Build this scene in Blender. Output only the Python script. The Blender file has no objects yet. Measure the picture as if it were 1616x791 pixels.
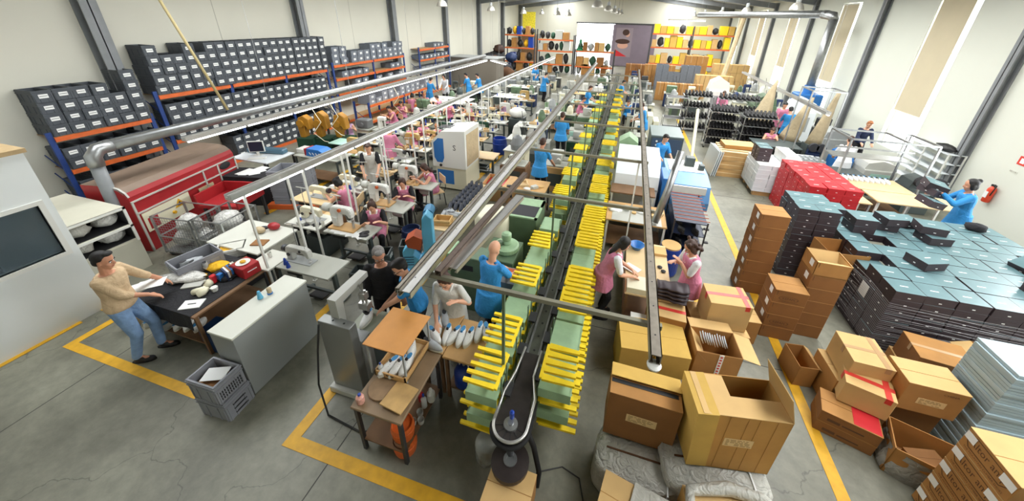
import bpy, bmesh, math, random
from mathutils import Vector, Matrix
random.seed(7)
PI = math.pi
SC = bpy.context.scene
COL = SC.collection
# ------------------------------------------------------------ camera, world, light, exposure
def look_camera():
    y, p, r = math.radians(15.6466), math.radians(24.3245), math.radians(1.4912)
    cy, sy, cp, sp, cr, sr = math.cos(y), math.sin(y), math.cos(p), math.sin(p), math.cos(r), math.sin(r)
    Ry = Matrix(((cy, 0, sy), (0, 1, 0), (-sy, 0, cy)))
    Rx = Matrix(((1, 0, 0), (0, cp, -sp), (0, sp, cp)))
    Rz = Matrix(((cr, -sr, 0), (sr, cr, 0), (0, 0, 1)))
    R = Rz @ Rx @ Ry
    def w(v): return Vector((v[0], v[2], -v[1]))
    right, down, fwd = w(R[0]), w(R[1]), w(R[2])
    cam = bpy.data.cameras.new('camera')
    ob = bpy.data.objects.new('camera', cam)
    COL.objects.link(ob)
    m = Matrix((right, -down, -fwd)).transposed().to_4x4()
    m.translation = Vector((0, 0, 4.6))
    ob.matrix_world = m
    cam.sensor_width = 36; cam.sensor_fit = 'HORIZONTAL'
    cam.lens = 558.895 / 1616 * 36
    cam.shift_x = (808 - 823.342) / 1616
    cam.shift_y = (280.802 - 395.5) / 1616
    cam.clip_end = 200
    SC.camera = ob
look_camera()
SC.view_settings.view_transform = 'Standard'
SC.view_settings.look = 'None'
SC.view_settings.exposure = 0.0
SC.view_settings.gamma = 1
SC.view_settings.use_curve_mapping = False
W = bpy.data.worlds.new('sky'); SC.world = W; W.use_nodes = True
bg = W.node_tree.nodes['Background']
bg.inputs[0].default_value = (0.93, 0.97, 1.0, 1); bg.inputs[1].default_value = 7

def area(name, loc, rot, sx, sy, power, col=(1, 1, 1)):
    l = bpy.data.lights.new(name, 'AREA'); l.shape = 'RECTANGLE'; l.size = sx; l.size_y = sy
    l.energy = power; l.color = col
    o = bpy.data.objects.new(name, l); COL.objects.link(o); o.location = loc; o.rotation_euler = rot
    return o
ROOM = dict(xl=-12.6, xr=9.1, y0=-4.0, y1=42.0, ridge=-1.75, eave=6.0, top=7.35)
# daylight through the roof lights: one pair per bay, just under the roof sheets
SKY_W = [(y, x) for y in (3, 9, 15, 21, 27, 33, 39) for x in (-7.6, 4.3)]
for y, x in SKY_W:
    k = {3: .5, 9: .85, 39: .6}.get(y, 1.1)
    z = 7.35 - abs(x + 1.75) * .124 - .12
    if x < 0 and y == 3: k = .26
    pw = 330 * k * (0.72 if x < 0 else 1.08)
    area('skylight_daylight', (x, y, z), (0, (.124 if x > 0 else -.124), 0), 2.2, 4.6, pw, (1, .99, .95))
# daylight through the tall wall windows; the two nearest are unseen, added for side light
for y in (2.7, 8.7, 14.7, 20.7, 26.7, 32.7, 38.7):
    area('window_daylight', (9.35, y, 3.3), (0, PI / 2, 0), 4.4, 1.5, 230 if y < 10 else 90, (.95, .98, 1))
area('door_daylight', (-3.9, 42.5, 2.2), (-PI / 2, 0, 0), 3.8, 4.0, 320, (.95, .98, 1))

# ------------------------------------------------------------ materials
def hexc(h):
    h = h.lstrip('#'); v = [int(h[i:i + 2], 16) / 255 for i in (0, 2, 4)]
    return tuple(((c / 12.92) if c <= .04045 else ((c + .055) / 1.055) ** 2.4) for c in v) + (1,)
MATS = {}
def mat(name, col='#888888', rough=.55, metal=0, var=0, vs=6, bump=0, bs=40, emis=0, alpha=1, trans=0, stretch=None, spec=.5):
    if name in MATS: return MATS[name]
    m = bpy.data.materials.new(name); m.use_nodes = True
    nt = m.node_tree; b = nt.nodes['Principled BSDF']
    c = hexc(col)
    b.inputs['Base Color'].default_value = c
    b.inputs['Roughness'].default_value = rough
    b.inputs['Metallic'].default_value = metal
    b.inputs['Specular IOR Level'].default_value = spec
    if trans: b.inputs['Transmission Weight'].default_value = trans
    if alpha < 1: b.inputs['Alpha'].default_value = alpha
    if emis:
        b.inputs['Emission Color'].default_value = c; b.inputs['Emission Strength'].default_value = emis
    tc = None
    if var or bump:
        tc = nt.nodes.new('ShaderNodeTexCoord')
        src = tc.outputs['Object']
        if stretch:
            mp = nt.nodes.new('ShaderNodeMapping'); mp.inputs['Scale'].default_value = stretch
            nt.links.new(src, mp.inputs[0]); src = mp.outputs[0]
    if var:
        n = nt.nodes.new('ShaderNodeTexNoise'); n.inputs['Scale'].default_value = vs; n.inputs['Detail'].default_value = 6
        nt.links.new(src, n.inputs['Vector'])
        r = nt.nodes.new('ShaderNodeValToRGB')
        r.color_ramp.elements[0].position = .3; r.color_ramp.elements[1].position = .7
        r.color_ramp.elements[0].color = tuple(max(0, x * (1 - var)) for x in c[:3]) + (1,)
        r.color_ramp.elements[1].color = tuple(min(1, x * (1 + var)) for x in c[:3]) + (1,)
        nt.links.new(n.outputs['Fac'], r.inputs[0]); nt.links.new(r.outputs[0], b.inputs['Base Color'])
    if bump:
        n = nt.nodes.new('ShaderNodeTexNoise'); n.inputs['Scale'].default_value = bs; n.inputs['Detail'].default_value = 4
        nt.links.new(src, n.inputs['Vector'])
        bp = nt.nodes.new('ShaderNodeBump'); bp.inputs['Strength'].default_value = bump; bp.inputs['Distance'].default_value = .02
        nt.links.new(n.outputs['Fac'], bp.inputs['Height']); nt.links.new(bp.outputs[0], b.inputs['Normal'])
    MATS[name] = m
    return m
def floor_mat():
    m = bpy.data.materials.new('concrete'); m.use_nodes = True; nt = m.node_tree; b = nt.nodes['Principled BSDF']
    N = nt.nodes.new; L = nt.links.new
    tc = N('ShaderNodeTexCoord')
    n1 = N('ShaderNodeTexNoise'); n1.inputs['Scale'].default_value = .55; n1.inputs['Detail'].default_value = 8; n1.inputs['Roughness'].default_value = .62; n1.inputs['Distortion'].default_value = .6
    n2 = N('ShaderNodeTexNoise'); n2.inputs['Scale'].default_value = 7; n2.inputs['Detail'].default_value = 8; n2.inputs['Roughness'].default_value = .7
    L(tc.outputs['Object'], n1.inputs['Vector']); L(tc.outputs['Object'], n2.inputs['Vector'])
    r1 = N('ShaderNodeValToRGB'); e = r1.color_ramp.elements
    e[0].position = .3; e[0].color = hexc('#5f5e52'); e[1].position = .72; e[1].color = hexc('#93928304'[:7])
    L(n1.outputs['Fac'], r1.inputs[0])
    r2 = N('ShaderNodeValToRGB'); e = r2.color_ramp.elements
    e[0].position = .25; e[0].color = (.72, .72, .7, 1); e[1].position = .7; e[1].color = (1.08, 1.08, 1.06, 1)
    L(n2.outputs['Fac'], r2.inputs[0])
    mx = N('ShaderNodeMix'); mx.data_type = 'RGBA'; mx.blend_type = 'MULTIPLY'; mx.inputs[0].default_value = 1
    L(r1.outputs[0], mx.inputs[6]); L(r2.outputs[0], mx.inputs[7])
    # hairline cracks: thin edges of large distorted cells, present only in patches
    nd = N('ShaderNodeTexNoise'); nd.inputs['Scale'].default_value = 1.6; nd.inputs['Detail'].default_value = 5
    L(tc.outputs['Object'], nd.inputs['Vector'])
    va = N('ShaderNodeVectorMath'); va.operation = 'MULTIPLY_ADD'; va.inputs[1].default_value = (.9, .9, 0)
    L(nd.outputs['Color'], va.inputs[0]); L(tc.outputs['Object'], va.inputs[2])
    vo = N('ShaderNodeTexVoronoi'); vo.feature = 'DISTANCE_TO_EDGE'; vo.inputs['Scale'].default_value = .42
    L(va.outputs[0], vo.inputs['Vector'])
    cr = N('ShaderNodeValToRGB'); e = cr.color_ramp.elements
    e[0].position = 0; e[0].color = (.35, .35, .35, 1); e[1].position = .004; e[1].color = (1, 1, 1, 1)
    L(vo.outputs['Distance'], cr.inputs[0])
    mx2 = N('ShaderNodeMix'); mx2.data_type = 'RGBA'; mx2.blend_type = 'MULTIPLY'; mx2.inputs[0].default_value = .7
    L(mx.outputs[2], mx2.inputs[6]); L(cr.outputs[0], mx2.inputs[7])
    L(mx2.outputs[2], b.inputs['Base Color'])
    b.inputs['Roughness'].default_value = .42
    rr = N('ShaderNodeMapRange'); rr.inputs[3].default_value = .3; rr.inputs[4].default_value = .6
    L(n1.outputs['Fac'], rr.inputs[0]); L(rr.outputs[0], b.inputs['Roughness'])
    bp = N('ShaderNodeBump'); bp.inputs['Strength'].default_value = .12; bp.inputs['Distance'].default_value = .01
    L(n2.outputs['Fac'], bp.inputs['Height']); L(bp.outputs[0], b.inputs['Normal'])
    return m
K = {}
def defmats():
    D = dict(
        wall=('#cfcdbf', .85, 0, .04, .4), wall_r=('#d6d8cc', .85, 0, .03, .5), white_panel=('#e2e6e4', .5, 0, .02, 1),
        steel=('#85888a', .6, .2, .08, 3), dark_steel=('#4c4d4f', .5, .6), galv=('#a9abab', .35, .85, .12, 9), alu=('#c4c3bf', .35, .8, .05, 8),
        rail=('#8d8579', .5, .55, .18, 14), brown_rail=('#6a5a50', .55, .4, .15, 12), roof=('#8f9191', .7, 0, .05, 2),
        yellow_paint=('#d6a21c', .55, 0, .12, 9), blue_rack=('#1f3c7a', .5, 0, .1, 8), orange=('#d0622a', .5, 0, .12, 8), board=('#a9855a', .7, 0, .15, 5),
        crate=('#4a4f55', .55, 0, .08, 5), crate_mid=('#6d737c', .55, 0, .08, 5), crate_light=('#8b8d93', .55, 0, .06, 5), black=('#1a1a1b', .6), rubber=('#151515', .8), blackbox=('#3a3034', .5, 0, .1, 6),
        teal=('#5f7c80', .35, 0, .16, 3), paper=('#e8e9e6', .7), paper_cream=('#dcd2a6', .7, 0, .05, 8), ink=('#2b2b2e', .7), ink_brown=('#5b3b22', .8),
        card=('#a8783f', .8, 0, .1, 4), card2=('#b98843', .8, 0, .1, 4), card_light=('#c9a56c', .8, 0, .06, 4), card_yellow=('#c8a24e', .8, 0, .1, 3), card_dark=('#86592c', .85, 0, .1, 3), card_in=('#8d6238', .85, 0, .1, 4),
        tape=('#b08d63', .3), redtape=('#c8392f', .4), red=('#9e1f24', .45, 0, .06, 4), redbox=('#c3242c', .45, 0, .06, 3), poly=('#b7b5ab', .35, 0, .12, 8), poly_dark=('#8f8d86', .35, 0, .15, 8),
        plastic_bag=('#c9c8c2', .25, 0, .2, 14), green=('#96b48d', .5, 0, .1, 7), dgreen=('#5c7257', .5, 0, .12, 6), darkgreen=('#1f4733', .6), fork=('#f0cf1c', .45, 0, .08, 12), gold=('#b07c22', .5, 0, .1, 6),
        wood=('#c39a63', .6, 0, .15, 3), wood_light=('#d5b98b', .6, 0, .1, 3), wood_dark=('#77583b', .65, 0, .18, 4), ply_orange=('#c8893f', .55, 0, .1, 4), laminate=('#cdcdc2', .4, 0, .03, 3), greytop=('#a9aa9f', .45, 0, .05, 3),
        cream_mach=('#ddd8bd', .4), white=('#dfdfd8', .4), white2=('#dfe4e6', .35), grey=('#9b9e9d', .5, 0, .05, 4), midgrey=('#7a7d7e', .5, 0, .08, 4), machgrey=('#b8b8b0', .5, 0, .04, 3), dgrey=('#47504f', .5, 0, .06, 4), blue=('#2b6fb5', .4), lightblue=('#62b4d8', .4, 0, .05, 6), navy=('#1b2f57', .6), drum=('#1c3f9c', .35), machblue=('#5b8ec0', .4, 0, .06, 5),
        skin=('#c98f70', .5, 0, .05, 12), skin2=('#d8a283', .5, 0, .05, 12), hair_black=('#15110f', .6, 0, .3, 60), hair_brown=('#3d2418', .6, 0, .3, 60), hair_grey=('#77736f', .6, 0, .3, 60), hair_ginger=('#a2663b', .6, 0, .3, 60),
        coat_blue=('#2b88c8', .75, 0, .06, 9), pink=('#cf7f9b', .75, 0, .06, 30), coat_white=('#c9c7bf', .8, 0, .05, 9), sweater=('#cbb08c', .9, 0, .06, 10), denim=('#7f9ec4', .85, 0, .12, 12), cloth_black=('#1c1c20', .85, 0, .1, 9), cloth_white=('#e6e8ea', .8), shirt_navy=('#23304f', .8), sack=('#b9a684', .85, 0, .1, 5), lilac=('#c9a6c8', .8),
        shoe_white=('#e2e2de', .5, 0, .05, 14), shoe_grey=('#a9adb0', .6, 0, .1, 14), shoe_navy=('#1d2433', .6, 0, .1, 12), shoe_dark=('#1b1a1b', .55), boot=('#3a2f33', .5, 0, .1, 9), sole=('#d9d6c8', .6), lace_blue=('#3f86b8', .7), bluedot=('#2a63b8', .4),
        eye=('#f1efec', .3), iris=('#21150f', .3), lip=('#9b5048', .5), tube=('#ffffff', .4, 0, 0, 1), fire=('#dd4a2a', .4), bottle=('#dfe3e2', .2), cable=('#222222', .6), yellow_cloth=('#e0ad1b', .85, 0, .12, 14), blind=('#c9bda0', .85, 0, .03, 2), glass=('#6f7f88', .08), sign_red=('#d23a2c', .5), lampshade=('#b9b5aa', .35, .6), poster=('#7b6f7c', .6, 0, .05, 2), screen=('#2c3140', .2), mint=('#a9cfc0', .5), cone_sack=('#a59678', .85, 0, .1, 6), orangeb=('#d9662b', .45), terracotta=('#b0502b', .6))
    for k, v in D.items():
        a = dict(zip(('rough', 'metal', 'var', 'vs'), v[1:])); K[k] = mat(k, v[0], **a)
    for k in ('sweater', 'coat_blue', 'pink', 'coat_white', 'denim', 'cloth_black', 'sack', 'poly', 'poly_dark', 'plastic_bag', 'cone_sack', 'yellow_cloth', 'cloth_white'):
        m = K[k]; nt = m.node_tree; b = nt.nodes['Principled BSDF']
        tc = nt.nodes.new('ShaderNodeTexCoord'); n = nt.nodes.new('ShaderNodeTexNoise')
        n.inputs['Scale'].default_value = 9 if k not in ('poly', 'poly_dark', 'plastic_bag') else 13
        n.inputs['Detail'].default_value = 3; n.inputs['Distortion'].default_value = 1.2
        nt.links.new(tc.outputs['Object'], n.inputs['Vector'])
        bp = nt.nodes.new('ShaderNodeBump'); bp.inputs['Strength'].default_value = .6 if k not in ('poly', 'poly_dark', 'plastic_bag') else 1; bp.inputs['Distance'].default_value = .03
        nt.links.new(n.outputs['Fac'], bp.inputs['Height']); nt.links.new(bp.outputs[0], b.inputs['Normal'])
    K['floor'] = floor_mat()
    b = K['tube'].node_tree.nodes['Principled BSDF']; b.inputs['Emission Color'].default_value = (.97, .98, 1, 1); b.inputs['Emission Strength'].default_value = 6
    b = K['glass'].node_tree.nodes['Principled BSDF']; b.inputs['Alpha'].default_value = .35
    b = K['bottle'].node_tree.nodes['Principled BSDF']; b.inputs['Alpha'].default_value = .8
defmats()

# ------------------------------------------------------------ mesh builder
class MB:
    def __init__(s): s.bm = bmesh.new(); s.m = 0
    def _fin(s, vs, M, n0):
        if M is not None: bmesh.ops.transform(s.bm, matrix=M, verts=vs)
        for f in s.bm.faces[n0:] if False else [f for v in vs for f in v.link_faces]: f.material_index = s.m
        return vs
    def box(s, x0, y0, z0, x1, y1, z1, bev=0, M=None):
        cx, cy, cz = (x0 + x1) / 2, (y0 + y1) / 2, (z0 + z1) / 2
        T = Matrix.Translation((cx, cy, cz)) @ Matrix.Diagonal((abs(x1 - x0), abs(y1 - y0), abs(z1 - z0), 1))
        r = bmesh.ops.create_cube(s.bm, size=1, matrix=T); vs = r['verts']
        for f in {f for v in vs for f in v.link_faces}: f.material_index = s.m
        if bev:
            es = list({e for v in vs for e in v.link_edges})
            rr = bmesh.ops.bevel(s.bm, geom=es, offset=bev, segments=1, affect='EDGES', profile=.5)
            vs = list({v for f in rr['faces'] for v in f.verts} | {v for v in vs if v.is_valid})
            for f in rr['faces']: f.material_index = s.m
        if M is not None: bmesh.ops.transform(s.bm, matrix=M, verts=vs)
        return s
    def cbox(s, c, d, rz=0, rx=0, ry=0, bev=0):
        M = Matrix.Translation(c) @ Matrix.Rotation(rz, 4, 'Z') @ Matrix.Rotation(ry, 4, 'Y') @ Matrix.Rotation(rx, 4, 'X')
        return s.box(-d[0] / 2, -d[1] / 2, -d[2] / 2, d[0] / 2, d[1] / 2, d[2] / 2, bev, M)
    def rings(s, rs, closed=True, cap=True):
        bm = s.bm; R = [[bm.verts.new(p) for p in r] for r in rs]; n = len(R[0])
        for a, b in zip(R, R[1:]):
            for i in range(n if closed else n - 1):
                j = (i + 1) % n
                f = bm.faces.new((a[i], a[j], b[j], b[i])); f.material_index = s.m
        if cap and closed:
            f = bm.faces.new(list(reversed(R[0]))); f.material_index = s.m
            f = bm.faces.new(R[-1]); f.material_index = s.m
        return s
    def cyl(s, a, b, r, r2=None, n=12, cap=True):
        a = Vector(a); b = Vector(b); r2 = r if r2 is None else r2
        return s.tube([a, b], [r, r2], n, cap)
    def tube(s, pts, rad, n=8, cap=True):
        pts = [Vector(p) for p in pts]
        if not isinstance(rad, (list, tuple)): rad = [rad] * len(pts)
        rs = []; up = None
        for i, p in enumerate(pts):
            t = (pts[min(i + 1, len(pts) - 1)] - pts[max(i - 1, 0)])
            t = t.normalized() if t.length > 1e-9 else Vector((0, 0, 1))
            if up is None:
                up = Vector((0, 0, 1)) if abs(t.z) < .9 else Vector((1, 0, 0))
            u = t.cross(up)
            if u.length < 1e-4: u = t.cross(Vector((0, 1, 0)))
            u.normalize(); v = u.cross(t).normalized(); up = v
            rs.append([p + (u * math.cos(k * 2 * PI / n) + v * math.sin(k * 2 * PI / n)) * rad[i] for k in range(n)])
        return s.rings(rs, True, cap)
    def lathe(s, prof, c=(0, 0, 0), n=16, M=None, sx=1, sy=1):
        rs = []
        for r, z in prof:
            ring = [Vector((c[0] + math.cos(k * 2 * PI / n) * max(r, .0005) * sx, c[1] + math.sin(k * 2 * PI / n) * max(r, .0005) * sy, c[2] + z)) for k in range(n)]
            if M is not None: ring = [M @ p for p in ring]
            rs.append(ring)
        return s.rings(rs)
    def prism(s, poly, lo, hi, axis='Z', M=None):
        def P(u, v, w):
            p = {'Z': (u, v, w), 'X': (w, u, v), 'Y': (u, w, v)}[axis]; p = Vector(p)
            return M @ p if M is not None else p
        rs = [[P(u, v, lo) for u, v in poly], [P(u, v, hi) for u, v in poly]]
        return s.rings(rs)
    def ell(s, c, r, n=12, m=8, R=None):
        rs = []
        for i in range(m + 1):
            ph = -PI / 2 + PI * i / m; cr = max(math.cos(ph), .02)
            ring = []
            for k in range(n):
                q = Vector((r[0] * cr * math.cos(k * 2 * PI / n), r[1] * cr * math.sin(k * 2 * PI / n), r[2] * math.sin(ph)))
                if R is not None: q = R @ q
                ring.append(Vector(c) + q)
            rs.append(ring)
        return s.rings(rs)
    def cap(s, a, b, ra, rb, n=10):
        a = Vector(a); b = Vector(b); d = b - a; L = d.length
        if L < 1e-6: return s.ell(a, (ra, ra, ra))
        d /= L
        pts, rr = [], []
        for t in (-.95, -.7, -.3): pts.append(a + d * ra * t); rr.append(ra * math.sqrt(1 - t * t))
        for k in (0, .5, 1): pts.append(a + d * L * k); rr.append(ra + (rb - ra) * k)
        for t in (.3, .7, .95): pts.append(b + d * rb * t); rr.append(rb * math.sqrt(1 - t * t))
        return s.tube(pts, rr, n)
    def build(s, name, mats, parent=None, loc=None, rz=0, smooth=False, fix=True):
        if fix: bmesh.ops.recalc_face_normals(s.bm, faces=s.bm.faces[:])
        me = bpy.data.meshes.new(name); s.bm.to_mesh(me); s.bm.free()
        if not isinstance(mats, (list, tuple)): mats = [mats]
        for m in mats: me.materials.append(K[m] if isinstance(m, str) else m)
        if smooth:
            for p in me.polygons: p.use_smooth = True
        return link(name, me, parent, loc, rz)
def link(name, me, parent=None, loc=None, rz=0):
    o = bpy.data.objects.new(name, me); COL.objects.link(o)
    if parent is not None: o.parent = parent
    if loc is not None: o.location = loc
    if rz: o.rotation_euler = (0, 0, rz)
    return o
def tag(o, label, cat, group=None, kind=None):
    o['label'] = label; o['category'] = cat
    if group: o['group'] = group
    if kind: o['kind'] = kind
    return o
def thing(name, label, cat, loc=(0, 0, 0), rz=0, group=None):
    o = bpy.data.objects.new(name, None); COL.objects.link(o); o.empty_display_size = .1
    o.location = loc; o.rotation_euler = (0, 0, rz)
    return tag(o, label, cat, group)
def struct(name, mb, m, parent=None, **k):
    o = mb.build(name, m, parent, **k); o['kind'] = 'structure'; return o
def dup(root, loc, rz=0, label=None, group=None, rot=None):
    r = root.copy(); COL.objects.link(r); r.location = loc; r.rotation_euler = rot or (0, 0, rz)
    if label: r['label'] = label
    if group: r['group'] = group
    def kids(a, b):
        for ch in list(a.children):
            c = ch.copy(); COL.objects.link(c); c.parent = b; kids(ch, c)
    kids(root, r)
    return r
class Kit:
    """keeps the first of a kind; later calls copy it"""
    def __init__(s, make): s.make = make; s.root = None
    def __call__(s, loc, rz=0, label=None, group=None, rot=None):
        if s.root is None:
            s.root = s.make(); r = s.root; r.location = loc; r.rotation_euler = rot or (0, 0, rz)
            if label: r['label'] = label
            if group: r['group'] = group
            return r
        return dup(s.root, loc, rz, label, group, rot)
ORD = ['first', 'second', 'third', 'fourth', 'fifth', 'sixth', 'seventh', 'eighth', 'ninth', 'tenth', 'eleventh', 'twelfth', 'thirteenth', 'fourteenth', 'fifteenth', 'sixteenth', 'seventeenth', 'eighteenth']
def text_mesh(txt, size, font_mat, parent, M, name='lettering', width=None):
    c = bpy.data.curves.new(name, 'FONT'); c.body = txt; c.size = size; c.align_x = 'CENTER'; c.align_y = 'CENTER'; c.resolution_u = 2
    t = bpy.data.objects.new(name, c); COL.objects.link(t)
    dg = bpy.context.evaluated_depsgraph_get(); me = bpy.data.meshes.new_from_object(t.evaluated_get(dg))
    bpy.data.objects.remove(t)
    if width and len(me.vertices):
        w = max(v.co.x for v in me.vertices) - min(v.co.x for v in me.vertices); k = width / w if w else 1
        me.transform(Matrix.Diagonal((k, 1, 1, 1)))
    me.transform(M); me.materials.clear(); me.materials.append(K[font_mat])
    return link(name, me, parent)
def remesh(bm, vox, it=3, name='m'):
    bmesh.ops.recalc_face_normals(bm, faces=bm.faces[:])
    me = bpy.data.meshes.new(name); bm.to_mesh(me); bm.free()
    o = bpy.data.objects.new('tmp', me); COL.objects.link(o)
    r = o.modifiers.new('r', 'REMESH'); r.mode = 'VOXEL'; r.voxel_size = vox
    if it:
        sm = o.modifiers.new('s', 'SMOOTH'); sm.factor = .5; sm.iterations = it
    dg = bpy.context.evaluated_depsgraph_get(); out = bpy.data.meshes.new_from_object(o.evaluated_get(dg))
    bpy.data.objects.remove(o); bpy.data.meshes.remove(me)
    for p in out.polygons: p.use_smooth = True
    out.name = name
    return out
def RX(a): return Matrix.Rotation(a, 4, 'X')
def RY(a): return Matrix.Rotation(a, 4, 'Y')
def RZ(a): return Matrix.Rotation(a, 4, 'Z')
def TR(*a): return Matrix.Translation(a)

# ------------------------------------------------------------ the room shell
XL, XR, Y0, Y1 = ROOM['xl'], ROOM['xr'], ROOM['y0'], ROOM['y1']
fl = struct('floor', MB().box(XL - .3, Y0, -.2, XR + .3, Y1 + .3, 0), 'floor')
def strip(x0, y0, x1, y1, i):
    struct('trim_%d' % i, MB().box(x0, y0, 0, x1, y1, .0025 + .0006 * i), 'yellow_paint')
lines = [(-4.44, 1.80, -4.30, 5.3), (-7.47, 1.72, -4.30, 1.84), (-7.47, 1.84, -7.35, 2.35), (-3.27, 1.70, -3.13, 5.9), (-3.27, 1.62, -0.9, 1.76),
         (2.96 - .2, -1, 2.90, 30), (1.72, 3.0, 1.86, 12), (-7.96, -2, -7.80, 2.1), (-8.02, 2.35, -7.55, 2.45), (-4.1, 9.2, -3.95, 30), (-8.22, 5.6, -8.08, 9), (-7.8, 3.9, -6.7, 4.02)]
for i, l in enumerate(lines): strip(*l, i + 1)
# saw-cut joints in the slab
m = MB()
for x in (-6.52, -2.62, 1.2, 5.1): m.box(x - .006, Y0, 0, x + .006, Y1, .0015)
for y in (-1.5, 4.5, 10.5, 16.5): m.box(XL, y - .006, 0, XR, y + .006, .0015)
struct('floor_joints', m, mat('joint', '#4a4a44', .9), fl)
# walls
struct('wall_left', MB().box(XL - .2, Y0, 0, XL, Y1, 6.2), 'wall')
m = MB()
for y in (0, 3, 9, 15, 21, 27, 33, 39): m.box(XL, y - .008, 0, XL + .004, y + .008, 6)
struct('trim_20', m, mat('joint_w', '#a9a799', .9))
WIN = [13.93 + 6 * k for k in range(-2, 5)]  # the first two openings are unseen, added to let side light in
m = MB(); prev = Y0
for y in WIN:
    m.box(XR, prev, 0, XR + .25, y, 6.2); m.box(XR, y, 0, XR + .25, y + 1.6, .75); m.box(XR, y, 5.55, XR + .25, y + 1.6, 6.2); prev = y + 1.6
m.box(XR, prev, 0, XR + .25, Y1, 6.2)
struct('wall_right', m, 'wall_r')
for i, y in enumerate(WIN):
    w = struct('window_%d' % (i + 1), MB().box(XR + .17, y, .75, XR + .18, y + 1.6, 5.55), mat('winglass', '#eef6fb', .05, alpha=.15))
    f = MB()
    for a, b in ((y, y + .05), (y + 1.55, y + 1.6)): f.box(XR + .14, a, .75, XR + .21, b, 5.55)
    for z in (.75, 2.3, 3.9, 5.5): f.box(XR + .14, y, z, XR + .21, y + 1.6, z + .05)
    struct('window_frame', f, 'white', w)
    if i < 2: continue
    i -= 2; zb = [2.0, 2.2, 2.2, 2.4, 2.4][i]
    b = tag(MB().box(XR + .05, y + .30, zb, XR + .058, y + 1.57, 5.5).build('roller_blind', 'blind'), 'beige roller blind in the %s tall window from the camera end of the right wall' % ORD[i], 'blind', 'roller blinds')
    MB().cyl((XR + .055, y + .30, 5.5), (XR + .055, y + 1.57, 5.5), .03).build('roller', 'white', b)
    MB().box(XR + .045, y + .30, zb - .03, XR + .063, y + 1.57, zb).build('bottom_bar', 'white', b)
# back wall with the open doorway
m = MB(); m.box(XL, Y1, 0, -5.9, Y1 + .2, 7.6); m.box(-1.9, Y1, 0, XR, Y1 + .2, 7.6); m.box(-5.9, Y1, 4.27, -1.9, Y1 + .2, 7.6)
struct('wall_back', m, 'wall')
d = struct('door_1', MB().box(-2.05, Y1 - .16, .05, 2.4, Y1 - .08, 4.2), 'poster')
struct('door_rail', MB().box(-6.0, Y1 - .2, 4.22, 2.6, Y1 - .04, 4.34), 'dark_steel', d)
struct('wall_front', MB().box(XL, Y0 - .2, 0, XR, Y0, 7.6), 'wall')
# bright yard seen through the door
struct('ground_outside', MB().box(-30, Y1 + .3, -.2, 25, 90, -.02), mat('yard', '#d8d6cc', .9))
# roof with roof lights
def roof_half(x0, x1, z0, z1, nm):
    m = MB(); xm = sorted((x0, x1)); xs = -7.6 if x0 < -1.75 and x1 <= -1.75 + .01 else 4.3
    def Z(x): return z0 + (z1 - z0) * (x - x0) / (x1 - x0)
    ys = [Y0, 0.6, 5.4, 6.6, 11.4, 12.6, 17.4, 18.6, 23.4, 24.6, 29.4, 30.6, 35.4, 36.6, 41.4, Y1 + .2]
    a, b = xs - 1.15, xs + 1.15
    for i in range(len(ys) - 1):
        for u, v in ((xm[0], a), (a, b), (b, xm[1])):
            if (u, v) == (a, b) and i % 2 == 1: continue
            m.rings([[(u, ys[i], Z(u)), (v, ys[i], Z(v)), (v, ys[i], Z(v) + .1), (u, ys[i], Z(u) + .1)], [(u, ys[i + 1], Z(u)), (v, ys[i + 1], Z(v)), (v, ys[i + 1], Z(v) + .1), (u, ys[i + 1], Z(u) + .1)]])
    struct(nm, m, 'roof')
roof_half(XL - .2, -1.75, 6.0, 7.35, 'ceiling')
roof_half(XR + .25, -1.75, 6.0, 7.35, 'ceiling_east')
n = 30
for y in range(0, 43, 6):
    m = MB()
    for x0, x1 in ((XL, -1.75), (XR, -1.75)):
        for dz, h in ((-.12, .03), (-.42, .03)):
            m.rings([[(x0, y - .1, 5.95 + dz), (x0, y + .1, 5.95 + dz), (x0, y + .1, 5.95 + dz + h), (x0, y - .1, 5.95 + dz + h)], [(x1, y - .1, 7.3 + dz), (x1, y + .1, 7.3 + dz), (x1, y + .1, 7.3 + dz + h), (x1, y - .1, 7.3 + dz + h)]])
        m.rings([[(x0, y - .01, 5.54), (x0, y + .01, 5.54), (x0, y + .01, 5.84), (x0, y - .01, 5.84)], [(x1, y - .01, 6.89), (x1, y + .01, 6.89), (x1, y + .01, 7.19), (x1, y - .01, 7.19)]])
    struct('trim_%d' % n, m, 'steel'); n += 1
    for x, s in ((XL, 1), (XR, -1)):
        m = MB(); w = .16 if s > 0 else .11; dp = .32 if s > 0 else .2
        m.box(x, y - w, 0, x + s * .03, y + w, 5.9); m.box(x + s * (dp - .03), y - w, 0, x + s * dp, y + w, 5.9); m.box(x, y - .012, 0, x + s * dp, y + .012, 5.9)
        struct('trim_%d' % n, m, 'steel'); n += 1
for x in (XL, XR):
    for k, y in enumerate((17.9, 29.8)):
        pass
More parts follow.
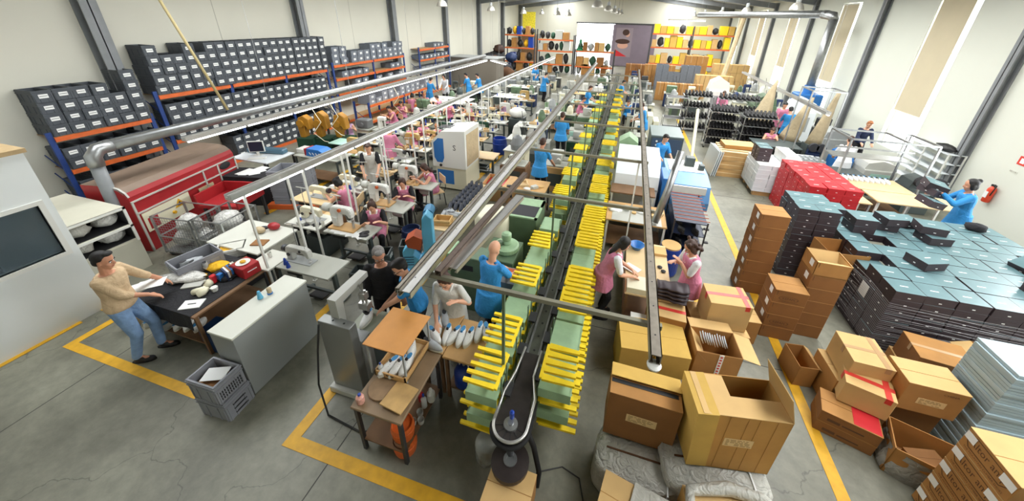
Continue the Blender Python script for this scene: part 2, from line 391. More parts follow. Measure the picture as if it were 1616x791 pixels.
# site office (lower left)
OX, OY = -7.87, 2.50
m = MB()
m.box(OX - .08, -3.9, 0, OX, .9, 2.74); m.box(OX - .08, 2.36, 0, OX, OY, 2.74); m.box(OX - .08, .9, 0, OX, 2.36, 1.18); m.box(OX - .08, .9, 1.98, OX, 2.36, 2.74)
struct('wall_office', m, 'white_panel')
struct('wall_office_end', MB().box(XL, OY - .08, 0, OX - .08, OY, 2.74), 'white_panel')
struct('ceiling_office', MB().box(XL, -3.9, 2.74, OX + .03, OY + .03, 2.80), mat('chip', '#b39a72', .9, 0, .15, 5))
w = struct('window_10', MB().box(OX - .05, .9, 1.18, OX - .04, 2.36, 1.98), 'glass')
m = MB()
for a in ((.9, 1.12, 2.36, 1.18), (.9, 1.98, 2.36, 2.04)): m.box(OX - .09, a[0], a[1], OX + .02, a[2], a[3])
m.box(OX - .09, .84, 1.12, OX + .02, .9, 2.04); m.box(OX - .09, 2.36, 1.12, OX + .02, 2.42, 2.04)
struct('window_frame', m, 'white', w)
t = thing('office_desk', 'white desk inside the glazed office beside the window', 'desk', (-9.0, 1.0, 0))
MB().box(-.4, -.8, .70, .6, .8, .74).build('desk_top', 'laminate', t)
for x in (-.35, .55): MB().box(x - .02, -.75, 0, x + .02, .75, .7).build('leg_panel', 'laminate', t)
t = thing('office_chair', 'black office chair behind the office window', 'chair', (-8.25, 1.75, 0), .4)
m = MB()
m.rings([[(x * math.cos(0) * (.23 - .03 * abs(k - 3)), y + .02 * (x * x), .75 + k * .09) for x, y in ((-1, 0), (-.7, -.03), (0, -.05), (.7, -.03), (1, 0), (.7, .02), (0, .01), (-.7, .02))] for k in range(7)])
m.build('backrest', 'black', t, smooth=True)
MB().lathe([(.05, .46), (.24, .48), (.25, .52), (.2, .55)], n=18).build('seat', 'black', t)
MB().cyl((0, 0, .1), (0, 0, .47), .03).build('column', 'black', t)
for k in range(5):
    a = k * 2 * PI / 5; MB().tube([(0, 0, .12), (.28 * math.cos(a), .28 * math.sin(a), .04)], [.025, .02]).build('foot', 'black', t)

# ------------------------------------------------------------ pendant lamps
def mk_lamp():
    t = thing('pendant_lamp', 'aluminium bell pendant lamp', 'lamp')
    MB().lathe([(.26, 0), (.255, .03), (.22, .14), (.15, .25), (.08, .3)], n=20).build('lamp_shade', 'lampshade', t, smooth=True)
    MB().lathe([(.08, .3), (.09, .34), (.09, .46), (.05, .5)], n=14).build('gear_housing', 'grey', t)
    MB().lathe([(.02, -.005), (.24, .0), (.245, .01), (.02, .02)], n=20).build('diffuser', 'white', t)
    MB().cyl((0, 0, .5), (0, 0, 1.5), .008, n=6).build('cord', 'cable', t)
    return t
lamp = Kit(mk_lamp)
rows = [('ridge', [(-1.7, 18, 5.1), (-1.6, 24, 5.1), (-1.55, 30, 5.1), (-1.5, 36, 5.1), (-1.4, 41, 5.1)]),
        ('right-hand', [(6.1, 18, 5.12), (5.8, 24, 5.12), (5.75, 30, 5.1), (5.6, 36, 5.1), (5.5, 41, 5.1)]),
        ('left-hand', [(-9.2, 10.4, 5.0), (-9.1, 17.3, 5.0), (-9.1, 24, 4.95), (-8.9, 31, 4.9), (-9.0, 38, 4.95)]),
        ('middle-left', [(-5.4, 27.5, 4.83), (-5.4, 32.5, 4.83)])]
for nm, ps in rows:
    for i, p in enumerate(ps):
        lamp(p, 0, 'bell pendant lamp, %s from the camera in the %s row under the roof' % (ORD[i], nm), 'bell pendant lamps')

# ------------------------------------------------------------ duct, conduits on the left
def tube_thing(name, label, cat, pts, r, m, n=10):
    return tag(MB().tube(pts, r, n).build(name, m, smooth=True), label, cat)
t = thing('spiral_duct', 'long galvanised duct running above the left workstations and bending down beside the red machine', 'duct', (0, 0, 0))
MB().cyl((-9.2, 3.85, 2.22), (-9.0, 22.5, 2.30), .105, n=16).build('duct_run', 'galv', t, smooth=True)
MB().tube([(-9.2, 3.95, 2.22), (-9.2, 3.75, 2.2), (-9.22, 3.66, 2.08), (-9.22, 3.65, 1.9)], [.115, .118, .118, .115], 16).build('elbow', 'galv', t, smooth=True)
MB().cyl((-9.22, 3.65, 1.92), (-9.25, 3.6, 0.0), .1, n=16).build('down_pipe', 'midgrey', t, smooth=True)
m = MB()
for k in range(12): m.cyl((-9.2 + .01 * k, 5 + k * 1.5, 2.22), (-9.2 + .01 * k, 5.05 + k * 1.5, 2.22), .112, n=16)
m.build('duct_band', 'alu', t)
tube_thing('bamboo_pole', 'thin tan pole hanging in front of the left wall', 'pole', [X for X in [(-10.6, 6.15, 5.9), (-9.35, 6.3, 2.35)]], .03, mat('pole_tan', '#b9a878', .6))

# strip light fixtures hanging over the benches
def strip_fixture(label, p0, p1, n, w=.13, tray=True):
    p0 = Vector(p0); p1 = Vector(p1); d = p1 - p0; L = d.length; a = math.atan2(d.y, d.x) - PI / 2
    t = thing('strip_light', label, 'light fixture', p0, a)
    pitch = math.atan2(d.z, math.hypot(d.x, d.y))
    m = MB(); m.box(-w / 2, 0, .04, w / 2, L, .09); m.box(-w / 2, 0, .09, -w / 2 + .012, L, .13); m.box(w / 2 - .012, 0, .09, w / 2, L, .13)
    m.box(-.012, 0, .09, .012, L, .12); m.build('channel', 'alu', t)
    seg = L / n
    for k in range(n):
        m = MB(); m.cyl((w * .30, k * seg + .04, .02), (w * .30, (k + 1) * seg - .04, .02), .02, n=8); m.build('fluorescent_tube', 'tube', t)
    for k in range(3):
        y = L * (.12 + .38 * k); MB().cyl((0, y, .1), (0, y, 3.6), .004, n=5).build('suspension_wire', 'galv', t)
    return t
strip_fixture('long strip light fixture under the duct near the left racks', (-8.75, 4.85, 2.02), (-8.75, 22.2, 2.02), 13)
strip_fixture('long strip light fixture on white posts over the sewing tables', (-5.28, 3.18, 2.05), (-5.10, 26, 2.10), 18)
strip_fixture('short strip light closing the far end of the left fixture', (-8.5, 22.3, 2.03), (-6.9, 20.7, 2.03), 1)
strip_fixture('strip light over the right-hand finishing benches', (5.75, 12.2, 2.2), (5.80, 21.6, 2.2), 7)
strip_fixture('strip light hanging in front of the far right rack', (4.3, 27, 4.66), (2.9, 36.5, 4.3), 4)
# white posts of the sewing line
def mk_post():
    t = thing('fixture_post', 'white post', 'post')
    MB().box(-.015, -.015, 0, .015, .015, 2.11).build('post', 'white', t)
    MB().box(-.03, -.03, 0, .03, .03, .01).build('foot_plate', 'white', t)
    return t
post = Kit(mk_post)
py = [3.36, 4.02, 4.42, 5.22, 5.48, 6.4, 6.65, 7.7, 8.4, 9.0, 9.8, 10.6, 11.5, 12.4, 13.4, 14.5, 15.6]
for i, y in enumerate(py):
    post((-5.19 + (.07 if i % 2 else -.04), y, 0), 0, 'white post under the sewing strip light, %s from the camera' % ORD[i] if i < 18 else '', 'white fixture posts')

# ------------------------------------------------------------ crates and pallet racks on the left wall
def crate_mesh(m, w, d, h, open_top=True):
    t = .02
    m.box(-w / 2, -d / 2, 0, w / 2, -d / 2 + t, h); m.box(-w / 2, d / 2 - t, 0, w / 2, d / 2, h)
    m.box(-w / 2, -d / 2 + t, 0, -w / 2 + t, d / 2 - t, h); m.box(w / 2 - t, -d / 2 + t, 0, w / 2, d / 2 - t, h)
    m.box(-w / 2 + t, -d / 2 + t, 0, w / 2 - t, d / 2 - t, .015)
    for z in (h - .035, h - .085):
        m.box(-w / 2 - .008, -d / 2 - .008, z, w / 2 + .008, -d / 2, z + .016); m.box(-w / 2 - .008, d / 2, z, w / 2 + .008, d / 2 + .008, z + .016)
        m.box(w / 2, -d / 2, z, w / 2 + .008, d / 2, z + .016); m.box(-w / 2 - .008, -d / 2, z, -w / 2, d / 2, z + .016)
    for k in (-.42, -.2, .2, .42):
        m.box(w * k - .008, -d / 2 - .008, 0, w * k + .008, -d / 2, h - .085)
        m.box(w / 2, d * k - .008, 0, w / 2 + .008, d * k + .008, h - .085)
    return m
def mk_crate(col, w=.60, d=.395, h=.262, nm='storage_crate'):
    # long axis along local x, the labelled short side faces +x
    def f():
        o = crate_mesh(MB(), w, d, h).build(nm, col); tag(o, 'crate', 'crate')
        MB().box(w / 2 + .004, -.07, h * .34, w / 2 + .012, .07, h * .68).build('label_card', 'paper', o)
        MB().box(w / 2 + .0125, -.06, h * .5, w / 2 + .0135, .06, h * .54).build('print', 'ink', o)
        return o
    return f
crateK = Kit(mk_crate('crate', .6, .288, .246))
crateG = Kit(mk_crate('crate_light', .6, .4, .22, nm='pale_crate'))
crateM = Kit(mk_crate('crate_mid', .6, .4, .25, nm='plastic_crate'))
def rack(label, y0, y1, zs, xf=-12.0, depth=.75, nb=2, top=None, boards=True, upr=None):
    t = thing('pallet_rack', label, 'rack', (xf, y0, 0)); L = y1 - y0; b = L / nb
    H = upr or (zs[-1] + .12)
    for k in range(nb + 1):
        for x in (0, -depth):
            m = MB(); m.box(x - .05, k * b - .045, 0, x, k * b + .045, H)
            m.build('upright', 'blue_rack', t)
        if k in (0, nb):
            m = MB(); z = .2
            while z < H - .5: m.cyl((-.05, k * b, z), (-depth, k * b, z + .45), .012, n=6); z += .45
            m.build('bracing', 'blue_rack', t)
    for z in zs:
        for k in range(nb):
            MB().box(0, k * b + .045, z - .10, .03, (k + 1) * b - .045, z).build('beam', 'orange', t)
            MB().box(-depth - .03, k * b + .045, z - .10, -depth, (k + 1) * b - .045, z).build('beam', 'orange', t)
        MB().box(-depth, .05, z, 0, L - .05, z + .012).build('shelf_board', 'board', t)
    return t
def crates_on(kit, rname, shelf, y0, n, z, heights, xc=-12.27, dy=.30, grp=None, h=.246, ph=.004):
    for c in range(n):
        for r in range(heights[c % len(heights)]):
            kit((xc + random.uniform(-.03, .03), y0 + c * dy + random.uniform(-.006, .006), z + r * (h + ph)), random.uniform(-.02, .02),
                'crate with a card, tier %d, column %d, %s of the %s' % (r + 1, c + 1, shelf, rname), grp or ('crates on the %s of the %s' % (shelf, rname)))
rack('lower blue and orange pallet rack at the left end full of grey crates', 4.28, 6.15, [.1, 1.15, 1.93], nb=1)
crates_on(crateK, 'lower left rack', 'top shelf', 4.49, 6, 1.945, [4, 4, 4, 4, 3, 5])
crates_on(crateK, 'lower left rack', 'middle shelf', 4.49, 6, 1.165, [2])
crates_on(crateK, 'lower left rack', 'bottom shelf', 4.49, 6, .115, [3])
rack('tall blue and orange pallet rack packed with grey crates', 6.42, 12.42, [.1, 1.2, 2.46], nb=3)
crates_on(crateK, 'tall rack', 'top shelf', 6.63, 20, 2.475, [5, 4, 4, 5, 4] + [5] * 15)
crates_on(crateK, 'tall rack', 'middle shelf', 6.66, 19, 1.215, [4] * 19)
crates_on(crateK, 'tall rack', 'bottom shelf', 8.1, 14, .115, [3] * 14)
rack('middle orange and blue rack with loosely filled shelves', 12.75, 18.0, [.1, 1.35, 2.0, 2.56], nb=2)
crates_on(crateM, 'middle rack', 'top shelf', 13.0, 2, 2.575, [3, 3], dy=.45, h=.23)
crates_on(crateM, 'middle rack', 'top shelf right part', 14.1, 9, 2.575, [2, 2, 2, 3, 3, 3, 2, 3, 3], dy=.45, h=.23)
crates_on(crateM, 'middle rack', 'second shelf', 13.4, 4, 2.015, [1, 1, 1, 1], dy=.45, h=.23)
crates_on(crateM, 'middle rack', 'second shelf right part', 16.9, 2, 2.015, [1, 1], dy=.45, h=.23)
crates_on(crateM, 'middle rack', 'third shelf', 14.1, 3, 1.365, [2, 2, 1], dy=.5, h=.23)
crates_on(crateG, 'middle rack', 'third shelf right part', 15.7, 5, 1.365, [2, 1, 2, 1, 2], dy=.46, h=.2)
rack('low orange rack of pale crates behind the sewing lines', 12.9, 18.2, [.25, .95], xf=-10.6, nb=2)
crates_on(crateG, 'low rack', 'upper shelf', 13.2, 11, .965, [2, 1, 2, 2, 1, 2, 2, 2, 2, 1, 2], xc=-10.9, dy=.46, h=.2)
rack('far orange rack with cartons beyond the left columns', 19.6, 23.4, [.1, 1.5, 2.15, 2.75], nb=2)
crates_on(crateM, 'far rack', 'top shelf', 21.5, 3, 2.765, [1, 1, 1], dy=.5, h=.23)
crates_on(crateM, 'far rack', 'second shelf', 19.9, 7, 2.165, [1, 1, 1, 1, 1, 1, 1], dy=.5, h=.23)
crates_on(crateG, 'far rack', 'third shelf', 19.9, 7, 1.515, [1, 1, 1, 1, 1, 1, 1], dy=.5, h=.2)

# ------------------------------------------------------------ cardboard cartons
def carton(name, label, x0, y0, z0, w, d, h, rz=0, col='card', open_=False, tape=None, tape_x=False, card=None, cat='box', slit=True, flaps=(1, 1, 1, 1), group=None, rot=None, flap_a=.5, creases=0):
    """(x0, y0) is the centre of the footprint"""
    t = thing(name, label, cat, (x0, y0, z0), rz, group)
    if rot: t.rotation_euler = rot
    if not open_:
        m = MB(); m.box(-w / 2, -d / 2, 0, w / 2, d / 2, h, bev=.006)
        m.m = 1
        m.box(-w / 2 - .0005, -d / 2 - .0005, h - .004, w / 2 + .0005, -.003, h + .004, bev=.0015); m.box(-w / 2 - .0005, .003, h - .004, w / 2 + .0005, d / 2 + .0005, h + .004, bev=.0015)
        m.build('box_body', [col, {'card': 'card_light', 'card2': 'card_light', 'card_yellow': 'card_yellow', 'card_dark': 'card'}.get(col, col)], t)  # lid takes a paler copy of the card: top light put into the colour
        top = h + .004
    else:
        m = MB(); k = .006
        m.box(-w / 2, -d / 2, 0, w / 2, -d / 2 + k, h); m.box(-w / 2, d / 2 - k, 0, w / 2, d / 2, h)
        m.box(-w / 2, -d / 2, 0, -w / 2 + k, d / 2, h); m.box(w / 2 - k, -d / 2, 0, w / 2, d / 2, h); m.box(-w / 2, -d / 2, 0, w / 2, d / 2, .01)
        m.build('box_body', col, t)
        fl = d * .48; fw = w * .4
        for i, (on, a, c, s) in enumerate(((flaps[0], (-w / 2, -d / 2), (w, fl), 'y-'), (flaps[1], (-w / 2, d / 2), (w, fl), 'y+'), (flaps[2], (-w / 2, -d / 2), (fw, d), 'x-'), (flaps[3], (w / 2, -d / 2), (fw, d), 'x+'))):
            if not on: continue
            ang = on if on != 1 else flap_a
            m = MB()
            if s == 'y-': m.box(-w / 2, -fl, -.003, w / 2, 0, .003, M=TR(0, -d / 2, h) @ RX(ang))
            elif s == 'y+': m.box(-w / 2, 0, -.003, w / 2, fl, .003, M=TR(0, d / 2, h) @ RX(-ang))
            elif s == 'x-': m.box(-fw, -d / 2, -.003, 0, d / 2, .003, M=TR(-w / 2, 0, h) @ RY(-ang))
            else: m.box(0, -d / 2, -.003, fw, d / 2, .003, M=TR(w / 2, 0, h) @ RY(ang))
            m.build('flap', 'card_light' if col != 'card_yellow' else 'card_yellow', t)
        top = h
    if tape:
        m = MB(); tw = .025 if tape != 'redtape' else .03
        m.box(-w / 2 - .001, -tw, h + .004, w / 2 + .001, tw, h + .006); m.box(w / 2 + .001, -tw, h - .1, w / 2 + .003, tw, h + .006); m.box(-w / 2 - .003, -tw, h - .1, -w / 2 - .001, tw, h + .006)
        if tape_x: m.box(w / 2 - .1, -d / 2 - .001, h + .005, w / 2 - .04, d / 2 + .001, h + .007); m.box(w / 2 - .1, -d / 2 - .003, h - .07, w / 2 - .04, -d / 2 - .001, h + .007)
        m.build('tape', tape, t)
    if card:
        cw, ch, cz = card
        m = MB(); m.box(-cw / 2, -d / 2 - .003, cz - ch / 2, cw / 2, -d / 2 - .001, cz + ch / 2)
        m.build('address_label', mat('kraft_label', '#d8b983', .7), t)
        m = MB()
        for r in range(5):
            zz = cz + ch / 2 - ch * (r + 1) / 6; xx = -cw / 2 + .02
            while xx < cw / 2 - .04:
                l = random.uniform(.015, .05); 
                if random.random() < .8: m.box(xx, -d / 2 - .0042, zz - .004, min(xx + l, cw / 2 - .01), -d / 2 - .0032, zz + .004)
                xx += l + .012
        m.build('label_print', mat('faint_ink', '#9c7d4f', .8), t)
    if creases:
        m = MB()
        for k in range(creases):
            x = -w / 2 + w * (k + 1) / (creases + 1) + random.uniform(-.02, .02)
            m.box(x - .002, -d / 2 - .002, .02, x + .002, -d / 2 + .001, h - .01)
        m.build('crease', mat('crease', '#a3763a', .85), t)
    return t
# centre cartons beside the conveyor
t = carton('open_carton', 'large brown carton with crumpled open flaps and a printed label standing on wrapped bales', 1.42, 2.70, .62, .76, .42, .78, .17, 'card2', True, card=(.26, .11, .42), flaps=(3.10, 0, 3.12, -1.9), creases=5)
MB().box(-.385, -.22, .03, -.2, .21, .80, M=RY(-.06)).build('side_flap', 'card_yellow', t)
t = carton('carton', 'brown carton with a gaping lid slit and a printed label left of the largest carton', .63, 2.76, .46, .70, .36, .66, -.02, 'card_dark', card=(.3, .11, .36))
MB().box(-.34, -.05, .664, .32, -.005, .668).build('lid_gap', 'black', t)
MB().box(-.35, -.18, 0, .352, .0, .008, M=TR(0, .182, .668) @ RX(-.13)).build('raised_flap', 'card_yellow', t)
def bale(label, x, y, z, w, d, h, rz=0, torn=True, grp=None):
    t = thing('wrapped_bale', label, 'bale', (x, y, z), rz, grp)
    m = MB(); n = 14; rs = []
    for k in range(7):
        zz = h * k / 6; b = 1 + .03 * math.sin(k * 1.3); rs.append([])
        for i in range(28):
            a = i * 2 * PI / 28; c, s = math.cos(a), math.sin(a); q = (abs(c) ** 5 + abs(s) ** 5) ** (-1 / 5)
            e = 1 if 0 < k < 6 else .95
            rs[-1].append((w / 2 * c * q * b * e + random.uniform(-.008, .008), d / 2 * s * q * b * e + random.uniform(-.008, .008), zz + (random.uniform(-.012, .012) if 0 < k else 0)))
    m.rings(rs); m.build('plastic_wrap', 'poly', t, smooth=True)
    m = MB(); m.box(-w * .38, -.01, h - .002, w * .30, .004, h + .012, M=RZ(.05)); m.build('seam', 'ink_brown', t)
    m = MB(); m.box(w * .32, -d / 2 - .01, h * .1, w * .335, -d / 2 + .0, h); m.box(w * .32, -d / 2 - .01, h, w * .335, d / 2, h + .012); m.build('strap', 'paper', t)
    return t
bale('grey plastic wrapped bale under the slit carton', .66, 2.46, 0, .86, .52, .44, -.06)
bale('grey wrapped bale directly below the largest open carton', 1.35, 2.55, 0, .98, .62, .6, .12)
t = carton('carton', 'brown carton peeling out of its plastic wrap at the lower edge of the picture', 1.45, 2.02, .0, .80, .5, .62, .1, 'card2', creases=3)
MB().tube([(-.42, -.2, .3), (-.40, -.1, .6), (-.35, .2, .66), (0, .27, .68), (.3, .26, .64), (.44, .22, .6)], [.03, .05, .05, .06, .05, .03], 8).build('torn_wrap', 'poly', t, smooth=True)
t = carton('carton', 'torn brown carton half covered by grey sheeting at the lower edge', .62, 1.95, 0, .66, .4, .5, -.2, 'card2', creases=3)
MB().rings([[(-.05 + .4 * k / 5 + random.uniform(-.02, .02), -.22 + .44 * j / 5, .51 + random.uniform(0, .03)) for j in range(6)] for k in range(6)], closed=False, cap=False).build('torn_wrap', 'poly', t, smooth=True)
carton('carton', 'left one of two joined tan cartons beneath the end of the drilled beam', .60, 3.93, 0, .42, .58, .64, .10, 'card_yellow', slit=True)
carton('carton', 'right one of two joined tan cartons beneath the end of the drilled beam', 1.05, 3.98, 0, .44, .60, .64, .10, 'card_yellow')
bale('crumpled grey sheeting behind the largest carton', 1.45, 3.35, 0, .75, .5, .42, .2)
t = carton('open_carton', 'open carton with printed white tape holding white plastic pieces', 1.62, 4.02, .30, .55, .42, .42, .07, 'card', True, flaps=(0, .15, 2.3, .25))
MB().box(.0, -.215, .05, .055, -.211, .42).build('printed_tape', 'paper', t)
m = MB()
for k in range(7): m.box(.012, -.217, .07 + k * .05, .04, -.2155, .095 + k * .05)
m.build('tape_print', 'sign_red', t)
m = MB()
for k in range(11): m.lathe([(.02, 0), (.075, .006), (.08, .016), (.072, .012), (.02, .008)], n=16, M=TR(-.16 + k * .030, .02 + .012 * math.sin(k * 2), .42 + .01 * math.sin(k)) @ RY(1.15) @ RZ(k))
tag(m.build('plastic_dish_stack', 'white2', None, loc=(1.60, 4.02, .30)), 'row of white plastic dishes inside the open carton with printed tape', 'dish', kind='stuff')
carton('open_carton', 'open carton standing under the printed tape carton', 1.62, 4.05, 0, .60, .46, .30, .07, 'card_dark')
carton('carton', 'flat brown carton carrying the red taped box', 1.80, 4.72, 0, .74, .62, .50, .12, 'card')
carton('carton', 'tan carton with crossed red tape beside the women\'s bench', 1.85, 4.72, .51, .56, .42, .46, .10, 'card_light', tape='redtape', tape_x=True)
t = carton('carton', 'small tan carton on the floor behind the red taped box', 2.30, 5.05, 0, .34, .36, .44, .1, 'card')
# right-hand stacks
def export_box(label, x, y, z, w=.44, d=.40, h=.235, rz=.0, grp=None, open_=False, left_label=True, logo=False):
    t = carton('carton', label, x, y, z, w, d, h, rz, 'card_dark' if not open_ else 'card', open_, group=grp, flaps=(2.7, 2.2, 0, 1.7))
    m = MB(); m.box(-w / 2 - .003, -.12, h * .4, -w / 2 - .001, -.02, h * .85); m.build('shipping_label', 'paper', t)
    m = MB(); m.box(-w / 2 + .03, -d / 2 - .003, h * .62, -w / 2 + .036, -d / 2 - .001, h * .95); 
    if logo:
        n = 24; a, b = .13, .045
        m.rings([[(a * s_ * math.cos(k * 2 * PI / n) - .02, -d / 2 - .0025, h * .42 + b * s_ * math.sin(k * 2 * PI / n)) for k in range(n)] for s_ in (1, .93)], cap=False)
        m.box(-.14, -d / 2 - .0025, h * .16, .12, -d / 2 - .0015, h * .185)
    m.build('print', 'ink_brown', t)
    if logo: text_mesh('KEFAN', .06, 'ink_brown', t, TR(-.02, -d / 2 - .003, h * .42) @ RX(PI / 2), width=.16)
    return t
for k in range(7):
    export_box('printed carton, %s up in the single tall tower beside the yellow line' % ORD[k], 2.74 + .0 * k, 6.38 - .0 * k, k * .237, rz=.02 * (-1) ** k, grp='cartons of the single tall tower')
for k in range(4):
    export_box('printed carton, %s up in the front column of the double stack' % ORD[k], 2.83, 5.32, k * .237 + 0, rz=0, grp='cartons of the double stack', logo=(k in (3, 1)))
for k in range(6):
    export_box('printed carton, %s up in the rear column of the double stack' % ORD[k], 3.30, 5.52, k * .237, rz=0, grp='cartons of the double stack', open_=(k == 5), logo=False)
# dark shoe boxes
def mk_shoebox(side, top, w=.33, d=.20, h=.12, nm='shoebox'):
    def f():
        o = MB().box(-w / 2 + .003, -d / 2 + .003, 0, w / 2 - .003, d / 2 - .003, h - .03).build(nm, side); tag(o, 'shoe box', 'shoe box')
        m = MB(); m.box(-w / 2, -d / 2, h - .038, w / 2, d / 2, h, bev=.002); 
        me = m.build('lid', [side, top], o)
        for p in me.data.polygons:
            if p.normal.z > .9: p.material_index = 1
        m = MB()
        for s in (-1, 1):
            m.rings([[(s * w / 2 + s * .001, .02 * math.cos(a) * q, h * .35 + .02 * math.sin(a) * q) for a in [PI * k / 6 for k in range(7)] + [0]] for q in (1, .99)], cap=False) if False else m.box(s * w / 2 + (-.0005 if s > 0 else -.0005), -.015, h * .3, s * w / 2 + .0005, .015, h * .42)
            m.box(-.012, s * d / 2 - .0005, h * .3, .022, s * d / 2 + .0008, h * .40)
        m.box(-.05, -.012, h, .05, .004, h + .0006)
        m.build('logo_print', 'paper', o)
        return o
    return f
sbD = Kit(mk_shoebox('blackbox', 'teal', .335, .27, .135)); sbR = Kit(mk_shoebox('redbox', 'redbox', .33, .30, .134, 'red_shoebox')); sbW = Kit(mk_shoebox('white2', 'white', .33, .28, .134, 'white_shoebox'))
sbL = Kit(mk_shoebox('blackbox', 'teal', .36, .333, .138))
# big black block: only outer boxes exist
def block(kit, x0, y0, nx, ny, nz, w, d, h, name, grp, top_missing=(), tall=None, vis=('x-', 'y-'), z0=0):
    cnt = 0
    for k in range(nz):
        for j in range(ny):
            for i in range(nx):
                outer = (k >= nz - 1) or (i == 0 and 'x-' in vis) or (j == 0 and 'y-' in vis) or (i == nx - 1 and 'x+' in vis)
                if not outer: continue
                if k == nz - 1 and (i, j) in top_missing: continue
                jx = random.uniform(-.006, .006) if k < nz - 1 else random.uniform(-.015, .015)
                kit((x0 + (i + .5) * w + jx, y0 + (j + .5) * d + random.uniform(-.004, .004), z0 + k * h), random.uniform(-.015, .015),
                    'shoe box, tier %d, row %d, column %d of %s' % (k + 1, j + 1, i + 1, name), grp); cnt += 1
    return cnt
tot = block(sbL, 4.18, 5.38, 8, 8, 8, .368, .345, .140, 'the big dark block', 'shoe boxes of the big dark block', {(0, 2), (1, 4), (6, 3)})
for i, (x, y, z, r) in enumerate([(5.0, 6.28, 1.125, .35), (6.22, 5.95, 1.125, .5), (4.55, 7.25, 1.125, .1), (4.55, 7.25, 1.265, .05), (5.05, 7.5, 1.125, -.1), (5.1, 7.45, 1.265, .2), (5.65, 7.2, 1.125, .15), (4.4, 7.9, 1.125, .0), (5.5, 7.75, 1.125, .1), (5.6, 7.3, 1.265, -.12)]):
    sbL((x, y, z), r, 'loose teal-lidded shoe box, %s of those lying on the big dark block' % ORD[i], 'loose shoe boxes on the dark block')
for k in range(2):
    sbL((6.6, 6.35 + k * .3, 1.125), .4, 'tilted teal shoe box %d of two lying open on the dark block' % (k + 1), 'loose shoe boxes on the dark block', rot=(.0, -.35 * k, .4))
t = thing('stretch_wrap', 'clear stretch film wound round the front corner of the dark block', 'wrap', (4.15, 5.35, 0))
m = MB()
for k in range(26):
    z = .1 + k * .033; 
    m.tube([(.0, 1.2, z + .1 * math.sin(k)), (-.012, .5, z + .03), (-.012, -.012, z), (.7, -.016, z - .02 + .03 * math.sin(k * 2)), (1.6, -.014, z - .06 + .03 * math.cos(k)), (2.55, -.012, z - .1)], .0018, 4, cap=False)
m.build('film_folds', mat('film', '#a8a5a5', .25), t)
tag(MB().box(-.002, -.09, -.11, .0, .09, .11).build('paper_sheet', 'paper', loc=(4.16, 5.9, .72)), 'white sheet taped on the left side of the dark shoe box block', 'paper')
# second dark stack behind the towers
tot += block(sbD, 3.42, 6.98, 2, 3, 11, .34, .275, .137, 'the dark column behind the single tower', 'shoe boxes of the dark column', vis=('x-', 'y-'))
tot += block(sbD, 4.15, 8.2, 1, 2, 4, .34, .275, .137, 'the low dark heap beside the dark column', 'shoe boxes of the low dark heap')
t = carton('open_carton', 'open carton of shoe boxes between the dark column and the dark block', 4.05, 6.6, .75, .62, .5, .30, .1, 'card', True, flaps=(0, 0, 0, 0))
tot += block(sbR, 4.42, 8.95, 3, 6, 9, .34, .305, .136, 'the red block', 'shoe boxes of the red block')
tot += block(sbW, 3.95, 10.85, 4, 4, 6, .34, .285, .136, 'the white block on the pallet', 'shoe boxes of the white block', z0=.14)
tot += block(sbW, 4.63, 11.1, 1, 3, 2, .34, .285, .136, 'the upper white pile', 'shoe boxes of the white block', z0=.14 + .82)
for i in range(6): sbD((4.12, 11.3 + (i % 2) * .3, .96 + (i // 2) * .137), 0, 'dark shoe box on the white block, tier %d side %d' % (i // 2 + 1, i % 2 + 1), 'dark shoe boxes on the white block')
print('shoeboxes', tot)
def mk_pallet():
    t = thing('wooden_pallet', 'wooden pallet', 'pallet')
    for k in range(5): MB().box(-.6, -.5 + k * .22, .12, .6, -.38 + k * .22, .14).build('deck_board', 'wood_light', t)
    for k in range(3): MB().box(-.6, -.5 + k * .44, 0, .6, -.38 + k * .44, .12).build('bearer', 'wood', t)
    return t
pal = Kit(mk_pallet)
pal((4.62, 11.4, 0), 0, 'wooden pallet under the white shoe boxes', 'wooden pallets')
for k in range(6): pal((3.85, 12.6, k * .142), .03 * (-1) ** k, 'wooden pallet, %s up in the pile beside the yellow line' % ORD[k], 'wooden pallets')
carton('carton', 'wide brown carton sheet box lying on the pallet pile', 3.85, 12.75, .86, .95, .6, .12, .05, 'card')
t = thing('foam_sheets', 'upright white sheets leaning against the pallet pile', 'sheet', (3.05, 12.5, 0), .1)
for k in range(3): MB().box(-.02 + k * .06, -.5, 0, .0 + k * .06, .5, .85, M=RY(.12)).build('sheet', 'white2', t)
# lower right group
carton('carton', 'narrow carton standing open beside the yellow line with red print', 2.90, 4.50, 0, .24, .40, .36, .12, 'card', True, flaps=(0, 0, 0, .6))
carton('carton', 'plain brown carton under the taped tan carton at right', 3.30, 4.32, 0, .44, .50, .50, .05, 'card')
carton('carton', 'tan carton with brown tape crossing its lid', 3.36, 4.30, .51, .42, .50, .36, -.04, 'card_light', tape='tape', tape_x=True)
carton('carton', 'tan carton with red tape along two lid edges in the lower right group', 3.32, 3.98, .36, .46, .34, .32, -.32, 'card_light', tape='redtape', tape_x=True)
for k, nm in enumerate(('lower', 'upper')):
    t = carton('carton', '%s printed carton of the pair at the yellow line, lower right' % nm, 3.15, 3.78, k * .175, .56, .36, .17, -.32, 'card_dark')
    m = MB(); m.box(-.2, -.183, .05, -.08, -.181, .09); m.box(-.06, -.183, .06, .14, -.181, .08); m.build('print', 'ink_brown', t)
    if k: MB().box(.02, -.17, .174, .27, .17, .177).build('red_patch', 'redbox', t)
carton('carton', 'plain carton supporting the large one with a paper label at right', 3.87, 4.12, 0, .5, .34, .49, -.02, 'card_dark')
t = carton('carton', 'large brown carton with a printed paper label in the lower right group', 3.85, 4.05, .50, .56, .38, .42, -.02, 'card', card=(.26, .09, .19))
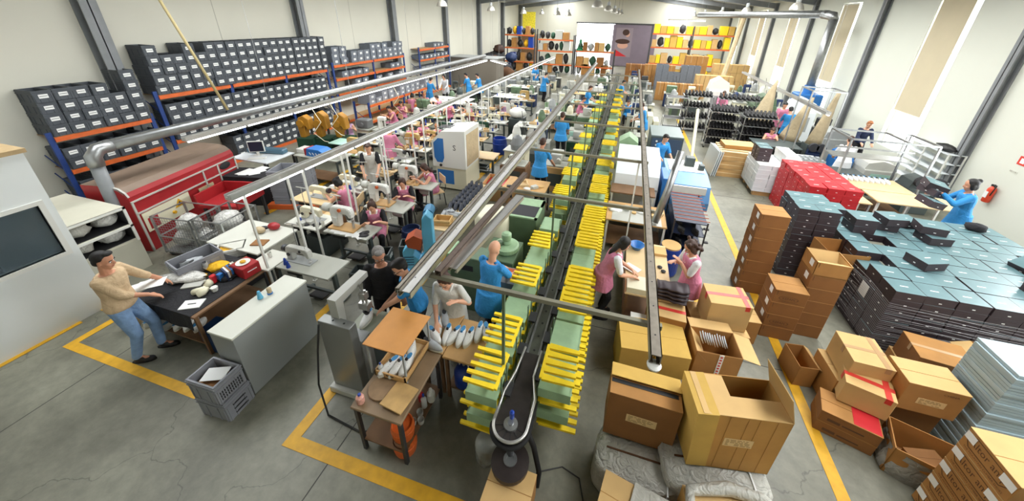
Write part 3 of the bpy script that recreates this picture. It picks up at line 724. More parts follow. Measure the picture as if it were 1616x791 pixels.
text_mesh('CHINA', .035, 'ink_brown', t, TR(.12, -.195, .36) @ RX(PI / 2), width=.14)
carton('carton', 'brown carton lying behind the printed label carton with a taped lid', 4.50, 4.78, .345, .6, .48, .35, -.15, 'card_dark', tape='tape')
carton('carton', 'brown carton under the one with the taped lid, right edge group', 4.52, 4.80, 0, .66, .54, .34, -.15, 'card')
t = carton('open_carton', 'brown carton with a barcode label at the right edge', 5.25, 4.85, 0, .5, .5, .70, -.1, 'card', True, flaps=(2.6, 0, .5, .4))
MB().box(-.253, -.1, .2, -.251, .06, .34).build('barcode_label', 'paper', t)
t = thing('wrapped_open_carton', 'open carton in loose grey plastic on the floor, lower right', 'box', (3.74, 3.50, 0), -.35)
m = MB(); m.box(-.3, -.22, 0, .3, -.21, .4); m.box(-.3, .21, 0, .3, .22, .4); m.box(-.3, -.22, 0, -.29, .22, .4); m.box(.29, -.22, 0, .3, .22, .4); m.box(-.3, -.22, 0, .3, .22, .02)
m.build('box_body', 'card', t)
m = MB(); rs = []
for k in range(8):
    z = .36 * k / 7; f = 1.06 + .06 * math.sin(k * .9)
    rs.append([(.3 * f * (abs(math.cos(a)) ** 6 + abs(math.sin(a)) ** 6) ** (-1 / 6) * math.cos(a) + random.uniform(-.01, .01), .22 * f * (abs(math.cos(a)) ** 6 + abs(math.sin(a)) ** 6) ** (-1 / 6) * math.sin(a) + random.uniform(-.01, .01), z) for a in [i * 2 * PI / 30 for i in range(30)]])
m.rings(rs, cap=False); m.build('plastic_wrap', 'poly_dark', t, smooth=True)
for k in range(3): carton('carton', 'folded brown carton piece %s inside the wrapped open carton' % ORD[k], 3.70 + .04 * k, 3.50, .05 + .07 * k, .34, .2, .05, -.2 + .2 * k, 'card_in')
# lower right corner: printed cartons between pale sheets
SX, SY, SR = 3.62, 2.98, 0.0
for k in range(5):
    x0, z0 = 3.84, .004 + k * .238
    t = carton('carton', 'climbing shoe carton, %s up in the corner pile, printed side to the aisle' % ORD[k], 3.86, 2.95, z0, .60, .50, .233, 0, 'card', group='climbing shoe cartons')
    M = TR(-.302, 0, .12) @ RZ(-PI / 2) @ RX(PI / 2)
    text_mesh('Altor amp', .1, 'ink_brown', t, M @ TR(.0, .02, 0), width=.36)
    text_mesh('THE MOUNTAIN CLIMBER SHOES', .03, 'ink_brown', t, M @ TR(0, -.085, 0), 'small_lettering', width=.40)
    m = MB()
    P = [(-.22, .02), (-.15, .085), (.17, .075), (.22, .02), (.15, -.055), (-.17, -.055)]
    for i in range(6):
        a = Vector(P[i] + (0,)); b = Vector(P[(i + 1) % 6] + (0,)); dd = (b - a).normalized(); q = Vector((-dd.y, dd.x, 0)) * .004
        m.rings([[M @ (a - q), M @ (a + q), M @ (a + q + Vector((0, 0, .001))), M @ (a - q + Vector((0, 0, .001)))], [M @ (b - q), M @ (b + q), M @ (b + q + Vector((0, 0, .001))), M @ (b - q + Vector((0, 0, .001)))]])
    m.build('frame_print', 'ink_brown', t)
    m = MB(); m.box(-.305, .14, .12, -.303, .24, .2); m.build('shipping_label', 'paper', t); MB().box(-.305, -.24, .12, -.303, -.12, .2).build('shipping_label', 'paper', t)
def sheets(label, x, y, w, d, n, z, rz=0):
    t = thing('foam_sheet_pile', label, 'sheet pile', (x, y, 0), rz)
    m = MB()
    for k in range(n):
        j = random.uniform(-.012, .012); m.box(-w / 2 + j, -d / 2 + j, k * z / n, w / 2 + j, d / 2 + j, (k + .85) * z / n)
    m.build('sheets', mat('pale_foam', '#a3b6bc', .6, 0, .05, 4), t)
sheets('pale blue pile of sheets behind the climbing shoe cartons', 4.95, 4.02, 1.45, .5, 34, 1.42)
sheets('pale blue pile of sheets in front of the climbing shoe cartons', 4.0, 2.36, .6, .55, 24, 1.0)

# ------------------------------------------------------------ people
def ik(A, T, l1, l2, pole):
    A = Vector(A); T = Vector(T); d = T - A; L = d.length; mx = (l1 + l2) * .995
    if L > mx: T = A + d * (mx / L); d = T - A; L = mx
    if L < abs(l1 - l2) + .01: L = abs(l1 - l2) + .01
    a = (l1 * l1 - l2 * l2 + L * L) / (2 * L); h = math.sqrt(max(l1 * l1 - a * a, 0))
    u = d.normalized(); p = Vector(pole); p = (p - u * p.dot(u)); p = p.normalized() if p.length > 1e-5 else Vector((0, 0, 1))
    return A + u * a + p * h, T
def torso_rings(P, N, s, rx, add=0, z0=-.02, top=1.0, sh=.19):
    """elliptical sections from the crotch to the base of the neck"""
    d = (N - P); L = d.length; u = d / L; r = (rx - u * rx.dot(u)).normalized(); f = u.cross(r)
    prof = [(-.10, .10, .085), (-.03, .165, .115), (.06, .172, .122), (.2, .158, .11), (.38, .140, .098), (.58, .155, .108), (.75, .168, .112), (.88, .165, .100), (.96, .11, .08), (1.02, .055, .055)]
    rs = []
    for t, a, b in prof:
        if t > top: break
        c = P + u * L * t; a = (a + add) * s; b = (b + add) * s
        rs.append([c + r * math.cos(k * 2 * PI / 16) * a + f * math.sin(k * 2 * PI / 16) * b for k in range(16)])
    return rs
def person(label, head, facing, h=1.66, sit=False, lean=.15, hands=((-.16, .42, 1.0), (.16, .42, 1.0)), look=(.5, 0), top=('coat_blue', 'coat'), trousers='cloth_black', hair=('short', 'hair_black'), skin='skin', vox=.014, sleeve=1.0, feet=None, shoes='shoe_dark', twist=0, extra=None, hem=.42, roll=0, glasses=False, beard=False, under=None, pz=None, near=False):
    s = h / 1.7
    pz = pz if pz is not None else (.50 if sit else .93 * s)
    P = Vector((0, 0, pz)); u = Vector((math.sin(roll), math.sin(lean), math.cos(lean))).normalized()
    N = P + u * .50 * s
    rx = Vector((math.cos(twist), math.sin(twist), 0))
    Sh = [N - u * .045 * s + rx * sx * .165 * s for sx in (-1, 1)]
    Hp = [P + Vector((sx * .085 * s, 0, -.03 * s)) for sx in (-1, 1)]
    hd = math.sin(lean * .6 + look[0] * .35); nd = Vector((math.sin(roll) * .7, hd, math.sqrt(max(.1, 1 - hd * hd)))).normalized()
    Hc = N + nd * (.160 * s) + Vector((0, .02 * s, 0))
    if feet is None:
        feet = [(-.10, .42, .08), (.10, .42, .08)] if sit else [(-.10, .03, .08), (.11, -.03, .08)]
    feet = [Vector(f) for f in feet]
    t = thing('person', label, 'person')
    yaw = look[1]; pit = look[0]
    HR = (Matrix.Rotation(yaw, 3, 'Z') @ Matrix.Rotation(-pit, 3, 'X') @ Matrix.Rotation(roll * .5, 3, 'Y'))
    def H(x, y, z): return Hc + HR @ Vector((x * s, y * s, z * s))
    b = MB()
    b.rings(torso_rings(P, N, s, rx))
    b.cap(N - u * .05 * s, H(0, -.015, -.05), .058 * s, .052 * s)
    b.ell(H(0, -.012, .03), (.074 * s, .092 * s, .098 * s), 16, 12, HR)
    b.ell(H(0, .022, -.045), (.056 * s, .062 * s, .07 * s), 14, 10, HR)
    b.ell(H(0, .052, -.095), (.025 * s, .022 * s, .02 * s), 10, 8, HR)
    b.ell(H(0, .087, -.018), (.013 * s, .020 * s, .026 * s), 8, 6, HR)
    b.ell(H(0, .098, -.030), (.016 * s, .012 * s, .010 * s), 8, 6, HR)
    for sx in (-1, 1):
        b.ell(H(sx * .074, -.01, -.01), (.010 * s, .018 * s, .03 * s), 8, 6, HR)
        b.ell(H(sx * .035, .045, -.035), (.024 * s, .03 * s, .026 * s), 8, 6, HR)
    el, wr = [], []
    for i, sx in enumerate((-1, 1)):
        E_, W_ = ik(Sh[i], hands[i], .285 * s, .245 * s, (sx * .55, -.55, -.8)); el.append(E_); wr.append(W_)
        b.cap(Sh[i], E_, .052 * s, .042 * s); b.cap(E_, W_, .041 * s, .027 * s)
        fd = (W_ - E_).normalized(); fd = (fd + Vector((0, .15, -.25))).normalized()
        side = fd.cross(Vector((0, 0, 1))); side = side.normalized() if side.length > .1 else Vector((1, 0, 0)); nn = side.cross(fd).normalized()
        if nn.z < 0: nn = -nn
        for k in (-.6, 0, .6): b.cap(W_ + fd * .01 + side * .02 * k, W_ + fd * .085 * s + side * .038 * k * s, .019 * s, .016 * s, 8)
        fr = max(.0088 * s, vox * .62)
        for k, ln in ((-1.5, .062), (-.5, .078), (.5, .083), (1.5, .070)):
            a = W_ + fd * .085 * s + side * .0205 * k * s; cd = fd; pts = [a]
            for j in range(3):
                pts.append(pts[-1] + cd * ln * s / 3 * 1.15); cd = (cd - nn * .34 + side * .06 * k).normalized()
            b.tube(pts, [fr * 1.1, fr * 1.05, fr, fr * .85], 8)
        th = W_ + fd * .03 * s - side * sx * .03 * s
        b.tube([th, th + (fd * .03 - side * sx * .03) * s, th + (fd * .062 - side * sx * .04 - nn * .012) * s], [fr * 1.5, fr * 1.25, fr], 8)
    kn = []
    for i, sx in enumerate((-1, 1)):
        K_, A_ = ik(Hp[i], feet[i], .43 * s, .42 * s, (sx * .1, 1, .2)); kn.append((K_, A_))
        b.cap(Hp[i], K_, .082 * s, .055 * s); b.cap(K_, A_, .053 * s, .036 * s)
        b.cap(A_, A_ + Vector((0, .12 * s, -.04)), .035 * s, .025 * s)
    body = link('body', remesh(b.bm, vox, 2 if vox < .012 else 1), t); body.data.materials.clear(); body.data.materials.append(K[skin])
    # eyes, brows, mouth
    if near or vox <= .011:
        for sx in (-1, 1):
            MB().ell(H(sx * .030, .070, .002), (.0125 * s, .009 * s, .0085 * s), 10, 6, HR).build('eye', 'eye', t, smooth=True)
            MB().ell(H(sx * .030, .077, .001), (.006 * s, .005 * s, .006 * s), 8, 6, HR).build('iris', 'iris', t)
            MB().tube([H(sx * .014, .082, .022), H(sx * .032, .081, .027), H(sx * .05, .068, .021)], .0045 * s, 6).build('eyebrow', hair[1] if hair[1] != 'hair_grey' else 'hair_grey', t)
        MB().tube([H(-.023, .071, -.062), H(-.008, .082, -.060), H(.008, .082, -.060), H(.023, .071, -.062)], [.003 * s, .006 * s, .006 * s, .003 * s], 6).build('mouth', 'lip', t, smooth=True)
        if glasses:
            m = MB()
            for sx in (-1, 1):
                pts = [H(sx * .033 + .024 * math.cos(a), .092, .0 + .016 * math.sin(a)) for a in [k * PI / 6 for k in range(13)]]
                m.tube(pts, .0028, 6); m.tube([H(sx * .057, .09, .005), H(sx * .078, -.01, .008)], .0028, 6)
            m.tube([H(-.01, .095, .004), H(.01, .095, .004)], .0028, 6); m.build('glasses', 'black', t)
    # hair
    kind, hm = hair
    if kind != 'bald':
        m = MB()
        if kind == 'short':
            m.ell(H(0, -.032, .052), (.082 * s, .092 * s, .084 * s), 14, 10, HR); m.ell(H(0, -.05, .0), (.079 * s, .06 * s, .07 * s), 12, 8, HR); m.ell(H(0, .035, .108), (.055 * s, .045 * s, .03 * s), 10, 8, HR)
        else:
            m.ell(H(0, -.03, .05), (.088 * s, .098 * s, .088 * s), 14, 10, HR); m.ell(H(0, -.052, -.02), (.086 * s, .065 * s, .095 * s), 12, 8, HR)
            for sx in (-1, 1): m.ell(H(sx * .074, -.005, -.01), (.022 * s, .045 * s, .08 * s), 8, 8, HR)
            if kind == 'long': m.ell(H(0, -.075, -.13), (.075 * s, .045 * s, .12 * s), 12, 8, HR); m.ell(H(.02, -.09, -.21), (.05 * s, .035 * s, .09 * s), 12, 8, HR)
            if kind == 'bun': m.ell(H(0, -.11, .09), (.045 * s, .045 * s, .042 * s), 12, 8, HR)
            if kind == 'tail': m.tube([H(0, -.11, .05), H(0, -.16, .03), H(0, -.18, -.06), H(0, -.17, -.16)], [.03 * s, .035 * s, .03 * s, .012 * s], 10)
            if kind == 'curly':
                for k in range(26):
                    a = random.uniform(0, 2 * PI); z = random.uniform(-.16, .12); m.ell(H(.085 * math.cos(a), -.05 + .07 * math.sin(a) - (.02 if z < 0 else 0), z), (.032 * s, .032 * s, .032 * s), 8, 6)
        o = link('hair', remesh(m.bm, max(vox * .8, .008), 1), t); o.data.materials.clear(); o.data.materials.append(K[hm])
    # the mask: keep the face free of hair by cutting nothing; fringe sits above the brow line
    if beard:
        o = MB().ell(H(0, .045, -.07), (.052 * s, .048 * s, .045 * s), 12, 8, HR).build('beard', hm, t, smooth=True)
    # trousers and shoes
    m = MB(); 
    rs = torso_rings(P, N, s, rx, .008, top=.12); m.rings(rs)
    for i in range(2):
        K_, A_ = kn[i]; m.cap(Hp[i], K_, .098 * s, .068 * s); m.cap(K_, A_ + (K_ - A_).normalized() * .03, .066 * s, .052 * s)
    o = link('trousers', remesh(m.bm, max(vox, .012), 1), t); o.data.materials.clear(); o.data.materials.append(K[trousers])
    for i in range(2):
        A_ = kn[i][1]; fz = A_.z - .08
        m = MB(); m.ell((A_.x, A_.y + .035, fz + .045), (.048 * s, .075 * s, .05), 12, 8); m.ell((A_.x, A_.y + .11 * s, fz + .032), (.047 * s, .085 * s, .032), 12, 8)
        sh = link('shoe', remesh(m.bm, .012, 1), t); sh.data.materials.append(K[shoes]) if not sh.data.materials else None
        if not sh.data.materials: sh.data.materials.append(K[shoes])
        sm = MB(); sm.prism([(A_.x + .047 * s * math.cos(a) * (1 if math.sin(a) > 0 else .85), A_.y + .06 * s + .135 * s * math.sin(a)) for a in [k * PI / 8 for k in range(16)]], fz, fz + .018); sm.build('sole', 'sole' if shoes != 'shoe_dark' else 'rubber', sh)
    # upper garment
    tm, kindt = top
    m = MB(); add = .018 if kindt != 'sweater' else .022
    m.rings(torso_rings(P, N, s, rx, add, top=.97))
    if kindt != 'smock':
        for i in range(2):
            E_, W_ = el[i], wr[i]
            if sleeve >= .98: m.cap(Sh[i], E_, .064 * s, .054 * s); m.cap(E_, E_.lerp(W_, .93), .054 * s, .042 * s)
            elif sleeve > .5: m.cap(Sh[i], E_, .064 * s, .054 * s); m.cap(E_, E_.lerp(W_, (sleeve - .5) * 2), .054 * s, .050 * s)
            else: m.cap(Sh[i], Sh[i].lerp(E_, sleeve * 2), .060 * s, .057 * s)
    else:
        for i in range(2): m.cap(Sh[i] - (Sh[i] - N) * .3, Sh[i], .05 * s, .056 * s)
    if kindt in ('coat', 'smock'):
        if sit:
            for i in range(2): m.cap(Hp[i], Hp[i].lerp(kn[i][0], .8), .115 * s, .095 * s)
            m.cap(Hp[0].lerp(kn[0][0], .3), Hp[1].lerp(kn[1][0], .3), .10, .10)
        else:
            rs = []
            for k in range(6):
                q = k / 5; z = P.z + .06 - hem * s * q - .0
                cx = 0; a = (.19 + .045 * q) * s; bb = (.145 + .05 * q) * s
                rs.append([(cx + a * math.cos(g) * (1 + .05 * q * math.sin(g * 5)), -.012 + bb * math.sin(g) * (1 + .05 * q * math.cos(g * 4)), z) for g in [j * 2 * PI / 20 for j in range(20)]])
            m.rings(rs)
    o = link({'coat': 'work_coat', 'smock': 'work_smock', 'sweater': 'sweater', 'shirt': 'shirt', 'vest': 'vest'}[kindt], remesh(m.bm, max(vox, .012), 2), t); o.data.materials.clear(); o.data.materials.append(K[tm])
    if kindt in ('coat', 'smock') and vox <= .014:
        c = MB()
        f = u.cross(rx).normalized() * -1
        if f.y < 0: f = -f
        for sx in (-1, 1):
            c.tube([N + rx * sx * .07 * s - f * .02, N + rx * sx * .06 * s + f * .06 * s - u * .02, N + rx * sx * .012 * s + f * .125 * s - u * .12 * s], [.018, .018, .008], 8)
        c.build('collar', tm if kindt == 'coat' else 'paper', t, smooth=True)
    if under:
        m = MB()
        for i in range(2): m.cap(Sh[i], Sh[i].lerp(el[i], .8), .063 * s, .057 * s)
        m.rings(torso_rings(P, N, s, rx, .014, top=.97))
        o = link('undershirt', remesh(m.bm, .013, 1), t); o.data.materials.clear(); o.data.materials.append(K[under])
    R = Matrix.Rotation(facing, 3, 'Z'); off = R @ Vector((Hc.x, Hc.y, 0))
    t.location = (head[0] - off.x, head[1] - off.y, 0); t.rotation_euler = (0, 0, facing)


    return t, wr
def stool(x, y, rz, label, h=.46):
    t = thing('work_chair', label, 'chair', (x, y, 0), rz)
    MB().box(-.2, -.19, h - .03, .2, .19, h, bev=.015).build('seat', 'wood_light', t)
    MB().box(-.19, -.24, h + .2, .19, -.215, h + .42, bev=.01).build('backrest', 'wood_light', t)
    for sx in (-1, 1):
        for sy in (-1, 1): MB().cyl((sx * .17, sy * .17, h - .03), (sx * .2, sy * .2, 0), .014, n=8).build('leg', 'dark_steel', t)
        MB().tube([(sx * .15, -.18, h - .02), (sx * .15, -.235, h + .1), (sx * .15, -.23, h + .4)], .011, 8).build('back_frame', 'dark_steel', t)
    return t
FWD, LEFT, RIGHT, AWAY = PI, PI / 2, -PI / 2, 0      # which way a figure faces: to the camera, to the left, to the right, down the hall
# the ten nearest figures
person('man in a beige sweater and jeans leaning over the black table with papers in hand', (-6.05, 2.05), -1.0, 1.78, lean=.05, hands=((-.50, .30, .86), (-.02, .30, 1.04)), look=(.25, .05), top=('sweater', 'sweater'), trousers='denim', hair=('short', 'hair_black'), vox=.009, sleeve=.66, feet=((-.12, .10, .08), (.10, -.08, .08)), near=True)
person('grey-haired man in black with glasses watching beside the C-shaped machine', (-2.88, 3.24), FWD + .55, 1.74, lean=.05, hands=((-.24, .08, .85), (.24, .1, .88)), look=(.35, .2), top=('cloth_black', 'shirt'), hair=('short', 'hair_grey'), vox=.010, near=True, glasses=True, feet=((-.1, .0, .08), (.1, 0, .08)))
person('man in a blue polo leaning towards the shoe under the press with open hand', (-2.49, 3.13), 2.3, 1.74, lean=.22, hands=((.02, .48, 1.0), (.16, .36, 1.0)), look=(.5, .15), top=('coat_blue', 'shirt'), hair=('short', 'hair_black'), skin='skin2', vox=.010, near=True, sleeve=.32, glasses=True)
person('woman in a white short-sleeved coat pressing a white shoe on the front bench', (-1.90, 3.21), FWD + .1, 1.62, lean=.28, hands=((-.16, .24, 1.20), (.08, .38, .92)), look=(.75, 0), top=('coat_white', 'coat'), hair=('tail', 'hair_brown'), skin='skin2', vox=.010, near=True, sleeve=.42)
person('bald man in a long blue coat with his back turned at the green machine', (-1.45, 3.86), -.35, 1.75, lean=.12, hands=((-.12, .42, 1.08), (.14, .45, 1.08)), look=(.4, 0), top=('coat_blue', 'coat'), hair=('bald', 'hair_brown'), skin='skin2', vox=.011, sleeve=.4, hem=.36)
person('dark-haired woman in a pink smock working left of the drilled beam', (0.32, 4.84), RIGHT + .15, 1.6, lean=.36, hands=((-.05, .44, .95), (.12, .42, .95)), look=(.55, 0), top=('pink', 'smock'), hair=('long', 'hair_black'), skin='skin2', vox=.010, near=True, under='cloth_white', hem=.32)
person('curly-haired woman in a pink smock standing right of the stacked boot legs', (1.28, 5.02), LEFT + .35, 1.6, lean=.16, hands=((-.02, .24, 1.22), (.10, .28, 1.16)), look=(.6, 0), top=('pink', 'smock'), hair=('curly', 'hair_brown'), skin='skin2', vox=.010, near=True, under='cloth_white', hem=.32)
person('woman in a blue coat lifting shoe boxes beside the right wall', (7.14, 8.98), LEFT - .25, 1.78, lean=.12, hands=((-.14, .46, 1.42), (.20, .44, 1.28)), look=(.2, .1), top=('coat_blue', 'coat'), hair=('bun', 'hair_black'), vox=.012, hem=.3)
person('man in a blue polo with his back to the camera near the beige bench', (-1.87, 8.67), AWAY - .25, 1.74, lean=.14, hands=((-.15, .40, 1.0), (.2, .40, 1.0)), look=(.4, 0), top=('coat_blue', 'coat'), hair=('short', 'hair_brown'), vox=.012, sleeve=.38, hem=.25)
person('man in a blue polo, back to the camera, in front of grey cases', (-1.89, 11.66), AWAY, 1.74, lean=.1, hands=((-.2, .35, 1.0), (.2, .35, 1.0)), look=(.4, 0), top=('coat_blue', 'coat'), hair=('short', 'hair_brown'), vox=.016, sleeve=.38, hem=.2)
# seated machinists: (head px at z), facing, clothes
seated = [
 ('woman in a pink smock sewing dark leather at the second right-hand table', (-4.52, 5.13), FWD + .55, 'pink', 'bun', 'hair_brown', .012, 'cloth_black'),
 ('woman in a pink smock with long brown hair holding a wrapped part', (-4.59, 6.28), FWD + .5, 'pink', 'long', 'hair_brown', .012, 'cloth_black'),
 ('woman in pink seen in profile at the cream machine, facing left', (-5.96, 5.81), LEFT + .3, 'pink', 'bun', 'hair_black', .014, None),
 ('woman in pink bending over the fourth right-hand table', (-4.58, 7.22), LEFT + .9, 'pink', 'long', 'hair_brown', .014, None),
 ('woman with black hair in lilac behind the gold machines', (-9.33, 10.10), RIGHT - .7, 'lilac', 'bun', 'hair_black', .018, None),
 ('woman in pink bending over the green-topped table', (-9.10, 12.21), FWD - .5, 'pink', 'short', 'hair_black', .018, None),
 ('woman in pale pink behind the dark box table', (-9.20, 13.19), FWD, 'pink', 'short', 'hair_black', .018, None),
 ('woman in a white vest over pink turned away near the rack', (-9.65, 14.81), AWAY, 'pink', 'bun', 'hair_black', .018, None),
 ('woman in pink left of the standing blue coat', (-9.22, 15.16), FWD, 'pink', 'short', 'hair_ginger', .018, None),
 ('woman in deep pink below the standing blue coat', (-8.38, 14.86), LEFT, 'pink', 'short', 'hair_brown', .018, None),
 ('woman in pink behind the posts left of the cabinet machine', (-6.80, 10.20), FWD, 'pink', 'short', 'hair_brown', .018, None),
 ('woman in pink between the posts further back', (-6.67, 10.68), FWD, 'pink', 'tail', 'hair_brown', .018, None),
 ('woman in pink with black sleeves just left of the cabinet machine', (-6.05, 10.58), FWD, 'pink', 'short', 'hair_ginger', .018, 'cloth_black'),
 ('woman in pale pink hunched at the middle line', (-7.32, 13.97), FWD, 'pink', 'short', 'hair_brown', .018, None),
 ('woman in pale clothes hunched beside the thin posts', (-6.56, 14.15), LEFT, 'pink', 'short', 'hair_brown', .018, None),
 ('woman in lilac at the white bench right of the middle line', (-5.21, 15.43), FWD, 'lilac', 'bun', 'hair_black', .018, 'cloth_black'),
 ('woman in white and pink by the conveyor rail', (-1.81, 17.17), RIGHT, 'pink', 'short', 'hair_brown', .018, None),
 ('blue-shirted worker seated behind the drilled beam', (0.25, 17.31), FWD, 'coat_blue', 'short', 'hair_brown', .018, None),
 ('woman in pink bending over white boxes near the right-hand light', (5.33, 14.42), FWD - .2, 'pink', 'short', 'hair_brown', .018, None),
]
for lab, hd, fc, tp, hk, hc, vx, un in seated:
    if fc == FWD and hd[0] < -3: fc = FWD + .4
    p, w = person(lab, hd, fc, 1.62, sit=True, lean=.30, hands=((-.12, .46, .88), (.12, .46, .88)), look=(.65, 0), top=(tp, 'smock'), hair=(hk, hc), skin='skin2', vox=vx, under=un)
    a = p.location; R_ = Matrix.Rotation(fc, 3, 'Z') @ Vector((0, -.02, 0))
    stool(a.x + R_.x, a.y + R_.y, fc, 'chair under the ' + lab.split(' in ')[0].split(' with ')[0] + ' ' + ' '.join(lab.split()[-6:]), .40)
standing = [
 ('woman in a white sleeveless vest standing behind the first machines', (-5.94, 6.95), FWD + .6, ('coat_white', 'smock'), 'short', 'hair_brown', 'cloth_black', .014),
 ('woman in a long pink coat seen from behind between the posts', (-6.43, 8.57), AWAY, ('pink', 'coat'), 'short', 'hair_brown', None, .018),
 ('person in a long blue coat standing at the left of the sorting table', (-9.69, 16.72), AWAY - .3, ('coat_blue', 'coat'), 'short', 'hair_black', None, .018),
 ('person in white standing behind the sorting table', (-9.61, 17.94), FWD, ('cloth_white', 'coat'), 'bun', 'hair_black', None, .018),
 ('person in blue bending at the right of the sorting table', (-8.77, 18.99), LEFT, ('coat_blue', 'coat'), 'short', 'hair_black', None, .018),
 ('second person in blue bending right of the sorting table', (-8.14, 19.14), LEFT, ('coat_blue', 'coat'), 'short', 'hair_black', None, .018),
 ('person in blue far down the hall beneath the second light', (-6.06, 24.37), FWD, ('coat_blue', 'coat'), 'short', 'hair_black', None, .02),
 ('person in a long blue coat facing the white machines far down the hall', (-4.59, 21.17), RIGHT + .9, ('coat_blue', 'coat'), 'short', 'hair_black', None, .018),
 ('person in blue just right of the rail behind the pink worker', (-1.61, 17.73), RIGHT, ('coat_blue', 'coat'), 'short', 'hair_brown', None, .018),
 ('person in blue beyond the yellow carriers', (-0.10, 20.25), RIGHT, ('coat_blue', 'coat'), 'short', 'hair_black', None, .018),
 ('person in bright blue beside the green box right of the conveyor', (0.73, 14.68), LEFT, ('coat_blue', 'coat'), 'short', 'hair_brown', None, .018),
 ('man in blue bending between the white hood and the grey machine', (1.31, 10.44), FWD + .6, ('coat_blue', 'coat'), 'short', 'hair_black', None, .014),
 ('person in pink standing behind the blue coat on the right', (6.45, 17.04), FWD, ('pink', 'coat'), 'short', 'hair_black', None, .018),
 ('person in a loose blue coat, back turned, under the right-hand light', (6.34, 16.15), AWAY, ('coat_blue', 'coat'), 'short', 'hair_black', None, .016),
 ('person in a white coat with dark hair behind the frame on the right', (6.54, 12.22), AWAY - .2, ('cloth_white', 'coat'), 'short', 'hair_brown', None, .013),
 ('ginger-haired man in a navy sweater by the right wall', (8.17, 14.62), FWD, ('shirt_navy', 'shirt'), 'short', 'hair_ginger', None, .014),
 ('person in pink among the shoe carts', (4.54, 18.95), FWD, ('pink', 'coat'), 'short', 'hair_brown', None, .02),
]
for lab, hd, fc, tp, hk, hc, un, vx in standing:
    person(lab, hd, fc, 1.68, lean=.2, hands=((-.16, .40, .98), (.16, .40, .98)), look=(.5, 0), top=tp, hair=(hk, hc), skin='skin2', vox=vx, under=un, sleeve=.45 if 'blue' in lab else 1, hem=.36)

# ------------------------------------------------------------ sewing tables and machines
def table(label, x0, y0, x1, y1, z=.76, top='laminate', name='sewing_table', legs='T', under=True, th=.035, group=None, leg='dgrey', drawer=True):
    w, d = x1 - x0, y1 - y0
    t = thing(name, label, 'table', ((x0 + x1) / 2, (y0 + y1) / 2, 0), 0, group)
    m = MB(); m.box(-w / 2, -d / 2, z - th, w / 2, d / 2, z, bev=.006); m.build('table_top', top, t)
    if legs == 'T':
        for s in (-1, 1):
            m = MB(); x = s * (w / 2 - .13); m.box(x - .03, -.03, .06, x + .03, .03, z - th); m.box(x - .03, -d / 2 + .02, 0, x + .03, d / 2 - .02, .06, bev=.01); m.box(x - .03, -d / 2 + .08, z - th - .04, x + .03, d / 2 - .08, z - th)
            m.build('leg', leg, t)
        MB().box(-w / 2 + .13, -.02, .2, w / 2 - .13, .02, .24).build('cross_rail', leg, t)
    else:
        for sx in (-1, 1):
            for sy in (-1, 1):
                x = sx * (w / 2 - .04); y = sy * (d / 2 - .04); MB().box(x - .02, y - .02, 0, x + .02, y + .02, z - th).build('leg', leg, t)
        if under: MB().box(-w / 2 + .03, -d / 2 + .03, .18, w / 2 - .03, d / 2 - .03, .2).build('lower_shelf', 'wood_dark', t)
    if legs == 'T' and under:
        m = MB(); m.box(-.2, -.1, .07, .1, .14, .09, M=RX(-.12)); m.build('treadle', 'black', t)
        m = MB(); m.cyl((.12, -.02, z - .18), (.34, -.02, z - .18), .075, n=14); m.cyl((.08, -.02, z - .18), (.12, -.02, z - .18), .05, n=12); m.build('motor', 'machgrey', t, smooth=False)
        if drawer: MB().box(-w / 2 + .16, -d / 2 + .05, z - .14, -w / 2 + .42, d / 2 - .1, z - .04).build('drawer', 'black', t)
    return t
def mk_flat(col, dark='dark_steel', base='wood'):
    def f():
        t = thing('sewing_machine', 'sewing machine', 'sewing machine')
        MB().box(-.27, -.09, 0, .27, .09, .012, bev=.003).build('bed_plate', 'grey', t)
        m = MB()
        # arm with pillar, one rounded outline with the throat cut out
        P = [(-.24, .012), (-.24, .20), (-.22, .255), (-.17, .275), (.12, .27), (.19, .265), (.235, .235), (.24, .17), (.235, .10), (.18, .10), (.175, .165), (.14, .19), (-.08, .19), (-.115, .165), (-.12, .012)]
        m.prism(P, -.045, .045, 'Y'); bmesh.ops.bevel(m.bm, geom=m.bm.edges[:], offset=.009, segments=2, affect='EDGES')
        m.build('arm', col, t, smooth=False)
        MB().cyl((-.30, 0, .20), (-.245, 0, .20), .062, .055, n=18).build('handwheel', 'dark_steel', t)
        m = MB(); m.cyl((.205, 0, .03), (.205, 0, .11), .006, n=6); m.cyl((.20, -.018, .014), (.20, -.018, .11), .005, n=6); m.box(.185, -.03, .012, .225, .02, .018); m.build('needle_bar', 'alu', t)
        m = MB(); m.cyl((.08, -.047, .225), (.08, -.06, .225), .022, n=12); m.cyl((-.18, -.047, .12), (-.18, -.062, .12), .03, n=14); m.build('dial', 'black', t)
        m = MB(); m.cyl((0, .02, .27), (0, .02, .33), .004, n=6); m.cyl((.15, 0, .26), (.15, 0, .31), .004, n=6); m.build('thread_guide', 'alu', t)
        return t
    return f
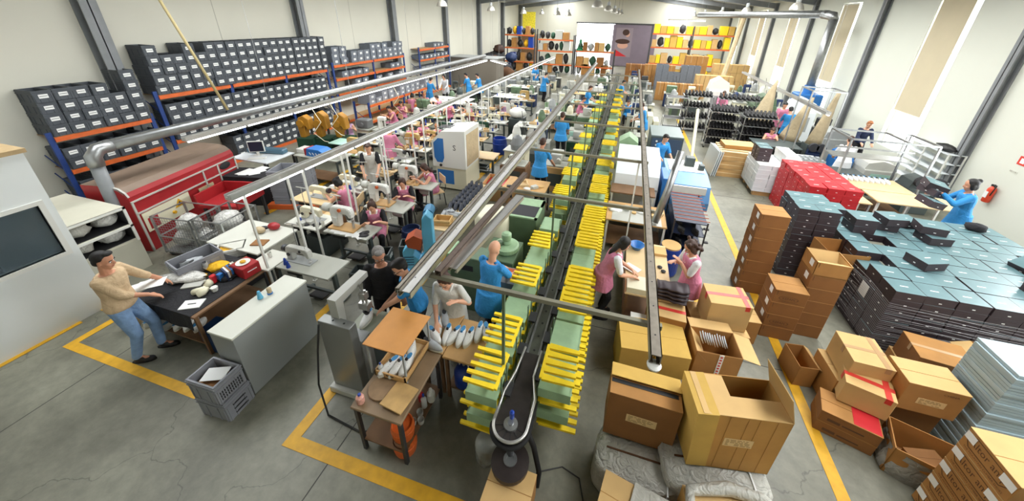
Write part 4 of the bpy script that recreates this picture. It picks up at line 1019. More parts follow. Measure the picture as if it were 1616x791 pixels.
def mk_post_machine(col, motor='machgrey'):
    def f():
        t = thing('post_bed_machine', 'post bed sewing machine', 'sewing machine')
        MB().box(-.32, -.14, 0, .27, .14, .03, bev=.006).build('base_board', 'wood', t)
        m = MB(); P = [(-.26, .03), (-.28, .36), (-.25, .44), (-.18, .47), (.14, .47), (.20, .44), (.215, .36), (.21, .27), (.15, .26), (.14, .33), (.09, .355), (-.06, .355), (-.10, .32), (-.10, .03)]
        m.prism(P, -.06, .06, 'Y'); bmesh.ops.bevel(m.bm, geom=m.bm.edges[:], offset=.013, segments=2, affect='EDGES'); m.build('arm', col, t)
        MB().cyl((.02, .0, .41), (.0, .0, .41), .06, n=12).build('cover', motor, t)
        m = MB(); m.cyl((-.30, 0, .40), (-.29 - .13, 0, .40), .085, n=18); m.build('motor', motor, t, smooth=False)
        m = MB(); m.cyl((.18, 0, .03), (.18, 0, .2), .028, .022, n=12); m.box(.15, -.025, .2, .21, .025, .215); m.build('post', 'alu', t)
        m = MB(); m.cyl((.18, 0, .2), (.18, 0, .28), .006, n=6); m.cyl((.165, .0, .2), (.165, 0, .28), .008, n=6); m.build('needle_bar', 'alu', t)
        m = MB(); m.cyl((-.02, -.062, .42), (-.02, -.09, .42), .035, n=14); m.build('tension_dial', 'orangeb', t)
        m = MB(); m.box(-.24, -.075, .12, -.12, -.06, .24); m.build('side_panel', 'white', t)
        return t
    return f
flatW = Kit(mk_flat('cream_mach')); flatG = Kit(mk_flat('machgrey')); flatGreen = Kit(mk_flat('darkgreen')); flatTan = Kit(mk_flat(mat('tan_mach', '#b89a5e', .45)))
postW = Kit(mk_post_machine('white')); postT = Kit(mk_post_machine(mat('tan_mach', '#b89a5e', .45)))
def mk_stand(cols):
    def f():
        t = thing('thread_stand', 'thread stand', 'thread stand')
        MB().cyl((0, 0, 0), (0, 0, .62), .008, n=6).build('rod', 'alu', t)
        MB().box(-.13, -.03, .02, .13, .03, .03).build('cone_tray', 'dark_steel', t); MB().box(-.12, -.012, .60, .12, .012, .612).build('guide_arm', 'alu', t)
        for x, c in zip((-.09, .09), cols): MB().lathe([(.038, .03), (.04, .045), (.018, .15), (.012, .155)], c=(x, 0, 0), n=12).build('thread_cone', c, t)
        return t
    return f
standA = Kit(mk_stand(('drum', 'sack'))); standB = Kit(mk_stand(('white', 'ink_brown')))
def clutter(kinds, x0, y0, x1, y1, z, n, lab, grp):
    for i in range(n):
        k = kinds[i % len(kinds)]; x = random.uniform(x0, x1); y = random.uniform(y0, y1)
        piece(k, x, y, z, random.uniform(-1, 1), lab % ORD[i % 18], grp)
def mk_piece(k):
    def f():
        if k == 'leather':
            m = MB(); n = 10; m.rings([[(.09 * math.cos(i * 2 * PI / n) * (1 + .3 * math.sin(i * 2.1)) * s, .06 * math.sin(i * 2 * PI / n) * s, z) for i in range(n)] for s, z in ((1, 0), (1.02, .012), (.7, .03))])
            return tag(m.build('shoe_upper', 'shoe_dark', smooth=True), '', 'shoe upper')
        if k == 'white_upper':
            m = MB(); n = 10; m.rings([[(.10 * math.cos(i * 2 * PI / n) * (1 + .3 * math.sin(i * 2.1)) * s, .06 * math.sin(i * 2 * PI / n) * s, z) for i in range(n)] for s, z in ((1, 0), (1.02, .012), (.7, .035))])
            return tag(m.build('shoe_upper', 'shoe_white', smooth=True), '', 'shoe upper')
        if k == 'cone': return tag(MB().lathe([(.03, 0), (.034, .01), (.016, .12), (.01, .125)], n=12).build('thread_cone', 'drum'), '', 'thread cone')
        if k == 'cup': return tag(MB().lathe([(.028, 0), (.036, .09), (.033, .09), (.025, .01)], n=14).build('paper_cup', 'white'), '', 'cup')
        if k == 'tray':
            o = crate_mesh(MB(), .3, .2, .07).build('parts_tray', 'wood_light'); return tag(o, '', 'tray')
        if k == 'roll': return tag(MB().lathe([(.03, 0), (.05, 0), (.05, .03), (.03, .03)], n=16).build('tape_roll', 'card_light'), '', 'tape roll')
        if k == 'paper': return tag(MB().box(-.1, -.07, 0, .1, .07, .004).build('paper_sheet', 'paper'), '', 'paper')
        if k == 'box': return tag(MB().box(-.08, -.06, 0, .08, .06, .07, bev=.004).build('small_box', 'machgrey'), '', 'box')
    return f
PK = {}
def piece(k, x, y, z, rz, label, grp=None):
    if k not in PK: PK[k] = Kit(mk_piece(k))
    return PK[k]((x, y, z), rz, label, grp)
# right row of the sewing line (between the light posts and the yellow line)
RT = [(-5.14, 3.42, -4.10, 3.92), (-5.22, 4.52, -4.24, 5.0), (-5.15, 5.58, -4.16, 6.1), (-5.15, 6.76, -4.16, 7.2)]
names = ['front', 'second', 'third', 'fourth']
for r, nme in zip(RT, names): table('white-topped sewing table, %s of the right-hand row of the sewing line' % nme, *r, top='greytop', leg='dgrey')
flatG((-4.88, 3.68, .76), 0, 'grey flat-bed sewing machine on the front right table with nobody seated')
postW((-4.88, 4.76, .76), 0, 'white post-bed machine with orange dial beside the nearest pink smock')
postW((-4.85, 5.84, .76), 0, 'white post-bed machine on the third right-hand table')
postW((-4.85, 6.98, .76), 0, 'white post-bed machine on the fourth right-hand table')
piece('leather', -4.38, 4.62, .76, .3, 'dark leather upper lying at the corner of the second right-hand table')
piece('leather', -4.42, 4.7, .76, .9, 'black folded upper beside the needle on the second right-hand table')
piece('cone', -5.03, 3.52, .76, 0, 'dark blue thread cone on the front right sewing table'); piece('cone', -4.92, 3.47, .76, 0, 'grey thread cone at the edge of the front right sewing table')
standA((-5.04, 3.82, .76), 0, 'thread stand behind the front right sewing machine'); standB((-5.12, 4.9, .76), 0, 'thread stand beside the second right-hand machine'); standA((-5.05, 6.0, .76), 0, 'thread stand at the third right-hand table'); standB((-5.0, 7.1, .76), 0, 'thread stand at the fourth right-hand table')
for i in range(6): piece('paper', -5.0 + .12 * i, 4.62 - .02 * (i % 2), .76, .2 * i, 'paper on the second right-hand table, %s from the left' % ORD[i])
table('small white table joined to the left of the front sewing table', -5.62, 3.30, -5.16, 3.78, top='laminate', under=False)
piece('cup', -5.45, 3.6, .76, 0, 'terracotta-coloured pot on the small white table').data.materials[0] = K['white']
table('wide white table with a brown board and red cloth, left of the sewing line', -6.92, 3.58, -5.72, 4.42, top='laminate', leg='dark_steel', legs='F', under=False)
tag(MB().box(-.12, -.09, 0, .12, .09, .02).build('wooden_board', 'card_in', loc=(-5.98, 3.85, .76), rz=.3), 'brown wooden board lying on the wide white table', 'board')
piece('leather', -6.35, 4.25, .76, .5, 'dark red folded cloth on the wide white table')
m = MB(); m.ell((0, 0, .06), (.12, .09, .07), 12, 8); tag(m.build('cloth_bundle', 'red', loc=(-6.15, 4.3, .76), smooth=True), 'red bundle of cloth on the wide white table', 'cloth')
m = MB(); m.ell((0, 0, .05), (.12, .08, .06), 12, 8); tag(m.build('cloth_bundle', 'sack', loc=(-6.3, 4.12, .76), smooth=True), 'pale cloth bundle next to the red one', 'cloth')
table('white table carrying a cream machine and scattered tools behind the wide table', -6.15, 4.50, -5.35, 5.05, top='laminate')
flatW((-5.75, 4.82, .76), 0, 'cream sewing machine with dark handwheel behind the first light post'); standB((-6.02, 4.95, .76), 0, 'thread stand behind the first light post')
piece('cup', -5.42, 4.6, .76, 0, 'white cup with blue band, left one of two'); piece('cup', -5.36, 4.68, .76, 0, 'white cup with blue band, right one of two')
clutter(['leather', 'box', 'cone'], -5.9, 4.52, -5.45, 4.68, .76, 5, 'tool or thread lying on the cluttered table behind the first post, %s', 'bits on the cluttered table')
table('pale wooden table with a cream machine and the worker in profile', -6.9, 5.35, -5.95, 5.9, top='wood_light')
flatW((-6.35, 5.65, .76), PI, 'cream machine with a wooden board before the worker in profile')
t = crate_mesh(MB(), .5, .34, .2).build('open_bin', 'black', loc=(-5.62, 4.95, .45)); tag(t, 'black open bin of thread and cups below the profile worker', 'bin')
t = crate_mesh(MB(), .42, .3, .09).build('parts_tray', 'wood_light', loc=(-5.65, 5.2, .66), rz=.2); tag(t, 'pale tray of dark parts above the black bin', 'tray')
tag(MB().box(-.22, -.3, .0, .22, .3, .45).build('bin_stand', 'dgrey', loc=(-5.62, 4.95, 0)), 'dark stand under the black open bin', 'stand')
# main field of further rows
ROWS = [(-6.1, [6.35, 7.35, 8.35, 9.3, 10.3, 11.4, 12.6, 13.9, 15.2]), (-7.5, [8.3, 9.4, 10.6, 11.8, 13.0, 14.3]), (-4.85, [9.9, 10.9, 12.0, 13.2, 14.5, 16.0, 17.6])]
MK = [flatW, postW, flatG, postT, flatTan, flatGreen]; ci = 0
for ri, (x, ys) in enumerate(ROWS):
    for i, y in enumerate(ys):
        rn = ['centre-left', 'far left', 'right'][ri]
        table('sewing table, %s from the camera in the %s row of the rear field' % (ORD[i], rn), x - .48, y - .25, x + .48, y + .25, top=['laminate', 'greytop', 'wood_light', mat('green_top', '#7f9368', .5)][(i + ri * 3) % 4] if ri == 1 else ['laminate', 'wood_light', 'greytop'][i % 3], under=(y < 11), group='rear sewing tables')
        MK[(ci) % 6]((x - .08, y + .02, .76), 0 if i % 2 else PI, 'machine on the %s table of the %s row in the rear field' % (ORD[i], rn), 'rear sewing machines'); ci += 1
        (standA if i % 2 else standB)((x + .3, y + .15, .76), .3, 'thread stand on the %s table of the %s rear row' % (ORD[i], rn), 'rear thread stands')
        for q in range(4): piece(['white_upper', 'leather', 'box', 'tray', 'paper', 'roll', 'cone'][(i + q * 3 + ri) % 7], x - .38 + q * .25, y - .17 + .03 * (q % 2), .76, q, '%s small item on the %s table of the %s rear row' % (ORD[q], ORD[i], rn), 'items on the rear tables')
# sorting table and distant workbenches
for i, (x0, y0, x1, y1, c, lab) in enumerate([(-9.3, 15.2, -7.2, 16.6, 'white', 'white sorting table among the people in blue'), (-3.9, 12.6, -2.6, 13.4, 'greytop', 'dark-sided table with grey top in the middle aisle'), (-3.6, 14.8, -2.5, 15.6, 'greytop', 'grey table before the far blue coat'), (-2.5, 17.5, -1.2, 18.4, 'mint', 'pale green table left of the rail'), (-2.9, 20, -1.2, 21, 'wood_light', 'pale bench under the far orange rack'), (-6.6, 17.5, -5.0, 18.5, 'white', 'white bench behind the second light'), (-6.9, 20.5, -5.2, 21.5, 'greytop', 'grey bench at the end of the second light')]):
    table(lab, x0, y0, x1, y1, z=.82, top=c, name='workbench', legs='F')
    for q in range(7): piece(['white_upper', 'paper', 'box', 'leather', 'tray', 'cone', 'roll'][(q + i) % 7], x0 + .15 + (x1 - x0 - .3) * q / 6, (y0 + y1) / 2 + .2 * math.sin(q * 2 + i), .82, q, '%s item from the left on the %s' % (ORD[q], ' '.join(lab.split()[:5])), 'items on the far benches')
# ------------------------------------------------------------ left machines
# red machine
t = thing('red_cutting_machine', 'long red machine with pale frame lines and a beige sloping hood by the racks', 'machine', (-8.93, 3.72, 0), .235)
L = 2.55
prof = [(0, 0), (0, 1.24), (-.04, 1.33), (-.14, 1.42), (-.30, 1.47), (-.85, 1.49), (-.85, 0)]
m = MB(); m.prism([(x, z) for x, z in prof], 0, L, 'Y'); o = m.build('housing', ['red', mat('red_top', '#7d6a5a', .6, 0, .1, 4)], t)
for p in o.data.polygons:
    if p.normal.z > .6: p.material_index = 1
m = MB()
for y in (0, L * .62, L * .78, L - .03): m.box(0, y, 0, .02, y + .035, 1.14); m.box(-.02, y, 0, .02, y + .035, .1)
for z in (.86, 1.12): m.box(0, 0, z, .02, L, z + .03)
m.rings([[(p[0] + .004, 0, p[1] + .006) for p in prof[1:5]] + [(p[0] - .03, 0, p[1] - .03) for p in reversed(prof[1:5])], [(p[0] + .004, .035, p[1] + .006) for p in prof[1:5]] + [(p[0] - .03, .035, p[1] - .03) for p in reversed(prof[1:5])]])
m.build('pale_frame', 'machgrey', t)
MB().box(.002, .08, .42, .014, 1.1, .84).build('control_panel', 'cream_mach', t)
MB().box(.014, .14, .46, .018, .34, .70).build('red_plate', 'red', t)
MB().prism([(.72, .62), (.96, .62), (.84, .80)], .014, .018, 'X').build('warning_sign', 'yellow_paint', t)
MB().prism([(.78, .65), (.90, .65), (.84, .74)], .018, .0195, 'X').build('warning_symbol', 'ink', t)
MB().cyl((.014, .66, .56), (.05, .66, .56), .035, n=14).build('stop_button', 'yellow_paint', t)
MB().box(.003, 1.35, .55, .02, 1.75, .78).build('glass_hatch', 'sack', t)
m = MB(); m.ell((.0, 2.22, 1.02), (.015, .17, .09), 14, 8); m.build('black_vent', 'black', t, smooth=True)
t = thing('infeed_table', 'red open feed tray at the far end of the red machine', 'machine', (-8.32, 4.78, 0), .235)
MB().box(-.5, 0, .55, .45, .8, .62).build('tray_floor', 'red', t)
for a in ((-.5, 0, -.46, .8), (.41, 0, .45, .8), (-.5, .76, .45, .8)): MB().box(a[0], a[1], .62, a[2], a[3], .86).build('tray_side', 'red', t)
for sx in (-.44, .39):
    for y in (.05, .72): MB().box(sx, y, 0, sx + .05, y + .05, .55).build('leg', 'dark_steel', t)
# cage trolley with bags
def blob(mb, c, r, n=14, amp=.25, seed=1):
    rnd = random.Random(seed); rs = []
    for i in range(9):
        ph = -PI / 2 + PI * i / 8; cr = max(math.cos(ph), .03)
        rs.append([(c[0] + r[0] * cr * math.cos(k * 2 * PI / n) * (1 + rnd.uniform(-amp, amp)), c[1] + r[1] * cr * math.sin(k * 2 * PI / n) * (1 + rnd.uniform(-amp, amp)), c[2] + r[2] * math.sin(ph) * (1 + rnd.uniform(-amp, amp) * .5)) for k in range(n)])
    return mb.rings(rs)
def cage(label, x, y, rz, w, d, h):
    t = thing('mesh_trolley', label, 'trolley', (x, y, 0), rz)
    for sx in (-1, 1):
        for sy in (-1, 1): MB().box(sx * w / 2 - .015, sy * d / 2 - .015, .08, sx * w / 2 + .015, sy * d / 2 + .015, h).build('corner_post', 'galv', t); MB().cyl((sx * (w / 2 - .05), sy * (d / 2 - .05) - .015, .05), (sx * (w / 2 - .05), sy * (d / 2 - .05) + .015, .05), .05, n=12).build('castor', 'rubber', t)
    m = MB()
    for z in (.1, h * .5, h - .02):
        for s in (-1, 1): m.box(-w / 2, s * d / 2 - .01, z, w / 2, s * d / 2 + .01, z + .02); m.box(s * w / 2 - .01, -d / 2, z, s * w / 2 + .01, d / 2, z + .02)
    m.build('rail', 'galv', t)
    m = MB()
    for k in range(1, int(w / .06)): m.box(-w / 2 + k * .06 - .002, -d / 2 - .002, .1, -w / 2 + k * .06 + .002, -d / 2 + .002, h)
    for k in range(1, int(d / .06)): m.box(w / 2 - .002, -d / 2 + k * .06 - .002, .1, w / 2 + .002, -d / 2 + k * .06 + .002, h)
    for k in range(1, int(h / .06)): m.box(-w / 2, -d / 2 - .002, k * .06, w / 2, -d / 2 + .002, k * .06 + .004); m.box(w / 2 - .002, -d / 2, k * .06, w / 2 + .002, d / 2, k * .06 + .004)
    m.build('wire_mesh', 'midgrey', t); MB().box(-w / 2, -d / 2, .1, w / 2, d / 2, .12).build('floor_plate', 'midgrey', t)
    return t
cage('wire mesh trolley of clear plastic bags in front of the red machine', -8.12, 4.08, .12, .85, .62, .92)
cage('second wire mesh trolley with larger bags beside the pale frame', -7.3, 4.25, .1, .65, .75, .95)
for i, (x, y, z, r) in enumerate([(-8.3, 4.0, .32, .2), (-7.95, 4.15, .32, .2), (-8.12, 4.08, .66, .22), (-7.3, 4.1, .34, .22), (-7.3, 4.45, .36, .22), (-7.32, 4.28, .75, .24)]):
    m = MB(); blob(m, (0, 0, 0), (r, r * .9, r * .8), seed=i); tag(m.build('plastic_bag', 'plastic_bag', loc=(x, y, z), smooth=True), 'clear plastic bag of offcuts, %s from the left in the mesh trolleys' % ORD[i], 'bag', 'bags in the mesh trolleys')
# cabinet behind the office
t = thing('storage_cabinet', 'pale cabinet with two open bays of plastic bags beside the office', 'cabinet', (-9.2, 2.98, 0))
m = MB(); m.box(-.9, -.44, 0, .74, -.41, 1.28); m.box(-.9, .41, 0, .74, .44, 1.28); m.box(-.9, -.44, 0, -.87, .44, 1.28); m.box(-.9, -.44, 1.25, .76, .44, 1.3); m.box(-.9, -.42, .62, .74, .42, .65); m.box(-.9, -.42, .93, .74, .42, .95); m.box(.72, -.44, 0, .75, .44, .62)
m.build('carcass', mat('cab', '#c7c4b2', .6, 0, .03, 3), t); m = MB(); m.box(.74, -.44, .9, .765, .44, .94); m.box(.74, -.44, 1.26, .765, .44, 1.3); m.box(.74, -.44, .6, .765, -.40, 1.3); m.box(.74, .40, .6, .765, .44, 1.3); m.build('front_frame', 'white', t); m = MB(); m.box(.15, -.41, .65, .17, .41, 1.25); m.box(.17, -.409, .651, .73, -.40, 1.249); m.box(.17, .40, .651, .73, .409, 1.249); m.box(.17, -.41, .6505, .73, .41, .656); m.box(.17, -.41, .9505, .73, .41, .956); m.build('bay_shade', 'ink', t)  # dark sheets inside the open bays stand in for their shade
for i, (z, y) in enumerate(((.78, -.2), (.78, .2), (1.10, -.15), (1.10, .22))):
    m = MB(); blob(m, (0, 0, 0), (.2, .17, .12), seed=20 + i); tag(m.build('plastic_bag', 'plastic_bag' if i % 2 else 'poly', loc=(-8.72, 2.98 + y, z), smooth=True), 'plastic bag in the %s bay of the pale cabinet, %s side' % (('lower', 'upper')[i // 2], ('near', 'far')[i % 2]), 'bag', 'bags in the pale cabinet')
# computer station, plotter, grey crate stacks, blue printer, gold machines
table('dark draped plotter table behind the red machine', -10.3, 6.6, -9.0, 7.5, z=.86, top='white2', name='plotter_table', legs='F', leg='black')
m = MB(); m.box(-.55, -.12, 0, .55, .12, .14, bev=.03); o = m.build('plotter_beam', mat('plot', '#4d6f82', .4), loc=(-9.7, 7.25, .86), rz=.2); tag(o, 'blue-grey plotter beam on the draped table', 'plotter')
tag(MB().box(-.6, -.3, 0, .6, .3, .8).build('black_cover', 'cloth_black', loc=(-8.95, 6.12, 0), rz=.25), 'black cloth draped box below the plotter table', 'cloth')
m = MB()
for k in range(6): m.box(-.3 + .08 * k, -.22 + .03 * (k % 3), .003 * k, -.12 + .10 * k, .18 - .05 * (k % 2), .003 * k + .003, M=RZ(.3 * k))
tag(m.build('paper_pattern', 'paper', loc=(-8.95, 6.12, .80)), 'scattered white paper patterns on the black cover', 'paper', kind='stuff')
t = thing('computer_monitor', 'small white monitor on the plotter table', 'monitor', (-9.75, 7.0, .86), .5)
MB().box(-.2, -.02, .1, .2, .02, .42, bev=.006).build('bezel', 'white', t); MB().box(-.18, -.022, .12, .18, -.0205, .40).build('screen', 'screen', t); MB().box(-.03, -.02, 0, .03, .02, .1).build('neck', 'white', t); MB().box(-.1, -.08, 0, .1, .08, .012).build('foot', 'white', t)
tag(MB().box(-.22, -.07, 0, .22, .07, .02, bev=.004).build('keyboard', 'white', loc=(-9.55, 6.78, .86), rz=.5), 'white keyboard in front of the small monitor', 'keyboard')
for c in range(2):
    for r in range(4): crateG((-8.02 + .42 * c, 6.22 + .13 * c, .14 + r * .225), .3 + PI / 2, 'light grey crate, tier %d of the %s pile on the orange pallet' % (r + 1, ('left', 'right')[c]), 'crates on the orange pallet')
tag(MB().box(-.6, -.35, 0, .6, .35, .14, bev=.01).build('plastic_pallet', 'orangeb', loc=(-7.82, 6.3, 0), rz=.3), 'orange plastic pallet under the light grey crates', 'pallet')
table('workbench with the blue striped printer', -8.9, 7.35, -7.4, 7.95, z=.85, top='greytop', name='workbench', legs='F')
t = thing('blue_printer', 'blue machine with slanted stripes on the bench', 'machine', (-8.15, 7.6, .85), 0)
MB().prism([(-.35, 0), (.35, 0), (.33, .12), (.1, .22), (-.3, .22)], -.18, .18, 'Y').build('casing', 'blue', t)
m = MB()
for k in range(4): m.prism([(-.2 + k * .11, .05), (-.16 + k * .11, .05), (-.2 + k * .11, .12), (-.24 + k * .11, .12)], -.183, -.18, 'Y')
m.build('stripe', 'white', t); MB().box(-.42, -.16, 0, -.35, .16, .2).build('end_cover', 'red', t)
tag(MB().box(-.2, -.16, 0, .2, .16, .14, bev=.01).build('white_console', 'white', loc=(-7.62, 7.62, .85)), 'white console right of the blue striped machine', 'machine')
tag(MB().box(-.25, -.16, 0, .25, .16, .12, bev=.01).build('white_console', 'white', loc=(-8.72, 7.7, .85)), 'white instrument left of the blue striped machine', 'machine')
for i, (x, y, s) in enumerate(((-9.7, 9.4, 1), (-9.1, 9.6, .9), (-10.2, 9.2, .7))):
    t = thing('eyelet_press', ('tall gold press, left of the pair', 'tall gold press, right of the pair', 'low gold press with a tilted yellow guard')[i], 'machine', (x, y, 0), .2)
    MB().box(-.3, -.25, 0, .3, .25, .7).build('base', 'darkgreen', t)
    m = MB(); m.prism([(-.22, .7), (-.26, 1.1), (-.18, 1.1 + .4 * s), (0, 1.15 + .45 * s), (.18, 1.1 + .35 * s), (.2, 1.0), (.08, .98), (.05, 1.15), (-.02, 1.12), (-.05, .7)], -.13, .13, 'Y'); bmesh.ops.bevel(m.bm, geom=m.bm.edges[:], offset=.02, segments=1, affect='EDGES'); m.build('c_frame', 'gold', t)
    MB().cyl((.14, 0, .8), (.14, 0, 1.0), .04, n=10).build('ram', 'dark_steel', t); MB().cyl((-.1, -.14, 1.2), (-.1, -.2, 1.2), .12, n=16).build('flywheel', 'gold', t)
table('green-topped table in front of the black-haired worker', -9.0, 8.75, -7.9, 9.3, top='mint')
# big blue and white cabinet machine
t = thing('moulding_cabinet', 'tall white cabinet machine with a blue hexagon panel in the middle of the sewing hall', 'machine', (-4.42, 8.75, 0), .0)
m = MB(); m.box(-.45, -.45, .05, .48, .5, .72, bev=.01); m.build('lower_cabinet', 'cream_mach', t)
m = MB(); m.prism([(-.5, .72), (-.5, 1.45), (-.2, 1.75), (.5, 1.82), (.5, .72)], -.5, .5, 'Y'); m.build('upper_cabinet', 'white', t)
MB().prism([(-.44, 1.0), (-.44, 1.42), (-.30, 1.56), (-.14, 1.56), (-.14, 1.0), (-.2, .86), (-.36, .86)], -.508, -.501, 'Y').build('blue_panel', 'blue', t)
m = MB(); m.box(-.4, -.458, .2, .1, -.451, .62); m.build('lower_blue_panel', 'blue', t); MB().box(.501, -.4, .78, .506, .42, 1.7).build('side_window', 'sack', t)
text_mesh('S', .22, 'ink', t, TR(.18, -.503, 1.32) @ RX(PI / 2), 'logo')
m = MB()
for k in range(3): m.box(-.05 + .0 * k, -.38 + k * .12, 1.80, .35, -.33 + k * .12, 1.815, M=RY(-.09) @ TR(-.14, 0, .03))
m.build('vent_slot', 'dark_steel', t); MB().cyl((-.25, -.51, .78), (-.25, -.53, .78), .04, n=12).build('lock', 'black', t)
# mid bits by the aisle
table('long bench of navy trainers beside the aisle', -3.50, 5.45, -3.10, 7.75, z=.62, top='wood_light', name='shoe_bench', legs='F', under=True, leg='wood_dark')
def mk_shoe(up, sole='sole', lace=None, tall=0, nm='shoe'):
    def f():
        n = 14; rs = []
        # outline of a shoe along +y (toe), sections in z
        def outline(k, z, tk=1, ty=1): return [((.053 if math.sin(a) > -.1 else .043) * tk * math.cos(a) * (1 - .10 * math.sin(a)), .145 * ty * math.sin(a) - .0, z) for a in [j * 2 * PI / n for j in range(n)]]
        t = MB(); t.rings([outline(0, 0), outline(0, .028, 1.04, 1.02)]); root = t.build(nm, sole); tag(root, nm, nm)
        m = MB(); m.bm.verts.ensure_lookup_table()
        secs = [(.028, 1, 1, 0), (.055, .98, .96, -.004), (.078, .86, .80, -.022), (.092, .72, .56, -.050), (.108 + tall, .66, .42, -.080)]
        m.rings([[(x * kx, y * ky + dy, z) for x, y, _ in outline(0, 0)] for z, kx, ky, dy in secs], cap=True); m.build('shoe_upper', up, root, smooth=True)
        MB().rings([[(.028 * math.cos(a), -.085 + .05 * math.sin(a), .1095 + tall) for a in [j * 2 * PI / 12 for j in range(12)]], [(.027 * math.cos(a), -.085 + .049 * math.sin(a), .1115 + tall) for a in [j * 2 * PI / 12 for j in range(12)]]]).build('opening', 'lace_blue' if up == 'shoe_white' else 'ink', root)
        if lace:
            m = MB()
            for k in range(4): m.box(-.026, -.03 + k * .024 - .004, .094 - .007 * k, .026, -.03 + k * .024 + .004, .104 - .007 * k)
            m.box(-.014, -.04, .088, .014, -.018, .135); m.build('laces', lace, root)
        return root
    return f
shoeN = Kit(mk_shoe('shoe_navy')); shoeW = Kit(mk_shoe('shoe_white', 'sole', 'ink')); shoeW2 = Kit(mk_shoe('shoe_white', 'sole', 'lace_blue')); shoeG = Kit(mk_shoe('shoe_grey')); shoeD = Kit(mk_shoe('shoe_dark', 'rubber')); cartShoeD = Kit(mk_shoe('shoe_dark', 'rubber', None, .07, 'boot'))  # last kit: the black shoes of the carts, with taller uppers
for r in range(8):
    for c in range(3): shoeN((-3.44 + c * .13, 6.35 + r * .17, .62), PI + .3, 'navy trainer, row %d from the camera, %s from the left on the long bench' % (r + 1, ORD[c]), 'navy trainers on the long bench')
for i in range(5): shoeG((-3.42 + .07 * i, 6.0 + .06 * (i % 3), .62), PI + .5 * i, 'grey shoe before the navy trainers on the long bench, %s' % ORD[i], 'grey shoes on the long bench')
t = crate_mesh(MB(), .36, .26, .12).build('parts_bin', 'card_light', loc=(-3.3, 5.72, .62), rz=.2); tag(t, 'small carton bin of red and grey parts on the long bench end', 'bin')
for i in range(3): shoeD((-3.22, 5.52 + .12 * i, .20 + .0 * i), .4, 'black shoe on the lower shelf at the bench end, %s' % ORD[i], 'black shoes under the bench')
t = thing('drawer_chest', 'wooden crate with red lining on the aisle beyond the trainers', 'box', (-2.98, 8.4, 0), .05)
m = MB(); m.box(-.4, -.35, 0, .4, -.33, .5); m.box(-.4, .33, 0, .4, .35, .5); m.box(-.4, -.35, 0, -.38, .35, .5); m.box(.38, -.35, 0, .4, .35, .5); m.box(-.4, -.35, .3, .4, .35, .32); m.build('crate_body', 'wood', t)
MB().box(-.36, -.31, .33, .36, .31, .40).build('red_contents', 'redbox', t)
def drum(label, x, y, r=.24, h=.6, col='drum', lid=None):
    t = thing('plastic_drum', label, 'drum', (x, y, 0))
    MB().lathe([(r * .92, 0), (r, .05), (r * 1.02, h * .5), (r, h * .85), (r * .95, h), (r * .88, h), (r * .86, h * .8)], n=22).build('drum_body', col, t, smooth=False)
    MB().lathe([(r * 1.03, h * .62), (r * 1.06, h * .64), (r * 1.06, h * .68), (r * 1.03, h * .7)], n=22).build('hoop', col, t)
    if lid: MB().lathe([(.02, h), (r * .9, h), (r * .9, h + .03), (.02, h + .03)], n=20).build('lid', lid, t)
    return t
drum('dark blue drum under the third right-hand sewing table', -3.98, 5.55, .2, .45, 'navy')
drum('blue drum below the white table at the middle aisle', -4.13, 11.65, .25, .6)
drum('blue drum with pale lid beside the curly-haired woman', 1.28, 6.35, .2, .62, 'drum', 'card_light')
crateK_small = Kit(mk_crate('dgrey', .4, .28, .2))
for i, (x, y, z, r) in enumerate(((-4.15, 4.72, 0, .3), (-4.15, 4.72, .205, .3), (-3.75, 5.15, 0, .4), (-3.75, 5.15, .205, .4), (-4.28, 4.35, 0, .2))):
    crateK_small((x, y, z), r, 'small dark crate on the floor by the second sewing table, %s of five' % ORD[i], 'small dark floor crates')
# light blue bandsaw-like polisher
t = thing('blue_polisher', 'light blue C-shaped dust machine with a rust-red hood beside the aisle', 'machine', (-3.38, 4.90, 0), .35)
MB().box(-.3, -.28, 0, .35, .28, .05).build('base_plate', 'white', t)
m = MB(); P = [(-.26, .05), (-.30, .25), (-.30, .5), (-.16, .66), (-.05, .58), (-.12, .42), (.0, .3), (.12, .42), (.10, .9), (.12, 1.22), (.2, 1.32), (.3, 1.22), (.3, .2), (.2, .05)]
m.prism(P, -.1, .1, 'Y'); bmesh.ops.bevel(m.bm, geom=m.bm.edges[:], offset=.012, segments=1, affect='EDGES'); m.build('c_body', 'lightblue', t)
m = MB(); m.cyl((.2, .1, 1.2), (.2, .34, 1.2), .1, n=16); m.cyl((.2, .34, 1.2), (.2, .4, 1.2), .07, n=14); m.build('motor', mat('mblue', '#3f7fa6', .5), t)
m = MB(); m.prism([(-.18, .62), (.05, .55), (.1, .8), (-.05, .88), (-.22, .76)], -.13, .13, 'Y'); m.build('dust_hood', 'terracotta', t)
MB().cyl((.0, -.12, .72), (.0, .12, .72), .05, n=12).build('spindle', 'dark_steel', t)
m = MB()
for k in range(4): m.box(-.31, -.11, .2 + .06 * k, -.1, -.101, .21 + .06 * k)
m.build('louvre', 'navy', t)

